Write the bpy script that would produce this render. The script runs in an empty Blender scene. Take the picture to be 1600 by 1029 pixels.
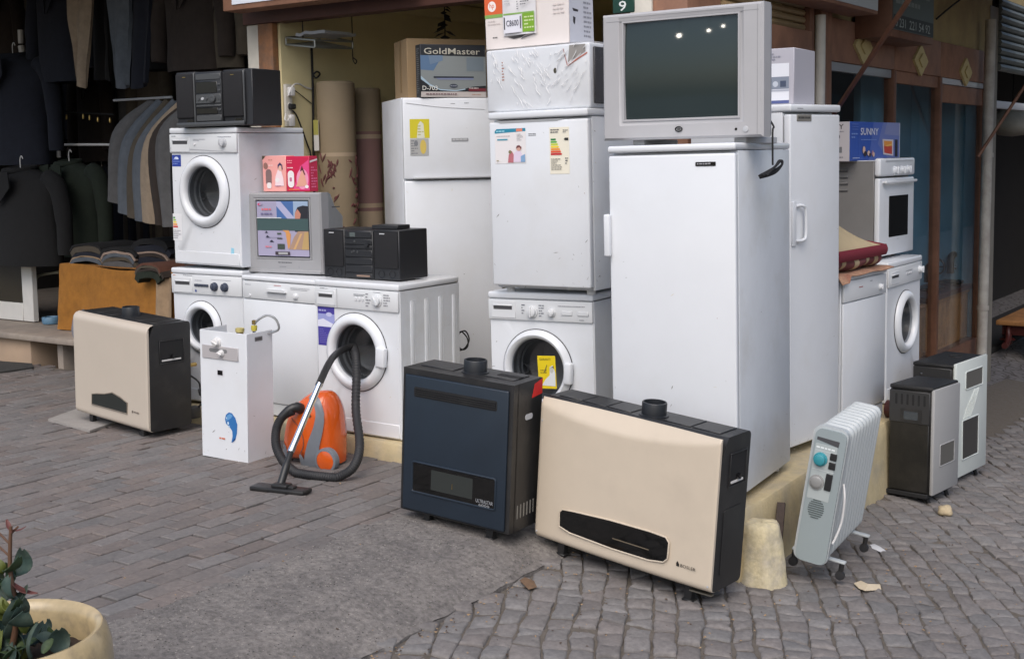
import bpy, bmesh, math, random
from math import sin, cos, pi, radians, sqrt
from mathutils import Vector, Matrix, Euler, noise

scene = bpy.context.scene
col = scene.collection
rng = random.Random(7)

# ------------------------------------------------------------------ camera, sky, sun, exposure
EYE = Vector((0, 0, 1.6))
YAW, PITCH, ROLL = radians(34.854), radians(5.872), radians(-1.008)
FPX, CXP, CYP = 1953.0, 800.0, 447.0
FWD = Vector((-sin(YAW) * cos(PITCH), cos(YAW) * cos(PITCH), -sin(PITCH)))
_r = Vector((cos(YAW), sin(YAW), 0))
_u = _r.cross(FWD)
RGT = _r * cos(ROLL) + _u * sin(ROLL)
UPV = -_r * sin(ROLL) + _u * cos(ROLL)
cd = bpy.data.cameras.new('camera')
cam = bpy.data.objects.new('camera', cd)
col.objects.link(cam)
M = Matrix((RGT, UPV, -FWD)).transposed().to_4x4()
M.translation = EYE
cam.matrix_world = M
cd.sensor_width = 36
cd.lens = FPX / 1600 * 36
cd.shift_y = -(514.5 - CYP) / 1600
cd.clip_start, cd.clip_end = 0.05, 500
scene.camera = cam

SUN_AZ, SUN_EL = radians(157), radians(50)      # compass-like: 0 = +Y, clockwise
world = bpy.data.worlds.new('World')
scene.world = world
world.use_nodes = True
nt = world.node_tree
nt.nodes.clear()
sky = nt.nodes.new('ShaderNodeTexSky')
sky.sky_type = 'NISHITA'
sky.sun_disc = False
sky.sun_elevation = SUN_EL
sky.sun_rotation = SUN_AZ
sky.air_density = 1.0
sky.dust_density = 3.0
sky.ozone_density = 1.0
bg = nt.nodes.new('ShaderNodeBackground')
bg.inputs['Strength'].default_value = 0.138
out = nt.nodes.new('ShaderNodeOutputWorld')
nt.links.new(sky.outputs[0], bg.inputs[0])
nt.links.new(bg.outputs[0], out.inputs[0])
sd = bpy.data.lights.new('sun', 'SUN')
sd.energy = 1.5
sd.angle = radians(55)
sd.color = (1.0, 0.965, 0.925)
sun = bpy.data.objects.new('sun', sd)
col.objects.link(sun)
sdir = Vector((sin(SUN_AZ) * cos(SUN_EL), cos(SUN_AZ) * cos(SUN_EL), sin(SUN_EL)))
sun.rotation_euler = sdir.to_track_quat('Z', 'Y').to_euler()
sun.location = sdir * 30
scene.view_settings.view_transform = 'Standard'
scene.view_settings.look = 'None'
scene.view_settings.gamma = 1
scene.view_settings.use_curve_mapping = False
scene.view_settings.exposure = 0.34
scene.cycles.max_bounces = 8
scene.cycles.transparent_max_bounces = 12
scene.cycles.caustics_reflective = False
scene.cycles.caustics_refractive = False
scene.cycles.use_denoising = True

# ------------------------------------------------------------------ helpers
def ray(px, py):
    return FWD + RGT * ((px - CXP) / FPX) - UPV * ((py - CYP) / FPX)

def at(px, py, ax, val):
    """a point on the real plane x/y/z = val"""
    d = ray(px, py); k = 'xyz'.index(ax)
    return EYE + d * ((val - EYE[k]) / d[k])

def pix(P):
    v = Vector(P) - EYE; z = v.dot(FWD)
    if z < .1: return None
    return (CXP + FPX * v.dot(RGT) / z, CYP - FPX * v.dot(UPV) / z, z)

def lin(c):
    c = c / 255
    return c / 12.92 if c < .04045 else ((c + .055) / 1.055) ** 2.4

def L3(r, g, b): return (lin(r), lin(g), lin(b))

MATS = {}
def mat(name, c, rough=.5, metal=0., c2=None, c2s=3., c2lo=.4, c2hi=.65, var=0., vs=9., bump=0., bs=80., rnd=0., coat=0., det=6., spec=.5):
    if name in MATS: return MATS[name]
    m = bpy.data.materials.new(name); m.use_nodes = True
    n = m.node_tree.nodes; l = m.node_tree.links
    b = n['Principled BSDF']
    b.inputs['Roughness'].default_value = rough
    b.inputs['Metallic'].default_value = metal
    b.inputs['Specular IOR Level'].default_value = spec
    if coat: b.inputs['Coat Weight'].default_value = coat; b.inputs['Coat Roughness'].default_value = .08
    geo = n.new('ShaderNodeNewGeometry')
    rgb = n.new('ShaderNodeRGB'); rgb.outputs[0].default_value = (*c, 1)
    cur = rgb.outputs[0]
    def noi(s, d=det):
        t = n.new('ShaderNodeTexNoise'); t.inputs['Scale'].default_value = s; t.inputs['Detail'].default_value = d
        t.inputs['Roughness'].default_value = .62
        l.new(geo.outputs['Position'], t.inputs['Vector']); return t.outputs['Fac']
    if c2:
        r = n.new('ShaderNodeMapRange'); r.inputs[1].default_value = c2lo; r.inputs[2].default_value = c2hi
        l.new(noi(c2s), r.inputs[0])
        x = n.new('ShaderNodeMix'); x.data_type = 'RGBA'
        l.new(r.outputs[0], x.inputs[0]); l.new(cur, x.inputs[6]); x.inputs[7].default_value = (*c2, 1)
        cur = x.outputs[2]
    if var or rnd:
        h = n.new('ShaderNodeHueSaturation'); l.new(cur, h.inputs['Color'])
        val = None
        if var:
            r = n.new('ShaderNodeMapRange'); r.inputs[1].default_value = .25; r.inputs[2].default_value = .75
            r.inputs[3].default_value = 1 - var; r.inputs[4].default_value = 1 + var
            l.new(noi(vs), r.inputs[0]); val = r.outputs[0]
        if rnd:
            oi = n.new('ShaderNodeObjectInfo')
            a = n.new('ShaderNodeMath'); a.operation = 'ADD'
            l.new(oi.outputs['Random'], a.inputs[0]); l.new(geo.outputs['Random Per Island'], a.inputs[1])
            f = n.new('ShaderNodeMath'); f.operation = 'FRACT'; l.new(a.outputs[0], f.inputs[0])
            r = n.new('ShaderNodeMapRange'); r.inputs[3].default_value = 1 - rnd; r.inputs[4].default_value = 1 + rnd
            l.new(f.outputs[0], r.inputs[0])
            s = n.new('ShaderNodeMapRange'); s.inputs[3].default_value = .55; s.inputs[4].default_value = 1.4
            w = n.new('ShaderNodeMath'); w.operation = 'MULTIPLY'; w.inputs[1].default_value = 7.3
            l.new(f.outputs[0], w.inputs[0]); w2 = n.new('ShaderNodeMath'); w2.operation = 'FRACT'; l.new(w.outputs[0], w2.inputs[0])
            l.new(w2.outputs[0], s.inputs[0]); l.new(s.outputs[0], h.inputs['Saturation'])
            if val:
                q = n.new('ShaderNodeMath'); q.operation = 'MULTIPLY'; l.new(val, q.inputs[0]); l.new(r.outputs[0], q.inputs[1]); val = q.outputs[0]
            else: val = r.outputs[0]
        l.new(val, h.inputs['Value']); cur = h.outputs[0]
    l.new(cur, b.inputs['Base Color'])
    if bump:
        bp = n.new('ShaderNodeBump'); bp.inputs['Strength'].default_value = bump; bp.inputs['Distance'].default_value = .004
        l.new(noi(bs, 4), bp.inputs['Height']); l.new(bp.outputs[0], b.inputs['Normal'])
    MATS[name] = m
    return m

def ink(r, g, b, rough=.5):
    return mat('ink_%d_%d_%d' % (r, g, b), L3(r, g, b), rough)

def film(name, tint, opac, rough, ior=1.5):
    if name in MATS: return MATS[name]
    m = bpy.data.materials.new(name); m.use_nodes = True
    n = m.node_tree.nodes; l = m.node_tree.links; n.remove(n['Principled BSDF'])
    t = n.new('ShaderNodeBsdfTransparent'); t.inputs[0].default_value = (*tint, 1)
    g = n.new('ShaderNodeBsdfGlossy'); g.inputs['Roughness'].default_value = rough
    x = n.new('ShaderNodeMixShader')
    fr = n.new('ShaderNodeFresnel')
    ge = n.new('ShaderNodeNewGeometry'); mm = n.new('ShaderNodeMath'); mm.operation = 'MULTIPLY_ADD'; mm.inputs[1].default_value = -2; mm.inputs[2].default_value = 1
    pw = n.new('ShaderNodeMath'); pw.operation = 'POWER'; pw.inputs[0].default_value = ior
    l.new(ge.outputs['Backfacing'], mm.inputs[0]); l.new(mm.outputs[0], pw.inputs[1]); l.new(pw.outputs[0], fr.inputs[0])
    ad = n.new('ShaderNodeMath'); ad.operation = 'ADD'; ad.use_clamp = True; ad.inputs[1].default_value = opac
    l.new(fr.outputs[0], ad.inputs[0]); l.new(ad.outputs[0], x.inputs[0])
    l.new(t.outputs[0], x.inputs[1]); l.new(g.outputs[0], x.inputs[2])
    l.new(x.outputs[0], n['Material Output'].inputs[0])
    MATS[name] = m
    return m

class MB:
    """collects shapes, then links them as ONE mesh object"""
    def __init__(s): s.v = []; s.f = []; s.m = []; s.ms = []
    def mi(s, m):
        if m not in s.ms: s.ms.append(m)
        return s.ms.index(m)
    def add(s, vs, fs, m):
        o = len(s.v); k = s.mi(m)
        s.v += [tuple(v) for v in vs]
        for f in fs: s.f.append(tuple(i + o for i in f)); s.m.append(k)
        return s
    def box(s, x0, y0, z0, x1, y1, z1, m, b=0., seg=2, X=None):
        bm = bmesh.new()
        bmesh.ops.create_cube(bm, size=1)
        for v in bm.verts:
            v.co = Vector((x0 + (v.co.x + .5) * (x1 - x0), y0 + (v.co.y + .5) * (y1 - y0), z0 + (v.co.z + .5) * (z1 - z0)))
        if b: bmesh.ops.bevel(bm, geom=bm.edges[:], offset=b, segments=seg, profile=.5, affect='EDGES')
        if X is not None: bm.transform(X)
        bm.verts.index_update()
        s.add([v.co for v in bm.verts], [[v.index for v in f.verts] for f in bm.faces], m)
        bm.free(); return s
    def obox(s, a, b, w, h, m, bev=0):
        """beam from a to b, width w, height h"""
        a = Vector(a); b = Vector(b); d = b - a
        q = d.to_track_quat('Y', 'Z').to_matrix().to_4x4(); q.translation = a
        return s.box(-w / 2, 0, -h / 2, w / 2, d.length, h / 2, m, bev, 1, q)
    def prism(s, poly, o, u, v, depth, m):
        """polygon in plane o,u,v pushed against the normal by depth"""
        o, u, v = Vector(o), Vector(u), Vector(v); nn = u.cross(v).normalized()
        A = [o + u * x + v * y for x, y in poly]; B = [p - nn * depth for p in A]; k = len(A)
        return s.add(A + B, [list(range(k)), list(range(2 * k - 1, k - 1, -1))] + [[i, i + k, (i + 1) % k + k, (i + 1) % k] for i in range(k)], m)
    def tube(s, path, r, m, n=10, caps=True):
        P = [Vector(p) for p in path]; R = r if isinstance(r, (list, tuple)) else [r] * len(P)
        vs = []; fs = []; prev = None
        for i, p in enumerate(P):
            t = (P[min(i + 1, len(P) - 1)] - P[max(i - 1, 0)]).normalized()
            if prev is None: a = t.orthogonal().normalized()
            else: a = (prev - t * prev.dot(t)).normalized()
            prev = a; b = t.cross(a)
            vs += [p + (a * cos(2 * pi * k / n) + b * sin(2 * pi * k / n)) * R[i] for k in range(n)]
        for i in range(len(P) - 1):
            for k in range(n):
                fs.append([i * n + k, i * n + (k + 1) % n, (i + 1) * n + (k + 1) % n, (i + 1) * n + k])
        if caps: fs += [list(range(n - 1, -1, -1)), list(range((len(P) - 1) * n, len(P) * n))]
        return s.add(vs, fs, m)
    def lathe(s, prof, c, ax, m, n=40, sx=1., sy=1.):
        """prof: (radius, along) pairs, turned about direction ax through c"""
        c = Vector(c); ax = Vector(ax).normalized()
        a = Vector((1, 0, 0)) if abs(ax.x) < .9 else Vector((0, 1, 0))
        a = (a - ax * a.dot(ax)).normalized(); b = ax.cross(a)
        vs = []; fs = []
        for r, h in prof:
            vs += [c + ax * h + (a * cos(2 * pi * k / n) * sx + b * sin(2 * pi * k / n) * sy) * r for k in range(n)]
        for i in range(len(prof) - 1):
            for k in range(n):
                fs.append([i * n + k, i * n + (k + 1) % n, (i + 1) * n + (k + 1) % n, (i + 1) * n + k])
        if prof[0][0] > 1e-5: pass
        return s.add(vs, fs, m)
    def disc(s, r, c, ax, m, n=40):
        return s.lathe([(r, 0), (0, 0)], c, ax, m, n)
    def sheet(s, nu, nv, fn, m, close=0.):
        """grid surface fn(u,v); close = thickness along fn's normal side -> second sheet + rim"""
        P = [[Vector(fn(i / nu, j / nv)) for i in range(nu + 1)] for j in range(nv + 1)]
        vs = [p for row in P for p in row]; W = nu + 1
        fs = [[j * W + i, j * W + i + 1, (j + 1) * W + i + 1, (j + 1) * W + i] for j in range(nv) for i in range(nu)]
        if close:
            k = len(vs); nn = []
            for j in range(nv + 1):
                for i in range(nu + 1):
                    a = P[j][min(i + 1, nu)] - P[j][max(i - 1, 0)]; b = P[min(j + 1, nv)][i] - P[max(j - 1, 0)][i]
                    q = a.cross(b); nn.append(q.normalized() if q.length > 1e-9 else Vector((0, 1, 0)))
            vs = vs + [v - q * close for v, q in zip(vs, nn)]
            fs += [[k + a for a in reversed(f)] for f in fs]
            rim = [i for i in range(W)] + [j * W + nu for j in range(1, nv + 1)] + [nv * W + i for i in range(nu - 1, -1, -1)] + [j * W for j in range(nv - 1, 0, -1)]
            fs += [[rim[i], rim[i] + k, rim[(i + 1) % len(rim)] + k, rim[(i + 1) % len(rim)]] for i in range(len(rim))]
        return s.add(vs, fs, m)
    def build(s, name, parent=None, smooth=40):
        me = bpy.data.meshes.new(name)
        me.from_pydata(s.v, [], s.f)
        for m in s.ms: me.materials.append(m)
        me.polygons.foreach_set('material_index', s.m)
        bm = bmesh.new(); bm.from_mesh(me); bmesh.ops.recalc_face_normals(bm, faces=bm.faces[:]) if not getattr(s, 'raw', False) else None
        bm.to_mesh(me); bm.free()
        if smooth:
            me.polygons.foreach_set('use_smooth', [True] * len(me.polygons))
            me.set_sharp_from_angle(angle=radians(smooth))
        me.update()
        o = bpy.data.objects.new(name, me); col.objects.link(o)
        if parent: o.parent = parent
        return o

def tag(o, label, cat, group=None, kind=None):
    o['label'] = label
    o['category'] = cat
    if group: o['group'] = group
    if kind: o['kind'] = kind
    return o

def structure(o):
    o['kind'] = 'structure'; return o

TM = {}
def thing(name, label, cat, loc=(0, 0, 0), rz=0., tilt=0., group=None):
    o = bpy.data.objects.new(name, None); col.objects.link(o)
    o.empty_display_size = .1
    e = Euler((0, radians(tilt), radians(rz)), 'XYZ')
    o.location = loc; o.rotation_euler = e
    TM[o.name] = (Matrix.Translation(loc) @ e.to_matrix().to_4x4()).inverted()
    return tag(o, label, cat, group)

def LOC(th, px, py, ax='y', val=0.):
    """local point of th where the sight line meets its own plane ax = val"""
    I = TM[th.name]; o = I @ EYE; d = I.to_3x3() @ ray(px, py); k = 'xyz'.index(ax)
    return o + d * ((val - o[k]) / d[k])

GL = {}
def glyphs(t, bold=.0):
    k = (t, bold)
    if k not in GL:
        c = bpy.data.curves.new('glyphs', 'FONT'); c.body = t; c.resolution_u = 2; c.offset = bold
        o = bpy.data.objects.new('glyphs', c)
        me = bpy.data.meshes.new_from_object(o)
        GL[k] = ([(v.co.x, v.co.y) for v in me.vertices], [list(p.vertices) for p in me.polygons])
        bpy.data.meshes.remove(me); bpy.data.objects.remove(o); bpy.data.curves.remove(c)
    return GL[k]

FRONT = (Vector((1, 0, 0)), Vector((0, 0, 1)))
RIGHT = (Vector((0, 1, 0)), Vector((0, 0, 1)))
LEFT = (Vector((0, -1, 0)), Vector((0, 0, 1)))
TOP = (Vector((1, 0, 0)), Vector((0, 1, 0)))
def decal(name, parent, o, fr, items, off=.0012, step=.0003):
    """flat print: rectangles, ellipses, outlines and lettering laid on a face, one thin layer over the other"""
    u, v = fr; nn = u.cross(v); o = Vector(o); b = MB(); b.raw = True
    for k, it in enumerate(items):
        P = lambda x, y: o + u * x + v * y + nn * (off + k * step)
        c = it[-1] if not isinstance(it[-1], tuple) else ink(*it[-1])
        if it[0] == 'r':
            x0, y0, x1, y1 = it[1:5]; b.add([P(x0, y0), P(x1, y0), P(x1, y1), P(x0, y1)], [[0, 1, 2, 3]], c)
        elif it[0] == 'e':
            x, y, rx, ry = it[1:5]; b.add([P(x + rx * cos(2 * pi * q / 24), y + ry * sin(2 * pi * q / 24)) for q in range(24)], [list(range(24))], c)
        elif it[0] == 'p':
            b.add([P(*q) for q in it[1]], [list(range(len(it[1])))], c)
        elif it[0] == 't':
            _, t, x, y, h, w = it[:6]; vs, fs = glyphs(t, .004)
            xs = [q[0] for q in vs]; ys = [q[1] for q in vs]
            sy = h / (max(ys) - min(ys)); sx = w / (max(xs) - min(xs)) if w else sy
            b.add([P(x + (q[0] - min(xs)) * sx, y + (q[1] - min(ys)) * sy) for q in vs], fs, c)
        elif it[0] == 'l':      # rows of small illegible print
            x0, y0, x1, y1, n_ = it[1:6]; r2 = random.Random(int(abs(x0 + y1) * 1e5) + n_)
            for q in range(n_):
                yy = y1 - (y1 - y0) * (q + .25) / n_; hh = (y1 - y0) / n_ * .42; x = x0
                e = x1 - (x1 - x0) * r2.choice([0, 0, .1, .3, .5])
                while x < e - hh:
                    w = min(hh * r2.uniform(1, 3.4), e - x)
                    b.add([P(x, yy - hh), P(x + w, yy - hh), P(x + w, yy), P(x, yy)], [[0, 1, 2, 3]], c); x += w + hh * .55
    return b.build(name, parent, 0)

def smooth_path(P, n=8):
    P = [Vector(p) for p in P]; Q = []
    for i in range(len(P) - 1):
        a, b, c, d = P[max(i - 1, 0)], P[i], P[i + 1], P[min(i + 2, len(P) - 1)]
        for k in range(n):
            t = k / n
            Q.append(.5 * ((2 * b) + (c - a) * t + (2 * a - 5 * b + 4 * c - d) * t * t + (3 * b - a - 3 * c + d) * t ** 3))
    return Q + [P[-1]]

def rrect(x0, y0, x1, y1, r, n=5):
    R = []
    for cx, cy, a in ((x1 - r, y1 - r, 0), (x0 + r, y1 - r, 90), (x0 + r, y0 + r, 180), (x1 - r, y0 + r, 270)):
        R += [(cx + r * cos(radians(a + 90 * k / n)), cy + r * sin(radians(a + 90 * k / n))) for k in range(n + 1)]
    return R

def rim(b, poly, o, fr, r, m, n=6):
    u, v = fr; P = [Vector(o) + u * x + v * y for x, y in poly]
    b.tube(P + P[:2], r, m, n, False)

# ------------------------------------------------------------------ materials
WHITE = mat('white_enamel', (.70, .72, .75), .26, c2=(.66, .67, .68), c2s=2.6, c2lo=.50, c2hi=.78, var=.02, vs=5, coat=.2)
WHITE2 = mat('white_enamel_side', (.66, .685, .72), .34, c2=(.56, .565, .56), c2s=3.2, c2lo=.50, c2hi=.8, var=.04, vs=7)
OFFWHITE = mat('offwhite_plastic', (.66, .65, .64), .38, var=.02)
PANELW = mat('panel_plastic', (.64, .655, .67), .34)
SEAM = mat('seam_dark', (.06, .06, .065), .7)
GREYP = mat('grey_plastic', (.30, .31, .32), .45)
LGREY = mat('light_grey_plastic', (.48, .49, .51), .42)
SILVER = mat('silver_plastic', (.42, .415, .425), .36, var=.03)
BLACK = mat('black_plastic', (.017, .017, .018), .42, c2=(.032, .031, .030), c2s=7, c2lo=.5, c2hi=.75, var=.15, bump=.1, bs=300)
BLACKG = mat('black_gloss', (.006, .006, .007), .12)
BLACKM = mat('black_matt', (.010, .010, .011), .8)
BLACKE = mat('black_enamel', (.010, .010, .012), .25, c2=(.05, .045, .04), c2s=5, c2lo=.5, c2hi=.9)
STEEL = mat('drum_steel', (.34, .345, .35), .55, .3)
CHROME = mat('chrome', (.85, .85, .87), .08, 1.)
RUBBER = mat('rubber', (.02, .02, .022), .6)
GASKET = mat('door_gasket', (.16, .165, .17), .6)
CREAM = mat('cream_enamel', (.585, .50, .395), .40, c2=(.54, .46, .365), c2s=3.5, c2lo=.5, c2hi=.75, var=.03, vs=9)
CREAM2 = mat('beige_enamel', (.52, .455, .38), .45, var=.03, vs=4)
NAVY = mat('blue_enamel', (.014, .023, .036), .38, var=.15, vs=6, bump=.15, bs=500)
DARKGLASS = mat('dark_glass', (.006, .006, .006), .07)
BRASS = mat('brass', (.45, .32, .12), .35, 1.)
CARD = mat('cardboard', (.30, .205, .11), .85, var=.08, vs=5)
PORTHOLE = film('porthole_glass', (.62, .64, .67), .10, .25, 1.45)
CLEARW = film('window_glass', (.93, .955, .965), .0, .02, 1.22)
WRAPF = film('plastic_wrap', (.99, .99, .99), .0, .10, 1.3)
# ------------------------------------------------------------------ ground
def gz(x, y):
    w = 1 if y > 6.1 else min(1, max(0, (x + 3.65) / .8))
    if x <= -3.56: z = 0.
    elif x <= -3.1: z = -.042 * (x + 3.56) / .46
    elif x <= -2.84: z = -.042 - .076 * (x + 3.1) / .26
    elif x <= 0: z = -.125 - .086 * (x + 2.84)
    else: z = -.369 - .02 * min(x, 12)
    return z - .055 * min(8, max(0, y - 4.5)) * w

BRICK = mat('paving_brick', (.170, .149, .139), .85, c2=(.138, .125, .120), c2s=4, var=.24, vs=42, rnd=.09, bump=.5, bs=170, det=9)
SETT = mat('granite_sett', (.178, .164, .157), .8, c2=(.145, .135, .131), c2s=7, var=.26, vs=55, rnd=.12, bump=.6, bs=140, det=9)
CONC = mat('rough_concrete', (.195, .178, .165), .9, c2=(.120, .110, .105), c2s=5, c2lo=.36, c2hi=.70, var=.5, vs=48, bump=1., bs=120, det=10)
DIRT = mat('joint_dirt', (.125, .108, .092), .95, c2=(.105, .088, .068), c2s=30, var=.3, vs=120, bump=.8, bs=200)
PAVE = mat('far_paving', (.165, .152, .147), .85, c2=(.13, .12, .118), c2s=9, var=.25, vs=14, bump=.6, bs=30)

_n = PAVE.node_tree.nodes; _l = PAVE.node_tree.links      # beyond the stones built one by one the far paving shows their joints as colour
_v = _n.new('ShaderNodeTexVoronoi'); _v.feature = 'DISTANCE_TO_EDGE'; _v.inputs['Scale'].default_value = 9.5
_g = _n.new('ShaderNodeNewGeometry'); _l.new(_g.outputs['Position'], _v.inputs['Vector'])
_r = _n.new('ShaderNodeMapRange'); _r.inputs[1].default_value = .02; _r.inputs[2].default_value = .10; _l.new(_v.outputs['Distance'], _r.inputs[0])
_b = _n['Principled BSDF']; _src = _b.inputs['Base Color'].links[0].from_socket
_x = _n.new('ShaderNodeMix'); _x.data_type = 'RGBA'; _x.inputs[6].default_value = (.06, .05, .042, 1)
_l.new(_r.outputs[0], _x.inputs[0]); _l.new(_src, _x.inputs[7]); _l.new(_x.outputs[2], _b.inputs['Base Color'])
xs = [-90, -40, -20, -12, -9.7] + [-9.4 + .4 * i for i in range(14)] + [-3.66, -3.25, -2.85, -2.8] + [-2.5 + .3 * i for i in range(12)] + [1.5, 3, 6, 12, 30, 90]
ys = [-90, -30, -12, -5, -2, 0, 1] + [1.5 + .4 * i for i in range(24)] + [11.5, 12.5, 15, 20, 40, 90]
g = MB()
W = len(xs)
g.add([(x, y, gz(x, y) - .026 - (.07 if -3.7 < x < -2.83 else 0)) for y in ys for x in xs],
      [[j * W + i, j * W + i + 1, (j + 1) * W + i + 1, (j + 1) * W + i] for j in range(len(ys) - 1) for i in range(W - 1)], PAVE)
structure(g.build('ground'))

def seen(x, y, pad):
    q = pix((x, y, gz(x, y)))
    return q and -pad < q[0] < 1600 + pad and q[1] < 1029 + pad * .8

def bed(name, x0, x1, y0, y1, n, m, dz):
    b = MB()
    b.sheet(n, n, lambda u, v: (x0 + (x1 - x0) * u, y0 + (y1 - y0) * v, gz(x0 + (x1 - x0) * u, y0 + (y1 - y0) * v) - dz), m)
    return structure(b.build(name))

# --- brick pavement: running bond with its rows along Y
pav = bed('brick_pavement', -9.65, -3.562, 1.2, 6.02, 24, DIRT, .010)
BL, BW = .202, .101
def brick_mesh(k):
    r = random.Random(k); b = MB(); q = .0035
    bm = bmesh.new(); bmesh.ops.create_cube(bm, size=1)
    for v in bm.verts:
        v.co = Vector((v.co.x * (BW - .006 - r.uniform(0, .003)), v.co.y * (BL - .006 - r.uniform(0, .004)), (v.co.z - .5) * .035))
        v.co.x += r.uniform(-.0015, .0015); v.co.y += r.uniform(-.002, .002)
    bmesh.ops.bevel(bm, geom=[e for e in bm.edges if all(v.co.z > -.01 for v in e.verts)], offset=q, segments=1, affect='EDGES')
    bm.verts.index_update()
    b.add([v.co for v in bm.verts], [[v.index for v in f.verts] for f in bm.faces], BRICK); bm.free()
    return b
brick_src = [brick_mesh(k) for k in range(8)]
spots = []
i = 0
x = -3.565 - BW / 2
while x > -9.6:
    y = 1.3 + (i % 2) * BL / 2 + rng.uniform(-.012, .012)
    while y < 6.0:
        ok = seen(x, y, 130) and not (x > -6.25 and y > 5.22) and not (x > -4.3 and y > 5.06)
        sink = noise.noise((x * 1.1, y * 1.1, 3)) * .007
        wild = rng.random() < .06
        if ok:
            spots.append((x + rng.uniform(-.002, .002), y, sink + rng.uniform(-.002, .002) - (.006 if wild else 0),
                          rng.gauss(0, .012), rng.gauss(0, .009) * (2 if wild else 1), rng.gauss(0, .008) + noise.noise((x, y, 9)) * .012, rng.randrange(8)))
        y += BL + (rng.uniform(.004, .012) if rng.random() < .1 else .0005)
    x -= BW + (rng.uniform(.002, .009) if rng.random() < .4 else .0003)
    i += 1
spots.sort(key=lambda s: (Vector((s[0], s[1], 0)) - EYE).length)
brick_me = []
for b in brick_src:
    o = b.build('brick', pav); brick_me.append(o.data); bpy.data.objects.remove(o)
rest = MB()
def place(s): return Matrix.Translation((s[0], s[1], s[2])) @ Euler((s[3], s[4], s[5])).to_matrix().to_4x4()
for k, s in enumerate(spots):
    if k < 300:
        o = bpy.data.objects.new('brick', brick_me[s[6]]); col.objects.link(o); o.parent = pav
        o.location = s[:3]; o.rotation_euler = s[3:6]
    else:
        X = place(s); src = brick_src[s[6]]
        rest.add([X @ Vector(v) for v in src.v], src.f, BRICK)
o = rest.build('far_bricks', pav); o['kind'] = 'stuff'

# --- concrete ramp strip between the bricks and the cobbles, its kerb edge dropping to the cobbles
r_ = MB()
def rampf(u, v):
    x, y = -3.562 + .722 * u, 1.2 + 4.0 * v
    e = 0
    if u < .12: e = -(.12 - u) / .12 * (.055 + .10 * noise.noise((y * 1.7, 1, 5)) + .05 * noise.noise((y * 7, 2, 5)) + .02 * noise.noise((y * 23, 3, 5)))
    if u > .9: e = (u - .9) / .1 * (.05 * noise.noise((y * 2.3, 1, 5)) + .022 * noise.noise((y * 9, 4, 5)))
    z = gz(min(x, -2.841), y) + .006 - (.007 * max(0, .05 - u) / .05) + .006 * noise.noise((x * 2.5, y * 2.5, 0)) + .0035 * noise.noise((x * 14, y * 14, 2)) + .0016 * noise.noise((x * 45, y * 45, 4))
    if u > .93: z -= .008 * (u - .93) / .07
    return (x + e, y, z)
r_.sheet(70, 260, rampf, CONC, .0)
r_.sheet(1, 260, lambda u, v: (-2.84 + .05 * noise.noise(((1.2 + 4.0 * v) * 2.3, 1, 5)) + .022 * noise.noise(((1.2 + 4.0 * v) * 9, 4, 5)), 1.2 + 4.0 * v, gz(-2.841, 1.2 + 4.0 * v) - .004 - .2 * u), CONC)
structure(r_.build('concrete_ramp'))

# --- granite cobbles laid in wavering rows
cob = bed('cobbled_street', -2.836, 1.1, 1.0, 12.2, 34, DIRT, .008)
CS = .098
CA = radians(33)
def rowedge(i, b):
    return i * CS + .10 * sin(b * 1.1 + .4) + .026 * noise.noise((b * 3.4, i * 3.1, 1)) + .016 * noise.noise((b * 14, i * 5.3, 2))
def cpt(a, b): return Vector((-1.6 + a * cos(CA) - b * sin(CA), 4.5 + a * sin(CA) + b * cos(CA)))
stones = []
for i in range(-75, 100):
    h = random.Random(i * 7919 + 3)
    bb = -7.5 + h.uniform(0, .1); s0 = h.gauss(0, .010)
    while bb < 9.5:
        b1 = bb + h.choice([.07, .085, .095, .10, .11, .135]) + h.uniform(-.008, .008); s1 = h.gauss(0, .011)
        c = [cpt(rowedge(i, bb), bb - s0), cpt(rowedge(i + 1, bb), bb + s0), cpt(rowedge(i + 1, b1), b1 + s1), cpt(rowedge(i, b1), b1 - s1)]
        bb, s0 = b1, s1
        m_ = sum(c, Vector((0, 0))) / 4
        if not (-2.87 < m_.x < 1.05 and 1.1 < m_.y < 12.15 and seen(m_.x, m_.y, 700)): continue
        if m_.x < -2.2 and m_.y > 4.95 or m_.x < -2.42 and m_.y > 8.2: continue
        stones.append((m_, c))
stones.sort(key=lambda s: (s[0] - Vector((0, 0))).length)
def cobble(b, m_, c, k, local):
    h = random.Random(k * 31 + 5)
    z0 = gz(m_.x, m_.y) + h.gauss(0, .0035)
    tx, ty = h.gauss(0, .035), h.gauss(0, .035)
    out = []
    for q in range(4):
        p, n_, w = c[q], c[(q + 1) % 4], c[(q + 3) % 4]
        f = h.uniform(.12, .24)
        out += [p.lerp(w, f), p.lerp(p.lerp(n_, .5).lerp(w, .5), .06), p.lerp(n_, f)]
        out.append(p.lerp(n_, .5) + Vector((h.gauss(0, .004), h.gauss(0, .004))))
    gap = h.uniform(.90, .98)
    out = [m_ + (p - m_) * gap for p in out]
    K = len(out); vs = []
    for sc, dz in ((1., -.034), (1., -.008), (.95, -.002), (.82, .001)):
        for p in out:
            q = m_ + (p - m_) * sc
            vs.append((q.x - (m_.x if local else 0), q.y - (m_.y if local else 0),
                       (0 if local else z0) + dz + tx * (q.x - m_.x) + ty * (q.y - m_.y) - .086 * (q.x - m_.x) + h.gauss(0, .0012)))
    vs.append((0 if local else m_.x, 0 if local else m_.y, (0 if local else z0) + .003))
    fs = [[r * K + q, r * K + (q + 1) % K, (r + 1) * K + (q + 1) % K, (r + 1) * K + q] for r in range(3) for q in range(K)]
    fs += [[3 * K + q, 3 * K + (q + 1) % K, 4 * K] for q in range(K)]
    b.add(vs, fs, SETT)
    return z0
rest = MB()
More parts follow.
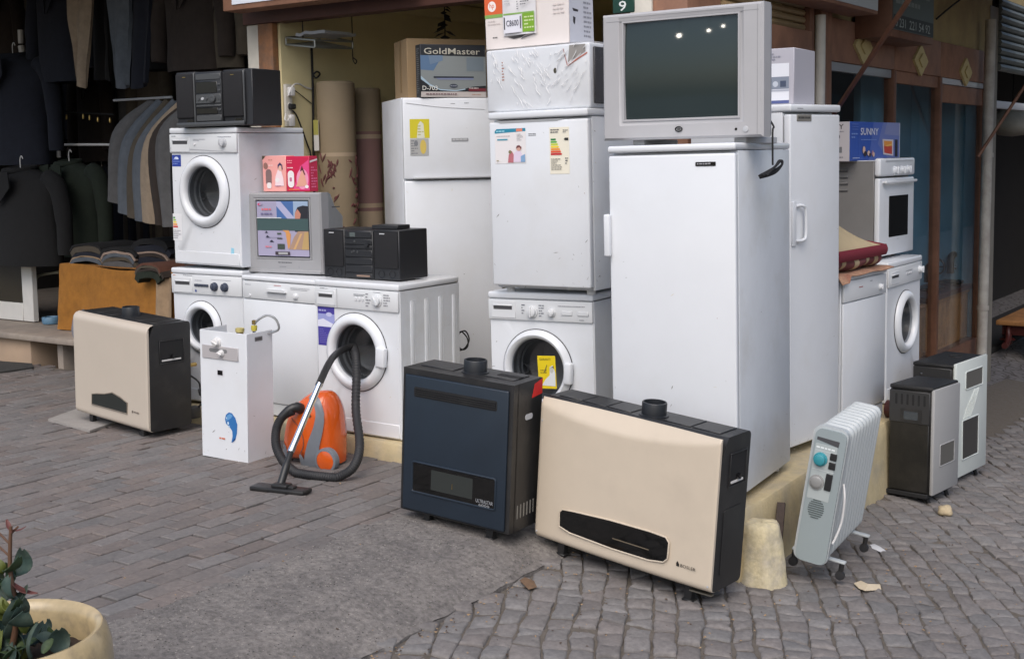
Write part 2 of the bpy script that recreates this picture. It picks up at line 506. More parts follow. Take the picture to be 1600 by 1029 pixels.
for k, (m_, c) in enumerate(stones):
    if k < 300:
        b = MB(); z0 = cobble(b, m_, c, k, True)
        o = b.build('cobblestone', cob, 45); o.location = (m_.x, m_.y, z0)
    else: cobble(rest, m_, c, k, False)
o = rest.build('far_cobblestones', cob, 45); o['kind'] = 'stuff'

# ------------------------------------------------------------------ buildings
PLAST = mat('yellow_plaster', (.52, .43, .26), .85, c2=(.42, .36, .25), c2s=6, c2lo=.45, c2hi=.65, var=.12, vs=14, bump=.7, bs=45)
WALLC = mat('cream_wall', (.70, .61, .35), .8, var=.08, vs=3, bump=.15, bs=60)
WALLW = mat('offwhite_wall', (.60, .57, .50), .75, c2=(.5, .47, .41), c2s=4, var=.07, vs=6, bump=.15, bs=60)
BROWNW = mat('brown_wood', (.17, .078, .045), .6, c2=(.13, .055, .03), c2s=4, var=.15, vs=20, bump=.2, bs=60)
DKBROWN = mat('dark_brown_beam', (.075, .028, .02), .6, var=.2, vs=8)
SALMON = mat('salmon_paint', (.27, .135, .082), .7, c2=(.21, .105, .066), c2s=5, var=.12, vs=12, bump=.2, bs=50)
SHUTM = mat('shutter_tan', (.27, .19, .10), .55, var=.15, vs=8)
SHUTG = mat('shutter_grey', (.11, .12, .11), .55, var=.2, vs=8)
MUST = mat('mustard_wall', (.34, .26, .12), .85, c2=(.27, .20, .10), c2s=3, var=.1, vs=8, bump=.2, bs=40)
STONE = mat('step_stone', (.31, .26, .215), .75, c2=(.24, .205, .175), c2s=4, var=.12, vs=18, bump=.25, bs=70)
PEACH = mat('peach_riser', (.40, .29, .20), .8, c2=(.33, .24, .17), c2s=5, var=.1, vs=10)
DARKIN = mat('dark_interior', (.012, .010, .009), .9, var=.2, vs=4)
TEAL = mat('teal_wall', (.15, .29, .38), .8, c2=(.10, .21, .29), c2s=3, var=.2, vs=6)
FLOORM = mat('shop_floor', (.12, .10, .085), .8, var=.2, vs=10)
WOOD = mat('orange_wood', (.38, .18, .065), .5, c2=(.25, .115, .045), c2s=7, var=.2, vs=25)
DKWOOD = mat('dark_red_wood', (.055, .012, .01), .35, var=.2, vs=18)
GLASSW = CLEARW

# plinth the appliances stand on
b = MB()
poly = [(-6.4, 5.16), (-4.25, 5.0), (-4.1, 4.98), (-2.165, 4.735), (-2.16, 5.0), (-2.22, 6.9), (-2.32, 8.3), (-3.02, 8.3), (-3.02, 5.99), (-6.4, 5.99)]
top = .093
def wob(p, s): return (p[0] + .006 * noise.noise((p[0] * 5, p[1] * 5, s)), p[1] + .006 * noise.noise((p[0] * 5, p[1] * 5, s + 9)))
pp = []
for a, c in zip(poly, poly[1:] + poly[:1]):
    n_ = max(1, int((Vector(a) - Vector(c)).length / .06))
    pp += [(a[0] + (c[0] - a[0]) * k / n_, a[1] + (c[1] - a[1]) * k / n_) for k in range(n_)]
K = len(pp)
vs = []
for z, s, o_ in ((-.75, 1, .02), (-.3, 2, .02), (-.12, 3, .012), (0, 4, .008), (top - .012, 5, 0), (top, 5, -.008)):
    for p in pp:
        q = wob(p, s); d = Vector((-1 if p[0] < -6 else 1 if p[0] > -2.5 else 0, -1 if p[1] < 5.2 else 0)) * o_
        vs.append((q[0] + d.x, q[1] + d.y, z))
b.add(vs, [[r * K + k, r * K + (k + 1) % K, (r + 1) * K + (k + 1) % K, (r + 1) * K + k] for r in range(5) for k in range(K)] + [list(range(5 * K, 6 * K))], PLAST)
tag(b.build('shop_plinth', None, 50), 'low yellow plastered plinth under the white appliances at the street corner', 'plinth')

# corner shop: partition wall, ceiling, beam, corner column, shutter
SH = thing('corner_shop', 'corner appliance shop with cream inner wall, brown beam and rolled shutter', 'building', (0, 0, 0))
b = MB(); b.box(-6.27, 6.0, -.05, -6.0, 9.6, 2.78, WALLC); b.build('side_wall', SH)
b = MB(); b.box(-6.0, 9.6, -.05, -4.2, 9.75, 2.78, WALLC); b.build('back_wall', SH)
b = MB(); b.box(-6.27, 6.0, 2.78, -3.27, 9.75, 2.95, WALLC); b.build('ceiling', SH)
b = MB(); b.box(-6.0, 6.0, -.4, -4.2, 9.6, .085, FLOORM); b.box(-4.199, 6.0, -.4, -3.03, 7.85, .085, FLOORM); b.build('floor', SH)
b = MB(); b.box(-5.998, 6.3, 2.66, -5.9, 9.598, 2.778, WALLC, .02); b.build('cornice', SH)
b = MB(); b.box(-4.3, 7.86, -.4, -4.2, 9.6, 2.778, WALLC); b.build('inner_wall', SH)
b = MB(); b.box(-4.199, 7.86, -.4, -3.07, 7.895, 2.778, WALLC); b.build('inner_wall', SH)
b = MB(); b.box(-6.275, 5.93, 2.505, -2.95, 6.06, 2.80, DKBROWN, .004); b.build('beam', SH)
b = MB(); b.box(-6.275, 5.94, 2.8, -2.96, 9.75, 5.6, MUST); b.build('upper_wall', SH)
b = MB(); b.box(-3.42, 5.945, .1, -3.0, 6.35, 2.504, SALMON, .01); b.build('corner_column', SH)
b = MB(); b.box(-3.33, 5.925, .1, -3.2, 5.944, 2.504, WALLW, .004); b.build('column_strip', SH)
b = MB(); b.box(-3.02, 6.36, 2.2, -2.93, 7.5, 2.34, SALMON, .006); b.build('shutter_header', SH)
for k in range(7):
    b = MB(); z = 2.345 + k * .045
    b.tube([(-2.995, 6.36, z + .022), (-2.995, 7.5, z + .022)], .021, SHUTM, 8); b.build('slat', SH)
b = MB(); b.box(-3.06, 7.5, -.3, -2.945, 7.57, 2.8, BROWNW, .005); b.build('jamb', SH)
b = MB(); b.tube([(-2.93, 7.63, -.2), (-2.93, 7.63, 2.45)], .033, WALLW, 12); b.build('pipe', SH)
b = MB(); b.box(-3.06, 7.68, -.3, -2.94, 7.79, 2.62, SALMON, .006); b.box(-3.06, 7.81, -.3, -2.95, 7.89, 2.62, SALMON, .006); b.build('pilaster', SH)
b = MB(); b.box(-6.268, 5.955, .1, -6.16, 5.998, 2.504, WALLW, .008); b.build('end_strip', SH)
b = MB(); b.box(-6.155, 5.945, .1, -6.02, 5.999, 2.504, mat('orange_board', (.27, .12, .05), .65, c2=(.16, .09, .055), c2s=9, var=.2, vs=30), .006); b.build('end_board', SH)

# green number plate on the corner column
p0 = at(957, 22, 'y', 5.92); p1 = at(991, 0, 'y', 5.92)
NP = thing('number_plate', 'small green house number plate above the big television', 'sign', (p0.x, 5.92, p0.z))
w_, h_ = p1.x - p0.x, (p1.z - p0.z) * 1.35
b = MB(); b.box(0, 0, 0, w_, .012, h_, ink(18, 60, 48), .004, 1); b.build('plate', NP)
decal('lettering', NP, (0, 0, 0), FRONT, [('t', '9', w_ * .3, h_ * .12, h_ * .62, w_ * .34, (225, 230, 228))])

# left shop sign board at the top edge
a0 = at(363, 20, 'y', 5.78); a1 = at(640, -8, 'y', 5.78)
SG = thing('shop_sign', 'orange framed white sign board with blue letters above the left beam', 'sign', (a0.x, 5.70, a0.z))
b = MB(); b.box(0, .0, 0, a1.x - a0.x, .16, .5, SALMON, .006); b.build('frame', SG)
b = MB(); b.box(.09, -.006, .035, a1.x - a0.x - .05, -.001, .47, ink(215, 220, 232)); b.build('face', SG)
decal('lettering', SG, (0, -.006, 0), FRONT, [('t', 'TUUUV', .16, .10, .22, .36, (42, 52, 140))])

# left clothing shop: step, floor, walls
CL = thing('clothing_shop', 'dark open clothing shop with a stone step at the left', 'building', (0, 0, 0))
b = MB(); b.box(-12.0, 5.93, .205, -6.28, 6.62, .255, STONE, .01); b.build('step_slab', CL)
b = MB(); b.box(-12.0, 6.62, -.3, -6.28, 9.6, .262, STONE); b.build('floor', CL)
b = MB(); b.box(-12.0, 5.99, -.3, -8.93, 6.5, .204, PEACH, .006); b.build('riser', CL)
b = MB(); b.box(-8.0, 6.0, -.3, -6.4, 6.5, .204, STONE, .006); b.build('riser', CL)
b = MB(); b.box(-8.62, 6.02, -.3, -8.55, 6.5, .204, STONE, .004); b.build('post', CL)
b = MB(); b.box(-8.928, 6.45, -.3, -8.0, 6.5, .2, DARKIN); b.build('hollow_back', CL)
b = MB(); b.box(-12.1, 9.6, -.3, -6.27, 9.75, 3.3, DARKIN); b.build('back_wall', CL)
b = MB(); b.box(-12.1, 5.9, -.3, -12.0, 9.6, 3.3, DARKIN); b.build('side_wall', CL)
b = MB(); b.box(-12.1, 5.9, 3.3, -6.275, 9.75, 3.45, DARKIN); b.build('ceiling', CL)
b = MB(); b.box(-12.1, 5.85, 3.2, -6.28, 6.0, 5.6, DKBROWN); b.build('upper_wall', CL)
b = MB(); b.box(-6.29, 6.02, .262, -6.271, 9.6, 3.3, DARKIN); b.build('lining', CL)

AW = thing('unseen_awning', 'dark canvas awning stretched above the open clothing shop', 'awning', (0, 0, 0))  # out-of-view awning, added to keep the clothing shop dark
b = MB(); b.sheet(24, 8, lambda u, v: (-12.0 + 5.75 * u, 5.84 - 1.35 * v, 3.42 - .22 * v - .03 * sin(pi * v)), mat('awning_canvas', (.05, .035, .028), .9, var=.1), .006); b.build('canvas', AW, 60)
b = MB(); b.tube([(-12.0, 4.50, 3.19), (-6.25, 4.50, 3.19)], .022, BROWNW, 8); b.build('front_bar', AW)
for x in (-11.9, -9.1, -6.35):
    b = MB(); b.tube([(x, 5.83, 3.05), (x, 4.50, 3.19)], .014, BROWNW, 8); b.build('arm', AW)

# right shop with its show window
NX = -3.0
RS = thing('window_shop', 'shop with brown fascia, yellow diamond ornaments and wooden window posts', 'building', (0, 0, 0))
def xb(name, y0, y1, z0, z1, x0, x1, m, bev=.004, par=RS):
    b = MB(); b.box(x0, y0, z0, x1, y1, z1, m, bev); return b.build(name, par)
zf0 = 2.19; zf1 = 2.47
fw_ = [7.9, 9.25, 10.42, 11.86]
for k in range(3): xb('fascia_board', fw_[k] + .004, fw_[k + 1] - .004, zf0 - .0, zf1, NX - .1, NX + .02, SALMON, .006)
xb('upper_wall', 7.79, 12.1, zf1 - .005, 5.6, NX - .25, NX - .01, MUST, 0)
for y in (9.25, 10.42): xb('window_post', y - .03, y + .03, -.4, zf0, NX - .05, NX + .025, BROWNW)
xb('window_post', 11.79, 11.87, -.5, zf0, NX - .05, NX + .02, BROWNW)
for y0, y1, mm, zz in ((7.9, 9.22, GREYP, .06), (9.28, 10.39, SALMON, .09), (10.45, 11.79, LGREY, .05)):
    xb('transom', y0, y1, zf0 - zz, zf0 - .001, NX - .04, NX + .005, mm)
xb('transom', 10.45, 11.79, zf0 - .2, zf0 - .055, NX - .04, NX, SALMON)
for y0, y1, z1 in ((7.9, 9.22, zf0 - .062), (9.28, 10.39, zf0 - .092), (10.45, 11.79, zf0 - .202)):
    b = MB(); b.box(NX - .022, y0, -.118, NX - .018, y1, z1, GLASSW); b.build('window_pane', RS)
xb('window_base', 7.9, 11.79, -.7, -.12, NX - .1, NX, BROWNW)
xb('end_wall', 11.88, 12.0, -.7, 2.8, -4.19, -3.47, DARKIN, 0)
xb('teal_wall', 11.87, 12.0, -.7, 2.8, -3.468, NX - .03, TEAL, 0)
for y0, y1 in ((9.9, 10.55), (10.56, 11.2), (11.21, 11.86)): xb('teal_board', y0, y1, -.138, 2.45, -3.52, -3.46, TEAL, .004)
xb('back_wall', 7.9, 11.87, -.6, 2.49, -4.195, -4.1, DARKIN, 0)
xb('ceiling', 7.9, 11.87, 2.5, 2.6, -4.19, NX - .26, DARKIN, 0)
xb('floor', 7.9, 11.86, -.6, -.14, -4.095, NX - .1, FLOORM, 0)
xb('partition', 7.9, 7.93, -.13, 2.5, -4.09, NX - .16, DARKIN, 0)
# diamond ornaments on the fascia
ORN = mat('ornament_yellow', (.50, .40, .19), .7, var=.1, vs=30)
for px, py in ((1346, 73), (1436, 95), (1507, 113)):
    c = at(px, py, 'x', NX + .02); b = MB()
    hh = .118; ww = .175; P = []
    for k in range(16):
        a = 2 * pi * k / 16; r0 = (1, .80, .70, .80)[k % 4]
        P.append((ww * r0 * cos(a), hh * r0 * sin(a)))
    b.prism(P, (NX + .04, c.y, c.z), (0, 1, 0), (0, 0, 1), .019, ORN)
    b.prism([(q[0] * .45, q[1] * .45) for q in P], (NX + .052, c.y, c.z), (0, 1, 0), (0, 0, 1), .011, ORN)
    b.build('ornament', RS)

# phone number sign box, white sign above, slanted awning arm
c0 = at(1395, 62, 'x', -2.72); c1 = at(1460, 62, 'x', -2.72)
zb = at(1428, 57, 'x', -2.72).z
PS = thing('phone_sign', 'brown sign box with grey panel and phone digits beside the slanted pole', 'sign', (-2.98, c0.y, zb - .03))
wy = c1.y - c0.y
b = MB(); b.box(0, 0, 0, .25, wy, .75, BROWNW, .006); b.build('box', PS)
b = MB(); b.box(.251, .015, .05, .256, wy - .015, .74, ink(78, 86, 84)); b.build('panel', PS)
decal('lettering', PS, (.256, 0, 0), RIGHT, [('r', .02, .055, wy - .02, .15, (28, 30, 30)), ('t', '0 231', .06, .07, .06, .22, (150, 155, 150)), ('t', '221 54 92', .36, .07, .06, wy - .46, (150, 155, 150)),
      ('l', .06, .20, wy - .1, .42, 3, (120, 126, 122))])
c0 = at(1283, 0, 'x', -2.75); c1 = at(1372, 22, 'x', -2.75)
WS = thing('hanging_sign', 'white sign panel with salmon frame at the top edge, left of the slanted pole', 'sign', (-2.95, c0.y - .3, c1.z - .005))
b = MB(); b.box(0, 0, 0, .2, c1.y - c0.y + .3, .5, SALMON, .006); b.build('frame', WS)
b = MB(); b.box(.201, .02, .022, .206, c1.y - c0.y + .28, .48, ink(190, 195, 198)); b.build('face', WS)
RA = thing('street_awning', 'dark awning over the brown fascia held by a thin slanted brown pole', 'awning', (0, 0, 0))
b = MB(); b.tube([(-2.9, 7.798, 1.841), (-2.2, 7.053, 2.429), (-1.585, 6.40, 2.945)], .016, BROWNW, 8); b.build('arm', RA)
b = MB(); b.sheet(6, 30, lambda u, v: (-2.99 + 1.40 * u, 6.25 + 6.2 * v, 3.16 - .19 * u - .03 * sin(pi * u)), mat('awning_canvas', (.05, .035, .028), .9, var=.1), .006); b.build('canvas', RA, 60)
b = MB(); b.tube([(-1.585, 6.25, 2.96), (-1.585, 12.45, 2.96)], .022, BROWNW, 8); b.build('front_bar', RA)
b = MB(); b.tube(smooth_path([at(1463, 30, 'x', -2.98), at(1482, 14, 'x', -2.96), at(1510, -8, 'x', -2.97)]), .008, BLACKM, 6)
tag(b.build('wall_cable'), 'black cable running up the mustard wall beside the phone sign', 'cable')

OB = thing('street_building', 'plain brown building farther along the opposite side of the street', 'building', (0, 0, 0))
b = MB(); b.box(5.2, 15, -3, 13, 46, 9, mat('dull_facade', (.10, .085, .07), .9, var=.15, vs=1)); b.build('wall', OB)
for k in range(7):
    for z in (1.2, 4.4):
        b = MB(); b.box(5.15, 17 + k * 4, z, 5.198, 18.6 + k * 4, z + 1.8, ink(60, 66, 70), .01, 1); b.build('window', OB)

# drain pipe and the far dark shop
b = MB()
pa, pb = at(1547, 85, 'x', -2.9), at(1531, 640, 'x', -2.9)
PI_ = thing('drain_pipe', 'grey white drain pipe on the wall right of the show window', 'pipe', (0, 0, 0))
DP = mat('pipe_paint', (.42, .40, .36), .6, c2=(.30, .27, .24), c2s=6, var=.1, vs=8)
b.tube([(pa.x, pa.y, pa.z + .3), (pb.x, pb.y, pb.z)], .046, DP, 14); b.build('tube', PI_)
for py in (240, 478):
    c = pa.lerp(pb, (py - 85) / 555); b = MB(); b.lathe([(.048, -.02), (.054, -.02), (.054, .02), (.048, .02)], c, pb - pa, DP, 16); b.build('collar', PI_)
FS = thing('far_shop', 'dark shop with grey roller shutter slats right of the drain pipe', 'building', (0, 0, 0))
xb('side_wall', 12.02, 12.3, -.7, 2.9, -3.4, NX + .0, mat('dim_wall', (.2, .18, .15), .8, var=.2, vs=5), 0, FS)
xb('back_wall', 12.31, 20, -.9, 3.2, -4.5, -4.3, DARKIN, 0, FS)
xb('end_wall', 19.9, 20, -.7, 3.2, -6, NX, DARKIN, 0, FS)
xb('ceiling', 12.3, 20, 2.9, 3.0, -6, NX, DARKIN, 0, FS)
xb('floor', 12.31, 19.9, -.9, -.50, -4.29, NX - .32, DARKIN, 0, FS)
xb('upper_wall', 12.1, 20, 3.0, 5.6, NX - .25, NX - .02, MUST, 0, FS)
for k in range(9):
    b = MB(); z = 2.36 + k * .075
    b.tube([(NX, 12.3, z), (NX, 17, z)], .036, SHUTG, 8); b.build('slat', FS)
xb('rail', 12.3, 17, 1.98, 2.05, NX - .06, NX, LGREY, .006, FS)

# lit lamps hanging on a cable behind the camera: the big screen mirrors them
EM = bpy.data.materials.new('lit_bulb'); EM.use_nodes = True
EM.node_tree.nodes['Principled BSDF'].inputs['Emission Color'].default_value = (1, .93, .82, 1)
EM.node_tree.nodes['Principled BSDF'].inputs['Emission Strength'].default_value = 40
LC = thing('lamp_cable', 'cable between two posts across the street that carries three lamps', 'cable', (0, 0, 0))
LP = [(-5.84, -1.13, 3.25, .055), (-5.26, -1.34, 3.34, .040), (-4.98, -1.42, 3.43, .036)]
b = MB(); b.tube([(-7.6, -.29, 4.05), (-5.84, -1.13, 3.92), (-5.26, -1.34, 3.91), (-4.98, -1.42, 3.91), (-3.2, -2.2, 4.05)], .008, BLACKM, 6); b.build('cable', LC)
for x, y in ((-7.6, -.29), (-3.2, -2.2)):
    b = MB(); b.tube([(x, y, -.3), (x, y, 4.1)], .04, GREYP, 10); b.build('post', LC)
for k, (x, y, z, r) in enumerate(LP):
    t = thing('hanging_lamp', ('largest', 'middle', 'smallest')[k] + ' lit lamp on the cable across the street, mirrored in the big screen', 'lamp', (x, y, z), 0, 0, 'lit lamps across the street')
    b = MB(); b.lathe([(0, -r), (r * .7, -r * .7), (r, 0), (r * .7, r * .7), (r * .3, r)], (0, 0, 0), (0, 0, 1), EM, 20); b.build('bulb', t, 60)
    b = MB(); b.lathe([(r * .3, r * .9), (r * .35, r * 1.6), (.005, r * 1.7), (.005, 3.915 - z)], (0, 0, 0), (0, 0, 1), BLACKM, 10); b.build('cord', t)
# ------------------------------------------------------------------ white goods
def front_plate(b, w, z0, z1, hole, m, ch=.008, n=56):
    """front face with a round opening: hole = (cx, cz, r)"""
    cx, cz, r = hole
    def sq(a, ins):
        dx, dz = cos(a), sin(a); t = 1e9
        for lim, d in (((w - ins - cx), dx), ((ins - cx), dx), ((z1 - ins - cz), dz), ((z0 + ins - cz), dz)):
            if abs(d) > 1e-9 and lim / d > 0: t = min(t, lim / d)
        return cx + dx * t, cz + dz * t
    ang = sorted([2 * pi * k / n for k in range(n)] + [math.atan2(z - cz, x - cx) % (2 * pi) for x in (0, w) for z in (z0, z1)])
    N = len(ang); vs = []
    for a in ang: x, z = sq(a, 0); vs.append((x, ch, z))
    for a in ang: x, z = sq(a, ch * .9); vs.append((x, 0, z))
    for a in ang: vs.append((cx + r * 1.02 * cos(a), 0, cz + r * 1.02 * sin(a)))
    for a in ang: vs.append((cx + r * cos(a), .03, cz + r * sin(a)))
    b.add(vs, [[q * N + k, q * N + (k + 1) % N, (q + 1) * N + (k + 1) % N, (q + 1) * N + k] for q in range(3) for k in range(N)], m)

def knob(par, x, z, r, m, y=0., d=.022, ptr=True, name='knob', a=90):
    b = MB(); b.lathe([(r * 1.15, 0), (r * 1.12, -.006), (r * .92, -.007), (r * .85, -d), (r * .7, -d - .002), (0, -d - .002)], (x, y, z), (0, 1, 0), m, 28)
    if ptr:
        X = Matrix.Translation((x, y - d, z)) @ Matrix.Rotation(radians(a), 4, 'Y')
        b.box(-r * .95, -.008, -r * .16, r * .95, .004, r * .16, m, .002, 1, X)
    return b.build(name, par)

def porthole(th, cx, cz, R, r, handle=0, depth=.13, ringm=None, tiltup=0):
    ringm = ringm or WHITE
    d = MB()
    d.lathe([(R + .003, -.001), (R, -.012), (R - .012, -.024), ((R + r) / 2, -.034), (r + .012, -.030), (r + .003, -.018), (r, -.002), (r, .014)], (cx, 0, cz), (0, 1, 0), ringm, 72)
    door = d.build('door', th, 60)
    g = MB(); g.lathe([(R + .0065, -.0005), (R + .0065, -.0035), (R + .002, -.0035)], (cx, 0, cz), (0, 1, 0), SEAM, 64); g.build('door_seam', door)
    g = MB(); g.lathe([(r, .0), (r * .97, .02), (r * .90, depth * .55), (r * .80, depth * .95), (r * .6, depth), (0, depth * 1.02)], (cx, 0, cz), (0, 1, 0), PORTHOLE, 56)
    g.build('glass', door)
    k = MB(); k.lathe([(r * 1.01, .012), (r * 1.03, .05), (r * .96, .06), (r * .98, .085), (r * .93, .09)], (cx, 0, cz), (0, 1, 0), GASKET, 56); k.build('gasket', door)
    t = MB(); t.lathe([(r * .94, .09), (r * 1.12, .11), (r * 1.15, .36), (r * .8, .38), (0, .385)], (cx, 0, cz - .004), (0, 1, 0), STEEL, 40)
    for q in range(3):
        a = radians(70 + 120 * q); c = Vector((cx + cos(a) * r * 1.05, .24, cz + sin(a) * r * 1.05))
        t.lathe([(.03, -.12), (.022, -.115), (.022, .11), (0, .12)], c, (0, 1, 0), STEEL, 10)
    t.build('drum', th)
    if handle:
        a0 = radians(handle[0]); rr = handle[1]
        h = MB()
        P = []
        for q in range(9):
            a = a0 + radians(-22 + 44 * q / 8); P.append((rr * cos(a), rr * sin(a)))
        for q in range(8, -1, -1):
            a = a0 + radians(-22 + 44 * q / 8); P.append(((rr + handle[2]) * cos(a), (rr + handle[2]) * sin(a)))
        h.prism(P, (cx, -.036, cz), (1, 0, 0), (0, 0, 1), .026, ringm)
        h.build('handle', door)
    return door

def washer(name, label, loc, rz, tilt, w, d, h, hole, pz, group='front loading washing machines', ridges=False):
    th = thing(name, label, 'washing machine', loc, rz, tilt, group)
    cx, cz, R, r = hole
    b = MB(); b.raw = False
    z1 = h - .037
    front_plate(b, w, .012, z1, (cx, cz, r + .012), WHITE)
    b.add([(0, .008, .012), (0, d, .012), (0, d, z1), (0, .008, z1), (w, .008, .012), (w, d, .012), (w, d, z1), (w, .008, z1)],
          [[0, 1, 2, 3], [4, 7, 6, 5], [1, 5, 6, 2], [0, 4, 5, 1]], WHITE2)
    if ridges:
        for q in range(4):
            y = .09 + q * .125
            b.box(w - .002, y, .07, w + .0045, y + .035, z1 - .06, WHITE2, .006, 2)
    b.build('cabinet', th)
    b = MB(); b.box(-.002, -.010, z1 + .002, w + .002, d, h, WHITE, .010, 3); b.build('worktop', th)
    b = MB(); b.box(.001, -.012, pz, w - .001, .004, z1 - .001, PANELW, .006, 2); b.build('control_panel', th)
    b = MB(); b.box(.012, -.0035, .02, w - .012, .002, .094, WHITE, .003, 1); b.build('kick_plate', th)
    for x in (.05, w - .05):
        for y in (.06, d - .06):
            b = MB(); b.lathe([(.02, 0), (.02, .014), (0, .014)], (x, y, -.001), (0, 0, 1), BLACK, 12); b.build('foot', th)
    porthole(th, cx, cz, R, r, depth=.13)
    return th

def drawer(th, x0, z0, x1, z1, y=-.012):
    b = MB(); b.box(x0, y - .003, z0, x1, y + .002, z1, PANELW, .002, 1)
    o = b.build('drawer', th)
    b = MB(); zc = z0 + (z1 - z0) * .55; hh = (z1 - z0) * .16
    b.box(x0 + .015, y - .0035, zc - hh * .3, x1 - .02, y - .0028, zc + hh, SEAM)
    b.box(x0 + .012, y - .010, zc + hh, x1 - .017, y - .002, zc + hh + .008, PANELW, .003, 1)
    b.build('handle', o)

def energy(x, z, w, h):
    C = [(30, 120, 60), (90, 165, 70), (190, 205, 60), (240, 215, 50), (235, 150, 50), (225, 90, 50), (200, 40, 45)]
    it = [('r', x, z, x + w, z + h, (232, 226, 208))]
    for k, c in enumerate(C):
        zz = z + h * (.72 - k * .052); ww = w * (.24 + .05 * k)
        it.append(('p', [(x + w * .06, zz), (x + w * .06 + ww, zz), (x + w * .06 + ww + h * .02, zz + h * .02), (x + w * .06 + ww, zz + h * .04), (x + w * .06, zz + h * .04)], c))
    it += [('p', [(x + w * .74, z + h * .74), (x + w * .8, z + h * .715), (x + w * .97, z + h * .715), (x + w * .97, z + h * .77), (x + w * .8, z + h * .77)], (40, 42, 40)),
           ('l', x + w * .06, z + h * .87, x + w * .5, z + h * .97, 2, (90, 90, 95)), ('l', x + w * .7, z + h * .87, x + w * .95, z + h * .95, 2, (110, 110, 112)),
           ('l', x + w * .08, z + h * .08, x + w * .62, z + h * .34, 6, (140, 136, 128)), ('l', x + w * .8, z + h * .2, x + w * .95, z + h * .36, 3, (100, 100, 100))]
    return it

# upper left machine (stacked)
t = washer('washing_machine', 'upper white washing machine of the left stack, under the black stereo', (-6.227, 5.230, .966), 0, .9, .60, .556, .853, (.296, .463, .216, .152), .70)
drawer(t, .02, .705, .19, .80)
knob(t, .487, .762, .026, LGREY, -.012, a=60)
b = MB(); b.lathe([(.008, 0), (.007, -.007), (0, -.008)], (.235, -.012, .752), (0, 1, 0), PANELW, 14); b.build('button', t)
decal('print', t, (0, -.012, 0), FRONT, [('l', .025, .795, .07, .807, 1, (80, 82, 90)), ('l', .22, .77, .33, .785, 2, (150, 152, 160)), ('l', .44, .79, .56, .8, 1, (150, 152, 160)),
    ('p', [(.003, .728), (.3, .716), (.597, .704), (.597, .7045), (.3, .7185), (.003, .731)], (150, 152, 158))], .0013)
q0, q1 = LOC(t, 269.5, 260), LOC(t, 282.5, 242)
decal('sticker', t, (0, 0, 0), FRONT, [('r', q0.x, q0.z, q1.x, q1.z, (38, 62, 150)), ('e', (q0.x + q1.x) / 2, q1.z - .025, .02, .014, (205, 214, 235)), ('r', q0.x + .01, q1.z - .04, q1.x - .01, q1.z - .028, (38, 62, 150)),
    ('l', q0.x + .01, q0.z + .01, q1.x - .01, q0.z + .05, 3, (120, 140, 205))])
q0, q1 = LOC(t, 271.5, 375), LOC(t, 284, 334)
it = [('r', q0.x, q0.z, q1.x, q1.z, (222, 222, 224))]
for k, c in enumerate([(60, 140, 70), (150, 185, 70), (230, 210, 60), (232, 150, 55), (205, 60, 50)]):
    z = q1.z - .02 - k * .014; it.append(('r', q0.x + .004, z - .010, q0.x + .022 + k * .006, z, c))
it.append(('l', q0.x + .005, q0.z + .01, q1.x - .006, q1.z - .1, 5, (150, 150, 155)))
decal('energy_label', t, (0, 0, 0), FRONT, it)
q0, q1 = LOC(t, 361, 407), LOC(t, 366, 388)
decal('tape', t, (0, 0, 0), FRONT, [('p', [(q0.x, q0.z), (q1.x - .004, q0.z - .006), (q1.x, q1.z), (q0.x + .006, q1.z + .004)], (150, 205, 225))])

# lower left machine
t = washer('washing_machine', 'small-doored white washing machine with two blue knobs at the bottom left', (-6.241, 5.214, .1), 2.9, .3, .603, .55, .851, (.252, .487, .160, .110), .692)
drawer(t, .025, .70, .185, .795)
for x in (.379, .466): knob(t, x, .746, .024, mat('blue_knob', (.045, .055, .085), .4), -.012, a=80)
for k in range(5):
    b = MB(); b.box(.208 + k * .024, -.020, .742, .229 + k * .024, -.011, .758, mat('blue_knob', (.045, .055, .085)), .002, 1); b.build('button', t)
decal('print', t, (0, -.012, 0), FRONT, [('l', .11, .803, .2, .811, 1, (90, 92, 100)), ('l', .21, .775, .33, .784, 1, (160, 160, 168)), ('l', .35, .785, .52, .792, 1, (165, 165, 170)), ('l', .02, .80, .05, .81, 1, (190, 120, 90)), ('e', .217, .714, .008, .008, (60, 80, 140))])

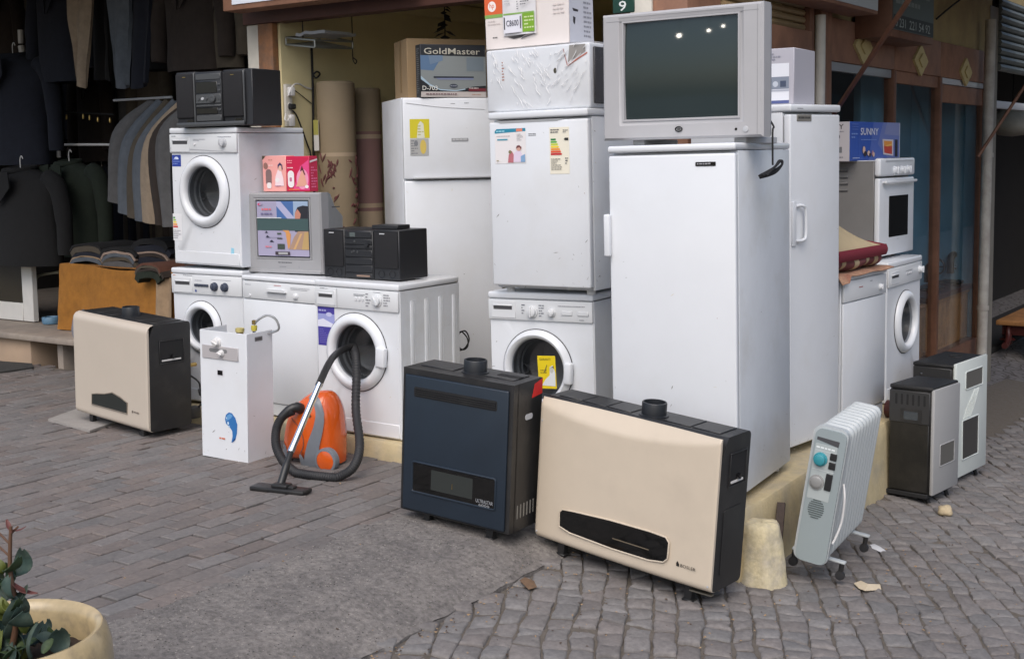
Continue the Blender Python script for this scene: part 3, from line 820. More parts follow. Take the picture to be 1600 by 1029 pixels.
# dishwasher
def dishwasher(label, loc, rz, tilt, w, d, h, pz, hx, style):
    t = thing('dishwasher', label, 'dishwasher', loc, rz, tilt, 'white dishwashers')
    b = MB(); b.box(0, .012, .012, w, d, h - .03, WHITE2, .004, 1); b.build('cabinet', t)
    b = MB(); b.box(-.002, -.008, h - .028, w + .002, d, h, WHITE, .009, 3); b.build('worktop', t)
    b = MB(); b.box(.003, -.006, pz, w - .003, .011, h - .032, PANELW, .007, 2); p = b.build('control_panel', t)
    b = MB(); b.box(.003, -.002, .086, w - .003, .011, pz - .004, WHITE, .006, 2); b.build('door', t)
    b = MB(); b.box(.008, .006, .012, w - .008, .011, .081, WHITE2, .002, 1); b.build('kick_plate', t)
    if style:
        b = MB(); b.box(hx - .075, -.0068, pz + .018, hx + .075, -.0062, pz + .066, LGREY)
        b.prism([(-.08, .0), (.08, .0), (.072, .016), (-.072, .016)], (hx, -.024, pz + .052), (1, 0, 0), (0, 0, 1), .02, PANELW); b.build('handle', p)
        knob(t, .44, pz + .035, .016, PANELW, -.006, .014)
        b = MB(); b.lathe([(.009, 0), (.008, -.006), (0, -.006)], (.065, -.006, pz + .02), (0, 1, 0), PANELW, 14); b.build('button', t)
        decal('print', t, (0, -.006, 0), FRONT, [('l', hx - .02, pz + .085, hx + .035, pz + .094, 1, (175, 60, 60)), ('l', .03, pz + .08, .075, pz + .088, 1, (150, 150, 155)), ('l', .40, pz + .07, .55, pz + .088, 2, (165, 165, 170))])
    else:
        knob(t, .50, pz + .045, .016, PANELW, -.006, .012)
        decal('print', t, (0, -.006, 0), FRONT, [('l', .20, pz + .062, .26, pz + .074, 1, (165, 70, 65)), ('l', .35, pz + .085, .40, pz + .094, 1, (110, 112, 120))])
    return t
dishwasher('white dishwasher with a centre grip, between two washing machines behind the boiler cover', (-5.582, 5.181, .095), .6, .9, .601, .6, .838, .70, .287, 1)
dishwasher('white dishwasher under the folded carpet on the right-hand side', (-2.317, 6.387, .096), 87.1, .1, .601, .58, .851, .706, .3, 0)

# machine holding the vacuum hose
t = washer('washing_machine', 'white washing machine with ribbed side, vacuum hose tucked in its door', (-4.863, 5.056, .095), .6, .7, .599, .53, .853, (.293, .467, .212, .150), .703, ridges=True)
W3 = t
drawer(t, .02, .715, .155, .80)
b = MB(); b.box(.167, -.0128, .706, .1685, -.0120, .81, SEAM); b.build('seam', t)
knob(t, .457, .762, .030, PANELW, -.012, a=60)
for k in range(3):
    b = MB(); b.box(.30 + k * .025, -.017, .752, .313 + k * .025, -.011, .772, PANELW, .002, 1); b.build('button', t)
decal('print', t, (0, -.012, 0), FRONT, [('l', .045, .802, .08, .811, 1, (90, 92, 100)), ('l', .085, .802, .12, .808, 1, (150, 150, 155)), ('l', .29, .776, .37, .79, 2, (110, 112, 118)), ('l', .375, .72, .41, .80, 5, (140, 140, 145)), ('l', .50, .73, .55, .80, 5, (140, 140, 145)), ('l', .43, .802, .53, .808, 1, (140, 140, 145))])
q0, q1 = LOC(t, 498, 538), LOC(t, 522.5, 480)
decal('sticker', t, (0, 0, 0), FRONT, [('p', [(q0.x, q0.z), (q1.x - .03, q0.z), (q1.x, q0.z + .12), (q1.x, q1.z), (q0.x, q1.z)], (70, 62, 148)),
    ('r', q0.x, q0.z + .105, q1.x, q1.z - .04, (150, 155, 205)), ('p', [(q0.x, q0.z + .105), (q1.x, q0.z + .105), (q1.x, q0.z + .12), (q0.x + .04, q0.z + .15), (q0.x, q0.z + .14)], (215, 216, 232)),
    ('e', q1.x - .04, q0.z + .175, .022, .012, (188, 190, 222)), ('l', q0.x + .008, q1.z - .032, q1.x - .008, q1.z - .012, 1, (170, 170, 215)), ('l', q0.x + .012, q0.z + .012, q1.x - .045, q0.z + .095, 8, (110, 104, 180))])
dr = [c for c in t.children if c.name.startswith('door')][0]
def door_grip(t, cx, cz, R, r, a):
    d = [c for c in t.children if c.name.startswith('door')][0]
    b = MB(); X = Matrix.Translation((cx, 0, cz)) @ Matrix.Rotation(-radians(a), 4, 'Y')
    b.box(r + .012, -.042, -.055, R + .012, -.006, .055, WHITE, .010, 3, X); b.build('handle', d)
door_grip(t, .293, .467, .212, .150, -3)

# machine under the small fridge
t = washer('washing_machine', 'white washing machine under the small fridge, yellow booklet in its door', (-3.721, 5.150, .092), 3.5, -.7, .601, .55, .832, (.280, .447, .196, .153), .690)
W4 = t
drawer(t, .02, .70, .165, .785)
knob(t, .262, .737, .028, PANELW, -.012, a=90); knob(t, .375, .737, .020, PANELW, -.012, a=75)
for x in (.43, .52):
    b = MB(); b.box(x, -.018, .725, x + .06, -.011, .745, PANELW, .002, 1); b.build('button', t)
decal('print', t, (0, -.012, 0), FRONT, [('l', .03, .775, .075, .785, 1, (90, 92, 100)), ('l', .10, .775, .145, .781, 1, (160, 160, 165)), ('l', .20, .72, .22, .775, 4, (120, 122, 130)), ('l', .30, .71, .33, .775, 5, (130, 132, 140)), ('l', .41, .765, .56, .775, 1, (160, 160, 165)), ('l', .53, .70, .58, .708, 1, (120, 122, 130))])
door_grip(t, .280, .447, .196, .153, -3)
# booklet standing in the door bowl
pb = LOC(t, 843.5, 606, 'y', -.004); pt = LOC(t, 870, 557, 'y', -.004)
BK = thing('booklet', 'yellow instruction booklet standing in the round door under the small fridge', 'booklet', Matrix(TM[t.name].inverted()) @ Vector((pb.x, -.012, pb.z)), 3.5, -3)
w_, h_ = pt.x - pb.x, pt.z - pb.z
b = MB(); b.box(0, 0, 0, w_, .004, h_, ink(222, 196, 20), .001, 1); b.build('cover', BK)
decal('print', BK, (0, 0, 0), FRONT, [('t', 'GARANTI', w_ * .12, h_ * .86, h_ * .07, w_ * .62, (90, 84, 30)), ('p', [(w_ * .2, h_ * .1), (w_ * .95, h_ * .08), (w_ * .97, h_ * .5), (w_ * .85, h_ * .72), (w_ * .68, h_ * .66), (w_ * .66, h_ * .42), (w_ * .4, h_ * .28)], (214, 216, 214)),
    ('e', w_ * .78, h_ * .58, w_ * .11, h_ * .1, (188, 188, 180)), ('p', [(w_ * .7, h_ * .62), (w_ * .9, h_ * .7), (w_ * .9, h_ * .6), (w_ * .84, h_ * .66)], (40, 40, 40)), ('l', w_ * .15, h_ * .45, w_ * .5, h_ * .6, 2, (150, 132, 20)), ('p', [(w_ * .35, h_ * .5), (w_ * .4, h_ * .5), (w_ * .55, h_ * .72), (w_ * .52, h_ * .73)], (80, 80, 60))])

# right-hand machine
t = washer('washing_machine', 'white washing machine under the small cooker on the right-hand side', (-2.372, 7.278, .095), 88.6, -.5, .601, .55, .85, (.322, .463, .190, .135), .70)
drawer(t, .03, .715, .18, .79)
knob(t, .545, .765, .022, PANELW, -.012)
for k in range(3):
    b = MB(); b.box(.31 + k * .035, -.017, .752, .33 + k * .035, -.011, .766, LGREY, .002, 1); b.build('button', t)
decal('print', t, (0, -.012, 0), FRONT, [('l', .10, .775, .17, .785, 1, (120, 120, 125)), ('l', .30, .772, .41, .78, 1, (120, 120, 125)), ('l', .55, .80, .58, .808, 1, (60, 62, 70))])

# fridges
def fridge(label, loc, rz, tilt, w, d, h, splits, lid, group='white fridges', handle=None, base=.03):
    t = thing('fridge', label, 'fridge', loc, rz, tilt, group)
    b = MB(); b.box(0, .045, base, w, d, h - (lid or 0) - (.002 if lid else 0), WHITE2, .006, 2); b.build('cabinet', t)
    if lid:
        b = MB(); b.box(-.003, -.004, h - lid, w + .003, d, h, WHITE, .010, 3); b.build('top_panel', t)
    z0 = base + .015
    for k, z1 in enumerate(splits + [h - (lid + .009 if lid else 0)]):
        b = MB(); b.box(0, 0, z0, w, .038, z1 - .004, WHITE, .009, 3); b.build('door', t)
        b = MB(); b.box(.012, .0385, z0 + .01, w - .012, .0445, z1 - .014, GASKET); b.build('gasket', t)
        z0 = z1 + .006
    for x in (.05, w - .05):
        b = MB(); b.lathe([(.022, 0), (.022, base + .002), (0, base + .002)], (x, .09, -.001), (0, 0, 1), OFFWHITE, 14); b.build('foot', t)
        b = MB(); b.lathe([(.022, 0), (.022, base + .002), (0, base + .002)], (x, d - .09, -.001), (0, 0, 1), OFFWHITE, 14); b.build('foot', t)
    return t

t = fridge('tall white single-door fridge with a black badge, under the big television', (-2.775, 4.758, .1), 5.3, -.5, .579, .755, 1.541, [], .030)
BIG = t
b = MB(); b.box(-.016, -.030, 1.06, .012, -.001, 1.245, WHITE, .007, 3); b.box(-.020, -.010, 1.06, -.002, .03, 1.245, WHITE, .004, 2); b.build('handle', t)
b = MB(); b.box(.405, -.004, 1.446, .495, .002, 1.464, BLACKG, .002, 1); bd = b.build('badge', t)
decal('lettering', bd, (0, -.004, 0), FRONT, [('l', .413, 1.449, .488, 1.462, 1, (150, 150, 155))], .0006)

t = fridge('tall white fridge facing right with a loop handle and grey badge', (-2.359, 5.779, .095), 82, -.5, .492, .58, 1.738, [], .036)
FR = t
b = MB(); b.box(.008, -.010, 1.05, .045, .002, 1.268, WHITE, .004, 2)
b.tube(smooth_path([(.04, -.006, 1.245), (.085, -.020, 1.245), (.11, -.022, 1.22), (.112, -.022, 1.1), (.085, -.020, 1.075), (.04, -.006, 1.075)], 6), .0085, WHITE, 10); b.build('handle', t)
b = MB(); b.box(.06, -.003, 1.655, .20, .002, 1.688, mat('badge_grey', (.22, .21, .19), .4), .002, 1); b.build('badge', t)
decal('lettering', t, (0, -.003, 0), FRONT, [('l', .07, 1.662, .19, 1.683, 1, (70, 70, 68)), ('l', .06, 1.712, .12, 1.722, 1, (120, 122, 128))], .0015)

t = fridge('small white fridge with energy label, stacked on a washing machine', (-3.665, 5.095, .926), .9, -.5, .570, .574, .897, [], .036, base=.022)
MF = t
b = MB(); b.prism([(.04, .0), (.44, .0), (.40, -.012), (.07, -.012)], (0, -.0008, .853), (1, 0, 0), (0, 0, 1), .0006, mat('grip_shadow', (.32, .33, .34), .7)); b.build('grip_shade', t)  # flat grey patch on the door, paints the shade inside the grip
q0, q1 = LOC(t, 774.5, 256), LOC(t, 821, 200)
X0, Z0, X1, Z1 = q0.x, q0.z, q1.x, q1.z; ww, hh = X1 - X0, Z1 - Z0
decal('sticker', t, (0, 0, 0), FRONT, [('r', X0, Z0, X1, Z1, (226, 222, 222)), ('p', [(X0, Z1 - hh * .13), (X1, Z1 - hh * .09), (X1, Z1), (X0 + .012, Z1), (X0, Z1 - .01)], (40, 132, 160)),
    ('r', X1 - ww * .3, Z1 - hh * .09, X1 - ww * .1, Z1 - hh * .01, (220, 130, 105)), ('l', X0 + ww * .05, Z1 - hh * .11, X0 + ww * .33, Z1 - hh * .03, 1, (150, 205, 220)),
    ('l', X0 + ww * .06, Z1 - hh * .24, X0 + ww * .5, Z1 - hh * .19, 1, (180, 170, 172)), ('r', X0 + ww * .08, Z1 - hh * .33, X0 + ww * .42, Z1 - hh * .29, (70, 150, 172)), ('l', X1 - ww * .28, Z1 - hh * .36, X1 - ww * .08, Z1 - hh * .15, 5, (180, 178, 178)),
    ('p', [(X0 + ww * .42, Z0 + .004), (X0 + ww * .45, Z0 + hh * .25), (X0 + ww * .55, Z0 + hh * .36), (X0 + ww * .63, Z0 + hh * .22), (X0 + ww * .6, Z0 + .004)], (185, 110, 118)),
    ('p', [(X0 + ww * .6, Z0 + .006), (X0 + ww * .62, Z0 + hh * .3), (X0 + ww * .8, Z0 + hh * .4), (X0 + ww * .92, Z0 + hh * .2), (X0 + ww * .85, Z0 + .006)], (220, 205, 222)),
    ('p', [(X0 + ww * .84, Z0 + .006), (X0 + ww * .84, Z0 + hh * .2), (X1 - .004, Z0 + hh * .26), (X1 - .003, Z0 + .006)], (130, 165, 200)), ('e', X0 + ww * .78, Z0 + hh * .42, ww * .075, hh * .07, (205, 160, 145)),
    ('p', [(X0 + ww * .69, Z0 + hh * .42), (X0 + ww * .72, Z0 + hh * .5), (X0 + ww * .8, Z0 + hh * .52), (X0 + ww * .87, Z0 + hh * .46), (X0 + ww * .86, Z0 + hh * .4), (X0 + ww * .8, Z0 + hh * .46)], (110, 60, 62)), ('e', X0 + ww * .5, Z0 + hh * .33, ww * .05, hh * .05, (130, 120, 85)), ('l', X0 + .01, Z0 + .008, X0 + ww * .16, Z0 + .02, 1, (160, 150, 120))])
q0, q1 = LOC(t, 860, 272), LOC(t, 889, 198)
decal('energy_label', t, (0, 0, 0), FRONT, energy(q0.x, q0.z, q1.x - q0.x, q1.z - q0.z))
q0, q1 = LOC(t, 826, 213), LOC(t, 838, 209)
decal('badge', t, (0, 0, 0), FRONT, [('l', q0.x, q0.z, q1.x, q1.z + .004, 2, (80, 82, 88))])

t = fridge('tall grey white two-door fridge inside the shop with a yellow magnet note', (-4.785, 5.771, .09), 52, 0, .60, .62, 1.875, [1.385], .0)
FL = t
b = MB(); b.box(.05, -.022, 1.392, .595, -.0005, 1.404, LGREY, .004, 2); b.build('handle', t)
b = MB()
b.tube(smooth_path([LOC(t, 634, 161, 'y', -.0012), LOC(t, 690, 167.5, 'y', -.0012), LOC(t, 757, 171, 'y', -.0012)], 8), .0016, mat('crease_grey', (.4, .4, .41), .5), 5); b.build('crease', t)
q0, q1 = LOC(t, 640.5, 216), LOC(t, 670.5, 186); q2 = LOC(t, 670, 243)
a_, c_ = q1.x - q0.x, q1.z - q0.z
decal('magnet_note', t, (0, 0, 0), FRONT, [('r', q0.x, q0.z, q1.x, q1.z, (205, 192, 40)), ('p', [(q0.x + a_ * .35, q0.z), (q0.x + a_ * .75, q0.z), (q0.x + a_ * .7, q1.z - c_ * .25), (q0.x + a_ * .55, q1.z - c_ * .1), (q0.x + a_ * .42, q1.z - c_ * .3)], (214, 214, 196)), ('l', q0.x + a_ * .4, q0.z + c_ * .1, q1.x - a_ * .3, q1.z - c_ * .3, 4, (180, 178, 120)),
    ('r', q0.x, q2.z, q2.x, q0.z - .004, (168, 168, 166)), ('e', q0.x + a_ * .66, (q2.z + q0.z) / 2, a_ * .16, c_ * .38, (205, 180, 90)), ('l', q0.x + .006, q2.z + .006, q0.x + a_ * .4, q0.z - .01, 6, (120, 120, 124)), ('e', q0.x + a_ * .3, (q2.z + q0.z) / 2 + .02, a_ * .1, c_ * .15, (120, 122, 126))])
q0, q1 = LOC(t, 705.5, 221), LOC(t, 731.5, 215.5)
b = MB(); b.box(q0.x, -.003, q0.z, q1.x, .001, q1.z, GREYP, .001, 1); bd = b.build('badge', t)
decal('lettering', bd, (0, -.003, 0), FRONT, [('l', q0.x + .008, q0.z + .002, q1.x - .008, q1.z, 1, (190, 190, 192))], .0006)
q0, q1 = LOC(t, 704, 164), LOC(t, 733, 160)
decal('print', t, (0, 0, 0), FRONT, [('l', q0.x, q0.z + .004, q0.x + .03, q1.z - .004, 1, (110, 110, 115)), ('l', q1.x - .03, q0.z + .006, q1.x, q1.z, 1, (110, 110, 115))])

# cooker on the right-hand machine
t = thing('cooker', 'small white cooker with a dark oven window, stacked on the right washing machine', 'cooker', (-2.46, 7.381, .953), 87.3, 0)
w, d, h = .583, .56, .604
SIDEG = mat('cooker_side', (.20, .195, .19), .45, var=.08, vs=6)
b = MB(); b.box(.004, .036, .012, w - .004, d, h - .016, SIDEG, .004, 1); b.build('body', t)
b = MB(); b.box(0, .03, h - .020, w, d, h - .012, LGREY, .003, 1); b.build('hob', t)
b = MB(); b.box(0, -.004, .495, w, .036, h, WHITE, .014, 3); cp = b.build('control_panel', t)
b = MB(); b.box(.08, -.006, h - .022, w - .03, -.0035, h - .014, LGREY)
for k in range(12): b.box(.07 + k * .04, .004, h - .001, .095 + k * .04, .010, h + .001, SEAM)
b.build('trim', cp)
for x, z in ((.235, .530), (.352, .530), (.455, .532)): knob(t, x, z, .024, WHITE, -.004, .018, a=90)
b = MB(); b.box(0, 0, .015, w, .034, .484, WHITE, .010, 3); dd = b.build('door', t)
b = MB(); b.prism(rrect(.155, .125, .475, .375, .008), (0, -.002, 0), (1, 0, 0), (0, 0, 1), .003, DARKGLASS); b.build('window', dd)
b = MB(); b.box(.03, -.032, .452, w - .03, -.014, .470, WHITE, .006, 2); b.box(.05, -.02, .455, .075, .004, .467, WHITE); b.box(w - .075, -.02, .455, w - .05, .004, .467, WHITE); b.build('handle', dd)
b = MB()
for k in range(4): b.box(-.0005, .20, .545 - k * .04 - .02, .006, .40, .556 - k * .04 - .02, SEAM, 0); b.tube([(.003, .20, .556 - k * .04 - .02), (.003, .40, .556 - k * .04 - .02)], .006, SIDEG, 8)
b.build('vents', t)
b = MB(); b.prism(rrect(-.52, .50, -.44, .55, .02), (-.0, 0, 0), (0, -1, 0), (0, 0, 1), .01, BLACK)
b.build('side_grip', t)
decal('print', t, (0, -.0, 0), FRONT, [('l', .29, .105, .34, .112, 1, (140, 140, 145))], .0015)

# ------------------------------------------------------------------ televisions, stereos, boxes
t = thing('television', 'big silver television standing on the tall white fridge', 'television', (-2.91, 4.922, 1.668), -.6, 0, 'old tube televisions')
w, h, d = .777, .557, .46
sx0, sx1, sz0, sz1 = .113, .661, .092, .512
def tube_tv(t, w, h, d, scr, bez, m, shellm):
    x0, z0, x1, z1 = scr
    b = MB(); o_ = [(0, 0), (w, 0), (w, h), (0, h)]
    def loop(ins, y): return [(ins, y, ins), (w - ins, y, ins), (w - ins, y, h - ins), (ins, y, h - ins)]
    def sl(e, y): return [(x0 - e, y, z0 - e), (x1 + e, y, z0 - e), (x1 + e, y, z1 + e), (x0 - e, y, z1 + e)]
    L = [loop(0, .075), loop(0, .010), loop(.010, 0), sl(bez, 0), sl(bez * .9, .002), sl(.012, .004), sl(.010, -.0015), sl(.003, -.0015), sl(0, .018)]
    vs = [p for q in L for p in q]
    b.add(vs, [[q * 4 + k, q * 4 + (k + 1) % 4, (q + 1) * 4 + (k + 1) % 4, (q + 1) * 4 + k] for q in range(len(L) - 1) for k in range(4)], m)
    fr = b.build('bezel', t, 30)
    s = MB(); cx, cz = (x0 + x1) / 2, (z0 + z1) / 2
    s.sheet(16, 12, lambda u, v: (x0 - .002 + (x1 - x0 + .004) * u, .003 + .0065 * ((2 * u - 1) ** 2 + (2 * v - 1) ** 2), z0 - .002 + (z1 - z0 + .004) * v), SCREEN)
    sc = s.build('screen', t, 80)
    k = MB()
    R = [(0, .075, 0, 0, w, h), (1, .12, .015, .012, w - .015, h - .012), (2, .26, .09, .03, w - .09, h - .09), (3, d, .18, .05, w - .18, h - .16)]
    vs = [];
    for _, y, a, c, e, f in R: vs += [(a, y, c), (e, y, c), (e, y, f), (a, y, f)]
    k.add(vs, [[q * 4 + j, q * 4 + (j + 1) % 4, (q + 1) * 4 + (j + 1) % 4, (q + 1) * 4 + j] for q in range(3) for j in range(4)] + [[12, 13, 14, 15]], shellm)
    k.build('back_shell', t, 20)
    return fr, sc
SCREEN = mat('tube_screen', (.024, .036, .037), .035, spec=.5)
fr, sc = tube_tv(t, w, h, d, (sx0, sz0, sx1, sz1), .028, SILVER, LGREY)
b = MB(); b.tube([Vector((.385 + .016 * cos(a), -.003, .042 + .010 * sin(a))) for a in [2 * pi * k / 24 for k in range(26)]], .0028, BLACKG, 8, False); b.box(.378, -.004, .040, .392, -.001, .044, BLACKG)
b.build('logo', t)
b = MB(); b.lathe([(.006, 0), (.005, -.003), (0, -.003)], (.655, 0, .035), (0, 1, 0), BLACKG, 14); b.build('button', t)
b = MB(); b.lathe([(.013, 0), (.012, -.004), (0, -.005)], (.70, 0, .034), (0, 1, 0), LGREY, 18); b.build('button', t)
for x in (.12, w - .16):
    b = MB(); b.box(x, .06, -.0265, x + .06, .38, .002, LGREY, .004, 1); b.build('foot', t)
b = MB(); b.box(.02, -.0006, h - .034, w - .02, .001, h - .031, mat('silver_line', (.3, .3, .31), .5)); b.box(.75, -.0006, .012, .753, .001, h - .012, mat('silver_line', (.3, .3, .31), .5)); b.build('seam', t)
c0, c1 = LOC(t, 1206, 130, 'x', w + .006), LOC(t, 1208, 258, 'x', w + .012)
b = MB(); b.tube(smooth_path([(w - .06, .16, .10), (w + .004, c1.y + .02, .045), (w + .009, c1.y, c1.z + .14), (w + .010, c1.y, c1.z)], 10), .0042, BLACKM, 7)
cz_ = c1.z - .01
for k in range(3):
    P = [(w + .012 + .007 * k, c1.y - .14 + .02 * k, cz_ - .032), (w + .016 + .005 * k, c1.y, cz_ + .004 * k), (w + .014, c1.y + .06 + .01 * k, cz_ + .028), (w + .02, c1.y + .075, cz_ + .012), (w + .018, c1.y, cz_ - .012 - .006 * k), (w + .012, c1.y - .13, cz_ - .04)]
    b.tube(smooth_path(P, 6), .0052, BLACKM, 7)
b.build('power_cord', t)

t = thing('television', 'small grey television with a picture sheet on its screen, on the dishwasher', 'television', (-5.659, 5.304, .936), 6.3, 0, 'old tube televisions')
w, h, d = .571, .48, .46
q0, q1 = LOC(t, 403, 400.5), LOC(t, 481.5, 313)
x0, z0, x1, z1 = q0.x, q0.z, q1.x, q1.z
TVG = mat('tv_grey', (.30, .30, .31), .42, var=.03)
tube_tv(t, w, h, d, (x0, z0, x1, z1), .018, TVG, GREYP)
b = MB(); b.box(.02, .02, -.001, w - .02, .30, .03, GREYP, .004, 1); b.box(.01, -.004, .0, w - .01, .02, .022, TVG, .004, 1); b.build('stand', t)
ww, hh = x1 - x0, z1 - z0
P = lambda u, v: (x0 + ww * u, z0 + hh * v)
def PP(*a): return [P(*q) for q in a]
def RR(u0, v0, u1, v1, c): return ('p', PP((u0, v0), (u1, v0), (u1, v1), (u0, v1)), c)
decal('picture_sheet', t, (0, -.0, 0), FRONT, [RR(.02, .02, .995, .985, (160, 155, 180)), RR(.4, .68, .72, .985, (70, 105, 160)), ('p', PP((.4, .98), (.48, .98), (.75, .68), (.6, .68), (.4, .9)), (170, 170, 200)), RR(.72, .68, .995, .985, (150, 170, 195)),
    ('p', PP((.74, .45), (.76, .8), (.8, .88), (.9, .91), (.995, .9), (.995, .45)), (38, 38, 46)), ('p', PP((.745, .68), (.75, .78), (.8, .85), (.86, .76), (.84, .68)), (190, 130, 110)),
    RR(.02, .47, .995, .68, (62, 84, 84)), ('p', PP((.6, .14), (.56, .44), (.5, .475), (.62, .475), (.66, .4), (.64, .2)), (205, 145, 85)), ('p', PP((.62, .14), (.72, .36), (.8, .46), (.995, .465), (.995, .14)), (165, 135, 115)), ('p', PP((.7, .14), (.84, .42), (.88, .42), (.74, .14)), (200, 160, 110)), ('p', PP((.86, .14), (.92, .44), (.995, .45), (.995, .14)), (180, 150, 100)),
    RR(.4, .14, .54, .235, (62, 72, 64)), RR(.4, .40, .48, .43, (72, 84, 76)), RR(.4, .32, .5, .34, (60, 64, 60)), ('p', PP((.16, .425), (.22, .425), (.2, .46)), (40, 40, 60)), ('p', PP((.18, .345), (.26, .345), (.21, .385)), (40, 40, 60)), ('p', PP((.25, .265), (.34, .265), (.29, .305)), (40, 40, 60)), RR(.18, .343, .48, .348, (90, 90, 110)),
    ('l', *P(.12, .80), *P(.32, .88), 1, (210, 110, 120)), ('l', *P(.1, .72), *P(.36, .80), 1, (110, 105, 140)), ('l', *P(.17, .15), *P(.34, .21), 1, (205, 125, 140)), ('e', *P(.09, .93), ww * .045, hh * .02, (200, 60, 100)), ('e', *P(.11, .93), ww * .035, hh * .014, (160, 155, 180)), RR(.36, .04, .64, .10, (60, 50, 58)), RR(.42, .05, .6, .09, (160, 160, 160)), RR(.02, .685, .5, .70, (200, 205, 205))], .0026, .00025)
decal('lettering', t, (0, 0, 0), FRONT, [('l', .245, .058, .39, .07, 1, (70, 72, 78)), ('l', .255, .035, .36, .043, 1, (110, 112, 118)), ('r', .40, .033, .402, .046, (110, 112, 118))])
b = MB(); b.box(w - .001, .11, h - .092, w + .0, .19, h - .086, SEAM); b.build('vent', t)

def stereo(label, loc, rz, w, d, h, kind):
    t = thing('stereo', label, 'stereo', loc, rz, 0, 'black stereo systems')
    return t
# stereo on the upper left machine
t = stereo('black stereo with rounded speakers on the upper left washing machine', (-6.066, 5.153, 1.819), 7.2, .589, .283, .33, 0)
w, d, h = .589, .283, .33
DK = mat('stereo_dark', (.018, .019, .022), .45, bump=.1, bs=200); DK2 = mat('stereo_trim', (.06, .063, .066), .35)
CLOTHS = mat('speaker_cloth', (.011, .011, .013), .9, bump=.3, bs=600)
for x0, x1 in ((0, .155), (.365, .535)):
    b = MB(); b.box(x0, .012, 0, x1, d, h, DK, .012, 3); sp = b.build('speaker', t)
    b = MB(); b.box(x0 + .006, .0, .05, x1 - .012, .016, h - .012, CLOTHS, .010, 3); b.build('grille', sp)
    b = MB(); b.prism([(-.03, 0), (.03, 0), (.022, .03), (-.022, .03)], ((x0 + x1) / 2 + .03, .008, .012), (1, 0, 0), (0, 0, 1), .012, BLACKG); b.build('bass_port', sp)
    b = MB(); b.tube(smooth_path([(x1 - .004, .006, .02), (x1 - .001, .002, .07), (x1 - .001, .002, h - .06), (x1 - .006, .008, h - .012)], 6), .006, DK2, 8); b.build('trim', sp)
    b = MB(); b.box((x0 + x1) / 2 - .012, -.002, h - .035, (x0 + x1) / 2 + .012, .002, h - .031, BRASS); b.build('badge', sp)
b = MB(); b.box(.535, .012, 0, w, d, h, DK, .004, 1); b.build('side_case', t)
b = MB(); b.box(.157, .004, 0, .363, d, h - .006, DK, .006, 2); ct = b.build('centre_unit', t)
for z0, z1, m, y in ((.275, .312, DK2, 0), (.195, .265, BLACKG, .002), (.135, .190, DK2, -.002), (.115, .128, DK2, -.003), (.072, .110, BLACKG, .001), (.03, .066, DK2, -.002)):
    b = MB(); b.box(.165, y, z0, .330 if m is BLACKG else .358, .01, z1, m, .003, 1); b.build('panel', ct)
b = MB(); b.lathe([(.024, 0), (.022, -.012), (.017, -.014), (0, -.010)], (.30, -.002, .163), (0, 1, 0), DK2, 24); b.build('knob', ct)
for k in range(3):
    b = MB(); b.lathe([(.010, 0), (.008, -.006), (0, -.006)], (.19 + .03 * k, -.002, .163), (0, 1, 0), LGREY if k == 1 else DK2, 14); b.build('button', ct)
for z in (.24, .205, .15, .09): 
    b = MB(); b.box(.335, -.002, z, .356, .004, z + .012, DK2, .002, 1); b.build('button', ct)
b = MB(); b.box(.005, -.004, 0, .53, .012, .026, DK2, .005, 2); b.build('base', t)

# stereo on the hose machine
t = stereo('black boxy stereo on top of the washing machine with the vacuum hose', (-4.882, 5.155, .950), .3, .55, .25, .272, 1)
w, d, h = .55, .252, .270
for x0, x1 in ((0, .158), (.368, .55)):
    b = MB(); b.box(x0, .006, 0, x1, d, h, DK, .004, 1); sp = b.build('speaker', t)
    b = MB(); b.box(x0 + .008, .001, .062, x1 - .008, .008, h - .008, CLOTHS, .006, 2); b.build('grille', sp)
    for q in (.3, .72):
        b = MB(); b.lathe([(.021, -.002), (.019, -.001), (.016, .012), (0, .02)], (x0 + (x1 - x0) * q, .0055, .031), (0, 1, 0), BLACKG, 18); b.build('bass_port', sp)
    b = MB(); b.box(x0 + .05, -.0012, h - .022, x0 + .085, .002, h - .016, LGREY); b.build('badge', sp)
b = MB(); b.box(.160, .004, 0, .366, d, h - .004, DK, .004, 1); ct = b.build('centre_unit', t)
for z0, z1 in ((.225, .262), (.188, .22), (.165, .184), (.12, .160), (.078, .116), (.035, .074), (.008, .03)):
    b = MB(); b.box(.166, -.002, z0, .362, .006, z1, DK, .003, 1); b.build('panel', ct)
b = MB(); b.box(.205, -.003, .232, .245, -.0015, .255, mat('display', (.10, .12, .12), .2)); b.build('display', ct)
b = MB(); b.lathe([(.016, 0), (.014, -.012), (0, -.012)], (.332, -.002, .192), (0, 1, 0), DK, 20); b.build('knob', ct)
for x, z in ((.24, .206), (.235, .152), (.26, .148), (.22, .146)):
    b = MB(); b.lathe([(.007, 0), (.006, -.004), (0, -.004)], (x, -.002, z), (0, 1, 0), DK2, 12); b.build('button', ct)
b = MB(); b.box(.25, -.004, .012, .345, -.002, .022, mat('label_tan', (.25, .17, .13), .5)); b.build('label', ct)
b = MB(); b.box(.315, .04, .0, .49, .16, .022, DK, .003, 1)
o = b.build('disc_player', None); o.matrix_world = Matrix(TM[t.name].inverted()) @ Matrix.Translation((0, 0, h + .0015)) @ Matrix.Rotation(radians(4), 4, 'Z')
tag(o, 'flat black slab lying on the lower boxy stereo', 'disc player')
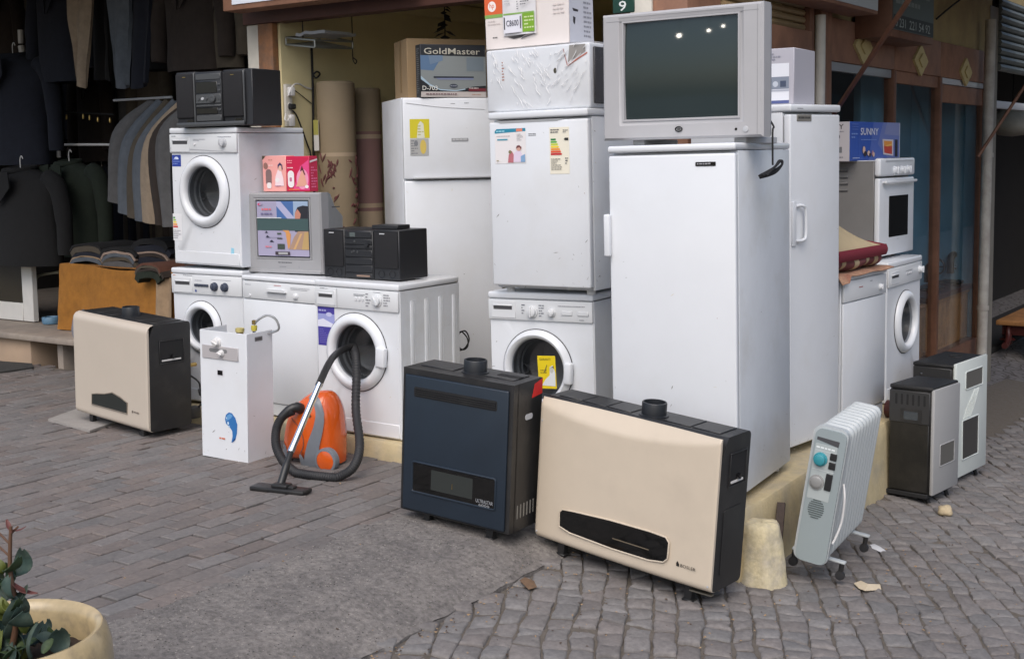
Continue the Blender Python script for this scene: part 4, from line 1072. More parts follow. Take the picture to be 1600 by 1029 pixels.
# ------------------------------------------------------------------ cartons
def carton(name, label, loc, rz, tilt, w, d, h, m, group=None, cat='box', bev=.003):
    t = thing(name, label, cat, loc, rz, tilt, group)
    b = MB(); b.box(0, 0, 0, w, d, h, m, bev, 1); b.build('carton', t)
    return t
PINK = ink(236, 166, 160); RED = ink(196, 22, 70); SKIN = (226, 178, 160); WHT = (232, 226, 226)
t = carton('product_box', 'pale pink small box standing on the grey television, left of the red box', (-5.589, 5.398, 1.420), 2.7, 0, .188, .08, .216, PINK, 'pink and red boxes on the grey television')
decal('print', t, (0, 0, 0), FRONT, [('p', [(0, .19), (.03, .216), (0, .216)], (80, 76, 60)), ('l', .05, .18, .12, .2, 1, (205, 140, 130)), ('e', .027, .155, .018, .02, (150, 110, 100)), ('l', .05, .15, .1, .165, 1, (240, 210, 205)),
    ('p', rrect(.026, .04, .073, .135, .02), (128, 104, 104)), ('p', rrect(.034, .02, .07, .055, .012), WHT), ('p', [(.10, .035), (.105, .09), (.125, .13), (.15, .135), (.168, .08), (.172, .035)], (238, 214, 220)), ('e', .145, .145, .018, .022, SKIN),
    ('p', [(.127, .135), (.125, .16), (.145, .175), (.162, .16), (.165, .135), (.158, .13), (.155, .155), (.14, .157)], (60, 50, 90)), ('e', .12, .07, .018, .014, WHT), ('l', .1, .03, .17, .04, 1, (190, 140, 170))])
t = carton('product_box', 'deep red small box standing on the grey television, right of the pink box', (-5.387, 5.393, 1.420), 4.6, 0, .177, .08, .210, RED, 'pink and red boxes on the grey television')
decal('print', t, (0, 0, 0), FRONT, [('p', [(.05, .01), (.177, .01), (.177, .19), (.11, .15), (.08, .07)], (222, 70, 130)), ('e', .125, .075, .045, .06, (232, 150, 180)), ('l', .012, .165, .055, .19, 2, (235, 150, 160)), ('l', .012, .135, .085, .148, 1, (240, 215, 220)),
    ('p', rrect(.014, .025, .062, .125, .022), WHT), ('p', rrect(.028, .06, .046, .085, .006), (190, 120, 150)), ('p', [(.075, .03), (.12, .12), (.135, .125), (.15, .08), (.16, .035)], (222, 160, 140)), ('p', [(.11, .12), (.125, .155), (.15, .10), (.14, .10), (.128, .128)], (90, 40, 40)), ('e', .158, .03, .014, .01, WHT), ('l', .02, .008, .1, .018, 1, (240, 150, 60))])
decal('side_print', t, (.177, 0, 0), RIGHT, [('l', .015, .02, .07, .15, 8, (232, 120, 160)), ('p', [(.005, .17), (.075, .185), (.075, .195), (.005, .182)], (235, 215, 220))])

# plastic wrapped white appliance
t = thing('wrapped_appliance', 'white appliance wrapped in clear wrinkled plastic, on the small fridge', 'wrapped box', (-3.721, 5.151, 1.825), -.6, -.5)
w, d, h = .610, .36, .308
b = MB(); b.box(0, 0, .0, w, d, h, WHITE, .012, 3); b.build('body', t)
decal('print', t, (0, 0, 0), FRONT, [('l', .098, .15, .112, .25, 7, (170, 120, 105)), ('e', .415, .185, .009, .013, (70, 66, 50)), ('p', [(.485, .20), (.60, .255), (.60, .262), (.482, .208)], (185, 110, 92)), ('p', [(.482, .21), (.463, .285), (.466, .287), (.487, .213)], (170, 120, 115)), ('p', [(.49, .22), (.59, .265), (.59, .30), (.5, .30)], (150, 146, 142))], .0012)
def wrap_fn(org, uu, vv, nn, W, H, seed, nmax=.006):
    def f(u, v):
        x, y = u * W, v * H
        q = Vector((x * 9, y * 9, seed)); a = noise.noise(q)
        s1 = noise.noise((x * 26 + y * 17, x * 3 - y * 4, seed + 2)); s2 = noise.noise((x * 34 - y * 26, (x + y) * 4, seed + 5))
        k = (abs(s1) * .55 + abs(s2) * .55 + a * .5)
        e = min(u, 1 - u, v, 1 - v) * 8
        return Vector(org) + Vector(uu) * (x) + Vector(vv) * y + Vector(nn) * (.0035 + nmax * max(0, k) * min(1, .3 + e))
    return f
b = MB(); b.raw = True
b.sheet(90, 56, wrap_fn((-.004, -.002, -.002), (1, 0, 0), (0, 0, 1), (0, -1, 0), w + .008, h + .008, 1), WRAPF)
b.sheet(40, 40, wrap_fn((w + .002, -.004, -.002), (0, 1, 0), (0, 0, 1), (1, 0, 0), d, h + .008, 7, .035), WRAPF)
b.sheet(60, 30, wrap_fn((-.004, -.004, h + .001), (1, 0, 0), (0, 1, 0), (0, 0, 1), w + .008, d, 12), WRAPF)
b.sheet(20, 40, wrap_fn((-.002, d, -.002), (0, -1, 0), (0, 0, 1), (-1, 0, 0), d, h + .008, 19, .03), WRAPF)
wp = b.build('plastic_wrap', t, 60)
GLINT = mat('fold_glint', (.80, .80, .80), .12); r_ = random.Random(8); cb = MB()  # raised film creases, coloured white to paint in their highlights
for k in range(95):
    z = h * r_.betavariate(1.6, 1.1); x = w * r_.uniform(.02, .98); L_ = r_.uniform(.015, .075); a = radians(r_.gauss(118, 9) if x < w * .62 else r_.gauss(48, 10))
    P = [(x + L_ * cos(a) * (q / 4 - .5) + .003 * sin(q * 1.7 + k), -.0075 - .002 * sin(pi * q / 4), min(h - .004, max(.004, z + L_ * sin(a) * (q / 4 - .5)))) for q in range(5)]
    if min(p[0] for p in P) < .004 or max(p[0] for p in P) > w - .004: continue
    cb.tube(P, [.0004, .0016 * r_.uniform(.5, 1.2), .002 * r_.uniform(.5, 1.2), .0014, .0004], GLINT, 5)
fo = cb.build('fold_glints', t); fo['kind'] = 'stuff'
b = MB(); b.box(w, .03, .02, w + .012, d - .04, h - .02, mat('dark_side', (.05, .05, .055), .5), .004, 1); b.build('side_vent', t)

# printer carton with leaflet
WBOX = ink(222, 214, 210)
t = carton('printer_box', 'white printer box with orange corners and a price leaflet at the top', (-3.755, 5.20, 2.138), 2.4, -1.2, .487, .24, .34, WBOX)
w, h = .487, .34
OR = (214, 96, 48); GR = (128, 168, 84)
decal('print', t, (0, 0, 0), FRONT, [('r', 0, .175, .107, .34, OR), ('r', 0, .158, .107, .175, GR), ('e', .045, .215, .024, .026, (238, 230, 226)), ('t', 'hp', .031, .200, .032, .028, OR), ('r', .315, .24, .487, .34, (226, 204, 196)), ('p', [(.315, .225), (.487, .235), (.487, .255), (.315, .24)], GR), ('p', [(.315, .240), (.487, .255), (.487, .27), (.315, .252)], OR),
    ('l', .02, .12, .09, .15, 2, (205, 196, 192)), ('l', .045, .055, .11, .066, 1, (90, 88, 86)), ('p', [(.13, .058), (.17, .045), (.215, .05), (.24, .062)], (60, 58, 58)), ('p', [(.21, .04), (.29, .06), (.30, .066), (.22, .05)], (120, 118, 120)), ('l', .40, .14, .47, .2, 3, (214, 204, 200))])
decal('side_print', t, (w, 0, 0), RIGHT, [('r', 0, .25, .24, .34, OR), ('r', 0, .235, .24, .25, GR), ('e', .075, .30, .05, .03, (238, 230, 226)), ('r', 0.0, .0, .24, .235, (204, 206, 214)), ('p', [(.03, .17), (.09, .165), (.085, .155), (.04, .155)], (50, 50, 54)), ('p', [(.035, .13), (.06, .125), (.05, .09), (.035, .10)], (50, 50, 54)), ('l', .14, .03, .22, .215, 8, (150, 152, 160))])
b = MB(); LW, LH = .195, .245
b.sheet(12, 10, lambda u, v: (.112 + LW * u, -.007 - .010 * noise.noise((u * 2.2, v * 1.8, 4)) - .006 * u * (1 - v), .062 + LH * v), ink(216, 214, 216), .0008)
lf = b.build('leaflet', t)
decal('print', lf, (.112, -.0165, .062), FRONT, [('r', .01, .012, .116, .098, (222, 222, 230)), ('r', .120, .01, .188, .10, (120, 164, 40)), ('r', .01, .10, .188, .108, GR), ('l', .13, .022, .185, .09, 4, (205, 220, 160)),
    ('p', [(.012, .03), (.018, .03), (.018, .09), (.012, .09)], (40, 40, 44)), ('p', [(.106, .03), (.112, .03), (.112, .09), (.106, .09)], (60, 60, 64)), ('t', 'C8600', .026, .044, .03, .072, (50, 50, 70)), ('l', .02, .18, .07, .24, 5, (120, 120, 122)), ('l', .09, .12, .1, .165, 4, (110, 110, 112)), ('l', .11, .14, .16, .165, 2, (120, 120, 124)), ('p', [(.03, .205), (.065, .215), (.07, .195), (.05, .185), (.035, .19)], (120, 120, 122)), ('e', .135, .205, .02, .02, (170, 170, 172)), ('e', .135, .205, .012, .012, (140, 140, 144)), ('l', .02, .150, .065, .172, 2, (190, 190, 194))], .0014)

# receiver carton on the two-door fridge, and the cardboard behind it
t = carton('receiver_box', 'dark receiver box with silver letters on top of the two-door fridge', (-4.708, 5.852, 1.966), 57.2, 0, .414, .09, .310, ink(34, 36, 40))
w, h = .414, .31
decal('print', t, (0, 0, 0), FRONT, [('r', .0, .0, w, .032, (186, 178, 174)), ('p', [(0, .115), (.05, .075), (.12, .046), (.22, .04), (.28, .05), (.33, .062), (.414, .068), (.414, .24), (0, .245)], (128, 134, 134)),
    ('p', [(0, .16), (.08, .155), (.11, .20), (.14, .245), (0, .245)], (86, 112, 142)), ('p', [(.06, .19), (.14, .215), (.14, .245), (.05, .245)], (104, 124, 146)), ('p', [(.0, .125), (.055, .078), (.12, .047), (.22, .04), (.28, .05), (.28, .044), (.22, .034), (.12, .04), (.05, .07), (0, .105)], (160, 182, 196)), ('r', .29, .155, .40, .235, (112, 124, 132)),
    ('p', [(.085, .118), (.33, .118), (.335, .103), (.11, .103)], (122, 130, 158)), ('p', [(.08, .122), (.335, .122), (.335, .114), (.08, .112)], (34, 38, 50)), ('e', .205, .066, .026, .012, (58, 64, 76)), ('l', .185, .061, .225, .07, 1, (150, 155, 165)),
    ('r', .30, .034, .414, .052, (110, 40, 48)), ('l', .305, .045, .40, .06, 1, (190, 180, 176)), ('t', 'GoldMaster', .022, .252, .036, .355, (186, 182, 168)), ('t', 'D-703', .008, .040, .026, .095, (222, 222, 214)), ('l', .03, .008, .31, .026, 1, (120, 96, 100)), ('l', .32, .01, .40, .02, 1, (170, 130, 110))])
decal('side_print', t, (0, 0.09, 0), LEFT, [('l', .02, .02, .07, .29, 22, (120, 122, 124))])
t = carton('cardboard_box', 'plain brown cardboard box standing behind the dark receiver box', (-4.914, 5.98, 1.966), 54.4, 0, .62, .31, .365, CARD)
b = MB(); b.box(-.002, .14, .05, -.0005, .17, .364, mat('tape_brown', (.24, .16, .08), .4)); b.build('tape', t)

# screen carton on the cooker
BLUEB = ink(52, 86, 168)
t = carton('screen_box', 'blue box showing a small flat screen, lying on top of the white cooker', (-2.606, 7.271, 1.5435), 86.2, 0, .773, .367, .233, BLUEB)
w, h = .773, .233
decal('print', t, (0, 0, 0), FRONT, [('p', [(.28, 0), (.773, 0), (.773, .233), (.35, .233)], (82, 106, 178)), ('p', [(.42, .1), (.5, .233), (.773, .233), (.773, .0), (.6, .0)], (108, 122, 178)), ('p', [(.52, .16), (.56, .233), (.773, .233), (.773, .15)], (128, 136, 178)), ('r', .765, 0, .773, .233, (200, 204, 214)),
    ('t', 'SUNNY', .155, .155, .042, .27, (226, 226, 232)), ('l', .16, .12, .42, .132, 1, (120, 146, 205)), ('l', .02, .13, .12, .17, 2, (120, 146, 205)), ('l', .03, .18, .12, .225, 3, (92, 118, 190)), ('r', .135, .0, .139, .233, (76, 108, 186)),
    ('p', [(.50, .035), (.485, .13), (.66, .127), (.662, .025)], (206, 200, 206)), ('p', [(.515, .045), (.508, .12), (.64, .117), (.64, .035)], (224, 150, 72)), ('p', [(.515, .045), (.51, .09), (.56, .083), (.64, .086), (.64, .035)], (196, 76, 62)), ('p', [(.511, .088), (.64, .10), (.64, .094), (.56, .088)], (236, 196, 110)),
    ('p', [(.69, .02), (.69, .128), (.73, .126), (.73, .02)], (44, 46, 56)), ('e', .20, .065, .02, .022, (220, 184, 160)), ('e', .22, .042, .022, .016, (50, 44, 50)), ('e', .27, .045, .02, .016, (222, 190, 170)), ('e', .29, .035, .016, .012, (60, 48, 52)), ('e', .33, .045, .016, .016, (176, 130, 150)), ('e', .345, .036, .014, .014, (226, 190, 160)), ('l', .03, .012, .14, .022, 1, (190, 200, 225))])
decal('side_print', t, (0, .367, 0), LEFT, [('r', 0, 0, .367, .233, (186, 182, 186)), ('t', 'SUNNY', .16, .19, .03, .17, (40, 40, 46)), ('e', .285, .145, .022, .02, (36, 38, 46)), ('r', .19, .12, .25, .165, (150, 120, 126)), ('r', .19, .05, .32, .085, (110, 112, 116)), ('l', .19, .17, .33, .18, 1, (120, 120, 126)), ('l', .19, .015, .33, .03, 1, (120, 120, 126))])

# grey carton standing on the right-facing fridge behind the television
q0 = at(1196, 162, 'y', 5.86); q1 = at(1239, 162, 'y', 5.86); q2 = at(1239, 74, 'y', 5.86)
t = carton('grey_box', 'grey carton with a printed player, between the big television and the tall right-facing fridge', (q1.x - .36, 5.86, 1.8365), 2, 0, .36, .30, q2.z - 1.8365, ink(176, 174, 182))
hh = q2.z - 1.8365
decal('print', t, (0, 0, 0), FRONT, [('r', .02, .02, .335, .20, (222, 224, 230)), ('r', .02, .005, .335, .02, (82, 92, 140)), ('r', .02, .075, .335, .135, (130, 138, 152)), ('r', .02, .064, .335, .072, (170, 174, 186)), ('e', .265, .10, .014, .014, (190, 196, 206)), ('r', .29, .085, .32, .115, (70, 80, 100)), ('l', .16, .025, .33, .045, 1, (120, 126, 150)), ('l', .2, hh - .06, .33, hh - .02, 3, (140, 140, 152))])

# ------------------------------------------------------------------ gas heaters
def heater(name, label, loc, rz, tilt, w, d, h, kind, front, group, legs):
    t = thing(name, label, 'heater', loc, rz, tilt, group)
    RW = TM[t.name].inverted()
    fy = .045                                     # depth of the coloured front
    side = BLACK
    b = MB()
    if kind == 'square': prof = rrect(.035, .0, d, h, .006, 5)
    else:
        fy = .016; cut = .060 if kind == 'arched' else .05
        prof = [q for q in rrect(fy, .0, d, h, .022, 5) if not (q[0] < d * .5 and q[1] > h * .5)] + [(fy, h - cut - .03), (fy + cut * .75, h)]
        cy_ = d / 2; cz2 = h / 2; prof.sort(key=lambda q: math.atan2(q[1] - cz2, q[0] - cy_))
    b.prism([(y, z) for y, z in prof], (w, 0, 0), (0, 1, 0), (0, 0, 1), w, side); b.build('casing', t)
    # front panel
    b = MB(); nx, nz = 28, 28
    rt, rb = (.012, .008) if kind == 'square' else (.035, .03)
    def fn(u, v):
        x = w * u; z = h * v; y = 0.
        if kind == 'arched':
            zc = h - .012 - .060 * sin(pi * min(1, u * .93 + .07)) ** .8
            if z > zc: y = (z - zc) * .55
        elif kind == 'rolled':
            zr = h - .045
            if z > zr: k = (z - zr) / .045; y = .045 * (1 - sqrt(max(0, 1 - k * k)))
        if z < rb: k = 1 - z / rb; y = max(y, rb * (1 - sqrt(max(0, 1 - k * k))))
        e = min(u, 1 - u) * w
        if e < .006: y += (.006 - e) * .6
        bow = 0 if kind == 'square' else .012 * (1 - (2 * u - 1) ** 2)
        return (x, y - bow * (1 if kind == 'arched' else .3), z)
    us = [0, .006, .015] + [.03 + .94 * k / 22 for k in range(23)] + [.985, .994, 1]
    vs_ = [0, .008, .018, .03, .045, .06] + [.08 + .74 * k / 14 for k in range(15)] + [.84, .86, .88, .90, .92, .94, .955, .97, .98, .99, 1]
    P = [[Vector(fn(u, v)) for u in us] for v in vs_]
    W_, H_ = len(us), len(vs_)
    V = [p for r in P for p in r]
    F = [[j * W_ + i, j * W_ + i + 1, (j + 1) * W_ + i + 1, (j + 1) * W_ + i] for j in range(H_ - 1) for i in range(W_ - 1)]
    ring = list(range(W_)) + [j * W_ + W_ - 1 for j in range(1, H_)] + [(H_ - 1) * W_ + i for i in range(W_ - 2, -1, -1)] + [j * W_ for j in range(H_ - 2, 0, -1)]
    o = len(V); V += [Vector((V[k].x, max(fy, V[k].y + .004), V[k].z)) for k in ring]; N = len(ring)
    F += [[ring[k], o + k, o + (k + 1) % N, ring[(k + 1) % N]] for k in range(N)]
    b.add(V, F, front)
    fp = b.build('front_panel', t, 30)
    # flue collar and top grille
    fx = w * legs.get('flue', .5)
    b = MB(); b.lathe([(.062, -.004), (.062, .004), (.052, .006), (.052, .052), (.050, .056), (.045, .056), (.043, .0), (0, -.002)], (fx, d * .52, h), (0, 0, 1), mat('flue_iron', (.016, .018, .022), .4), 36); b.build('flue_collar', t)
    b = MB()
    for x0, x1 in ((.04, fx - .075), (fx + .075, w - .04)):
        n_ = max(1, int((x1 - x0) / .11))
        for k in range(n_):
            b = MB(); a = x0 + (x1 - x0) * k / n_; b.box(a, .075, h - .001, a + (x1 - x0) / n_ - .008, d - .03, h + .004, BLACK, .002, 1); b.build('top_plate', t)
    # legs follow the ground
    for k, (x, y) in enumerate(((.12, .05), (w - .12, .05), (.12, d - .04), (w - .12, d - .04))):
        p = RW @ Vector((x, y, 0)); gl = p.z - gz(p.x, p.y) - .002
        b = MB(); b.box(x - .018, y - .016, -gl * .98, x + .018, y + .016, .004, BLACK, .003, 1); b.box(x - .024, y - .022, -gl, x + .024, y + .022, -gl + .010, BLACK, .003, 1); b.build('leg', t)
    return t, fp

def window(t, poly, y, glass=DARKGLASS, rimm=None, rr=.004):
    b = MB(); b.prism(poly, (0, y - .0015, 0), (1, 0, 0), (0, 0, 1), .004, glass); wdw = b.build('window', t)
    if rimm:
        b = MB(); rim(b, poly, (0, y - .001, 0), FRONT, rr, rimm, 8); b.build('frame', wdw)
    return wdw

def side_niche(t, w, y0, z0, y1, z1):
    b = MB(); x = w + .001
    b.box(w - .001, y0, z0, w + .0015, y1, z1, BLACKM)
    for a in ((y0 - .005, z0 - .005, y1 + .005, z0), (y0 - .005, z1, y1 + .005, z1 + .005), (y0 - .005, z0, y0, z1), (y1, z0, y1 + .005, z1)): b.box(w - .001, a[0], a[1], w + .005, a[2], a[3], BLACK, .001, 1)
    n = b.build('control_niche', t)
    b = MB(); b.box(w + .001, y0 + .01, z0 + .012, w + .006, y1 - .02, z0 + .02, OFFWHITE); b.lathe([(.012, 0), (.011, .012), (0, .013)], (w + .004, (y0 + y1) / 2, z0 + .035), (1, 0, 0), BLACKG, 14); b.build('knob', n)

GH = 'gas heaters standing on the pavement'
t, fp = heater('gas_heater', 'wide cream heater with a long dark window, on the cobbles in front', (-2.969, 4.400, -.042), -5.2, 4.7, .884, .235, .624, 'arched', CREAM, GH, {'flue': .56})
w, d, h = .884, .235, .624
P = [(.143, .088), (.20, .073), (.42, .064), (.60, .066), (.672, .078), (.690, .098), (.692, .165), (.675, .183), (.60, .187), (.40, .183), (.22, .172), (.155, .166), (.140, .15)]
P = list(reversed(P))
window(fp, P, -.0135, DARKGLASS, CREAM, .0035)
decal('lettering', fp, (0, -.0075, 0), FRONT, [('p', [(.728, .078), (.742, .078), (.742, .088), (.733, .10), (.728, .09)], (30, 28, 26)), ('t', 'BOSLER', .748, .079, .013, .07, (40, 38, 36))], .0015)
b = MB(); b.prism(rrect(.36, .10, .60, .155, .006), (0, -.0142, 0), (1, 0, 0), (0, 0, 1), .0015, mat('burner_grey', (.03, .03, .028), .3)); b.box(.42, -.0165, .108, .60, -.0155, .112, mat('burner_bar', (.16, .13, .09), .4)); b.build('burner', fp)
side_niche(t, w, .085, .42, .205, .55)
for sx, sz in ((.012, .03), (.012, h - .10), (w - .012, .03)):
    b = MB(); b.lathe([(.0045, .0), (.0042, -.0015), (0, -.002)], (sx, .0 - .0006 - .012 * (1 - (2 * sx / w - 1) ** 2), sz), (0, 1, 0), LGREY, 10); b.build('screw', fp)
b = MB(); b.prism(rrect(.06, .06, .20, .33, .012), (w + .003, 0, 0), (0, 1, 0), (0, 0, 1), .004, BLACK); b.build('side_panel', t)
b = MB(); b.obox((w - .10, .02, -.012), (w + .0, .02, -.008), .02, .006, mat('tin', (.35, .33, .28), .4, 1.)); b.build('clip', t)

t, fp = heater('gas_heater', 'narrow dark blue heater with a slotted grille and red sticker, on the concrete ramp', (-3.558, 4.199, .043), 2.3, 3.6, .578, .235, .648, 'square', BLACK, GH, {'flue': .52})
w, d, h = .578, .235, .648
b = MB(); b.box(.018, -.010, .012, w - .018, .0, h - .026, NAVY, .007, 3); np_ = b.build('door_panel', t)
b = MB(); b.prism(rrect(.07, .528, .505, .572, .008), (0, -.0112, 0), (1, 0, 0), (0, 0, 1), .003, BLACKM); gr = b.build('grille', np_)
for k in range(4):
    b = MB(); z = .534 + k * .0095; b.box(.076, -.0150, z, .499, -.0112, z + .0045, BLACK); b.build('slat', gr)
wd = window(np_, rrect(.072, .100, .512, .236, .010), -.0105, DARKGLASS, NAVY, .0045)
b = MB(); b.prism(rrect(.175, .125, .395, .215, .004), (0, -.0125, 0), (1, 0, 0), (0, 0, 1), .0005, mat('inner_glass', (.028, .032, .03), .35)); b.box(.287, -.0131, .148, .290, -.0127, .172, BRASS); b.build('burner', np_)
decal('lettering', np_, (0, -.0105, 0), FRONT, [('t', 'ULTRASTAR', .415, .118, .016, .088, (150, 152, 156)), ('t', '6000', .43, .104, .011, .055, (150, 152, 156))], .0035)
b = MB(); b.prism([(.15, h - .078), (.233, h - .070), (.233, h - .004), (.17, h - .02)], (w + .0012, 0, 0), (0, 1, 0), (0, 0, 1), .002, ink(205, 40, 34)); b.build('sticker', t)
b = MB(); b.prism(rrect(.10, .48, .16, .505, .012), (w + .0012, 0, 0), (0, 1, 0), (0, 0, 1), .002, LGREY); b.build('side_grip', t)
for k in range(6):
    b = MB(); y = .06 + k * .026; b.prism(rrect(y, .055, y + .008, .115, .003), (w + .0012, 0, 0), (0, 1, 0), (0, 0, 1), .002, mat('slot_light', (.22, .21, .19), .6)); b.build('vent_slot', t)
b = MB(); b.box(w * .72, .12, h + .0045, w * .92, .155, h + .006, BLACKM); b.build('top_slot', t)

t, fp = heater('gas_heater', 'beige heater with a small arched window, left by the stone step', (-6.65, 4.75, .072), -6, 2.5, .80, .30, .632, 'rolled', CREAM2, GH, {'flue': .5})
w, d, h = .80, .30, .632
P0 = LOC(t, 145, 631); P1 = LOC(t, 200, 646); PT = LOC(t, 165, 614.5); P2 = LOC(t, 200, 629); P3 = LOC(t, 145, 615)
P = [(P0.x, P0.z), (P1.x, P1.z), (P2.x, P2.z), (P2.x - .07, P2.z + .022), (P2.x - .16, P2.z + .038), (P3.x + .14, P3.z + .022), (P3.x + .06, P3.z + .012), (P3.x, P3.z)]
window(fp, P, -.0045, mat('window_grey', (.022, .026, .024), .25), mat('rim_dark', (.2, .165, .13), .5), .0035)
decal('lettering', fp, (0, -.003, 0), FRONT, [('e', P1.x + .055, P1.z + .022, .006, .008, (80, 72, 66)), ('l', P1.x + .068, P1.z + .012, P1.x + .13, P1.z + .032, 1, (110, 100, 92))], .002)
side_niche(t, w, .09, .40, .25, .53)
b = MB(); b.tube(smooth_path([(w - .02, d + .004, .30), (w + .01, d + .05, .25), (w - .01, d + .07, .17), (w + .02, d + .04, .21), (w + .03, d + .06, .14), (w + .0, d + .05, .10)], 8), .006, BLACKM, 6); b.build('gas_hose', t)
b = MB(); b.box(w - .06, d, .03, w + .0, d + .07, .10, BLACK, .008, 2); b.tube([(w - .02, d - .01, .36), (w - .02, d + .05, .36)], .012, BRASS, 10); b.build('valve', t)

SILV = mat('silver_front', (.34, .34, .34), .42, var=.04, vs=8); WGREEN = mat('white_front', (.56, .60, .58), .35, var=.03)
TOPB = mat('rough_black_top', (.014, .014, .015), .5, bump=1., bs=90)
VENTP = mat('vent_panel_black', (.030, .030, .031), .45)
SIDEB = mat('sooty_black', (.012, .0118, .0115), .35, c2=(.026, .024, .021), c2s=7, c2lo=.45, c2hi=.7, bump=.2, bs=60)
def coal(label, loc, rz, tilt, w, d, h, front, big):
    t = thing('coal_stove', label, 'stove', loc, rz, tilt, 'black sided stoves on the cobbled street')
    RW = TM[t.name].inverted()
    b = MB(); b.box(.006, .022, 0, w - .006, d, h - .012, SIDEB, .004, 1); b.build('casing', t)
    b = MB(); b.box(0, .012, h - .012, w, d + .004, h + .012, TOPB, .008, 2); tp = b.build('top_plate', t)
    b = MB(); b.box(0, 0, 0, w, .022, h - .001 + (.02 if big else 0), front, .008, 2); fp = b.build('front_panel', t)
    for k, (x, y) in enumerate(((.05, .06), (w - .05, .06), (.05, d - .05), (w - .05, d - .05))):
        p = RW @ Vector((x, y, 0)); gl = p.z - gz(p.x, p.y) + .004
        b = MB(); b.tube([(x, y, .003), (x, y - .01, -gl * .6), (x, y - .02, -gl)], .012, BLACKM, 8); b.build('leg', t)
    return t, fp, tp
t, fp, tp = coal('lower stove with a silver front and slotted black side, nearer on the cobbles', (-1.937, 6.753, -.274), 84, 1.2, .360, .255, .583, SILV, False)
w, d, h = .360, .255, .583
window(fp, rrect(.085, .150, .285, .268, .004), 0, mat('mica_grey', (.10, .098, .09), .3), SILV, .003)
# left side plate faces the camera
b = MB(); b.box(-.004, .03, .01, .006, d - .004, h - .14, SIDEB, .003, 1); b.build('side_panel', t)
b = MB(); b.box(-.008, .026, h - .195, .006, d, h - .018, VENTP, .003, 1); sg = b.build('vent_panel', t)
for k in range(6):
    b = MB(); y = .055 + k * .032; b.prism(rrect(-y - .006, h - .095, -y + .006, h - .035, .005), (-.0088, 0, 0), (0, -1, 0), (0, 0, 1), .001, BLACKM); b.build('vent_slot', sg)
b = MB(); b.prism(rrect(-.190, h - .185, -.070, h - .115, .004), (-.010, 0, 0), (0, -1, 0), (0, 0, 1), .006, BLACK); b.prism(rrect(-.170, h - .175, -.090, h - .130, .003), (-.0115, 0, 0), (0, -1, 0), (0, 0, 1), .002, mat('dial_glass', (.05, .06, .07), .15)); b.build('gauge', t)
b = MB(); b.box(-.012, .03, -.02, w, d + .01, .004, BLACKM, .003, 1); b.build('base', t)
b = MB(); b.tube([(.17, d, .42), (.17, d + .09, .42)], .05, DKWOOD, 18); b.build('flue', t)
t, fp, tp = coal('taller stove with a greenish white front and black top, farther on the cobbles', (-1.985, 7.368, -.327), 82, -.7, .452, .265, .667, WGREEN, True)
w, d, h = .452, .265, .667
window(fp, rrect(.127, .516, .373, .622, .012), 0, mat('mica_grey', (.10, .098, .09), .3), WGREEN, .004)
wd = window(fp, rrect(.089, .100, .320, .336, .006), 0, mat('mica_dark', (.035, .035, .034), .3), WGREEN, .004)
for k in range(6):
    b = MB(); b.tube([(.10 + .02 * k, -.002, .345), (.16 + .02 * k, -.004, .42), (.26 + .012 * k, -.002, .50)], .0025, WGREEN, 6); b.build('ridge', fp)
b = MB(); b.tube([(.30 + .035 * cos(a), d * .5 + .035 * sin(a), h + .012) for a in [2 * pi * k / 20 for k in range(22)]], .006, BLACKM, 6); b.disc(.034, (.30, d * .5, h + .0135), (0, 0, 1), BLACKG, 20); b.build('flue_ring', tp)
b = MB(); b.box(-.004, .03, h - .10, .006, d, h - .012, VENTP, .004, 1); b.lathe([(.006, 0), (.006, .004), (0, .005)], (-.004, .21, h - .055), (-1, 0, 0), CHROME, 10); b.build('vent_panel', t)

# ------------------------------------------------------------------ oil radiator
t = thing('oil_radiator', 'pale grey oil radiator with teal knob, leaning on the sloping cobbles', 'radiator', (-1.999, 4.928, -.115), 5.5, 9.1)
RADG = mat('radiator_white', (.44, .47, .48), .35, var=.02); RADF = mat('radiator_panel', (.28, .325, .335), .4, var=.02); RADP = mat('radiator_plate', (.40, .44, .44), .4)
w, d, h = .147, .62, .595
b = MB(); b.prism(rrect(.0, .0, w, h, .035, 6), (0, .0, 0), (1, 0, 0), (0, 0, 1), .030, RADG)
b.prism(rrect(.012, .004, w - .004, h - .010, .032, 6), (0, -.012, 0), (1, 0, 0), (0, 0, 1), .014, RADF); cp = b.build('control_box', t)
b = MB(); b.prism(rrect(.020, .28, .112, .52, .004), (0, -.0135, 0), (1, 0, 0), (0, 0, 1), .002, RADP); b.build('control_plate', cp)
b = MB(); b.prism([(.022, .535), (.115, .520), (.117, .545), (.022, .548)], (0, -.0128, 0), (1, 0, 0), (0, 0, 1), .001, SEAM); b.build('handle_slot', cp)
knob(cp, .050, .455, .026, mat('teal_knob', (.04, .26, .31), .35), -.013, .022, False)
knob(cp, .050, .355, .028, mat('grey_knob', (.26, .26, .255), .4), -.013, .010, False)
for x, z, hh in ((.088, .462, .03), (.088, .423, .03), (.085, .33, .072)):
    b = MB(); b.box(x, -.019, z, x + .028, -.012, z + hh, BLACK, .002, 1); b.build('switch', cp)
for k in range(9):
    z = .20 + k * .0095; a = .034 * sqrt(max(.05, 1 - ((k - 4) / 4.6) ** 2)); b = MB(); b.box(.066 - a, -.0145, z, .066 + a, -.012, z + .0035, mat('grille_slot', (.08, .1, .1), .6)); b.build('grille_slot', cp)
decal('lettering', cp, (0, -.0125, 0), FRONT, [('l', .025, .497, .11, .512, 1, (225, 230, 230)), ('r', .022, .49, .115, .493, (190, 196, 196)), ('r', .022, .408, .115, .411, (190, 196, 196))], .0015)
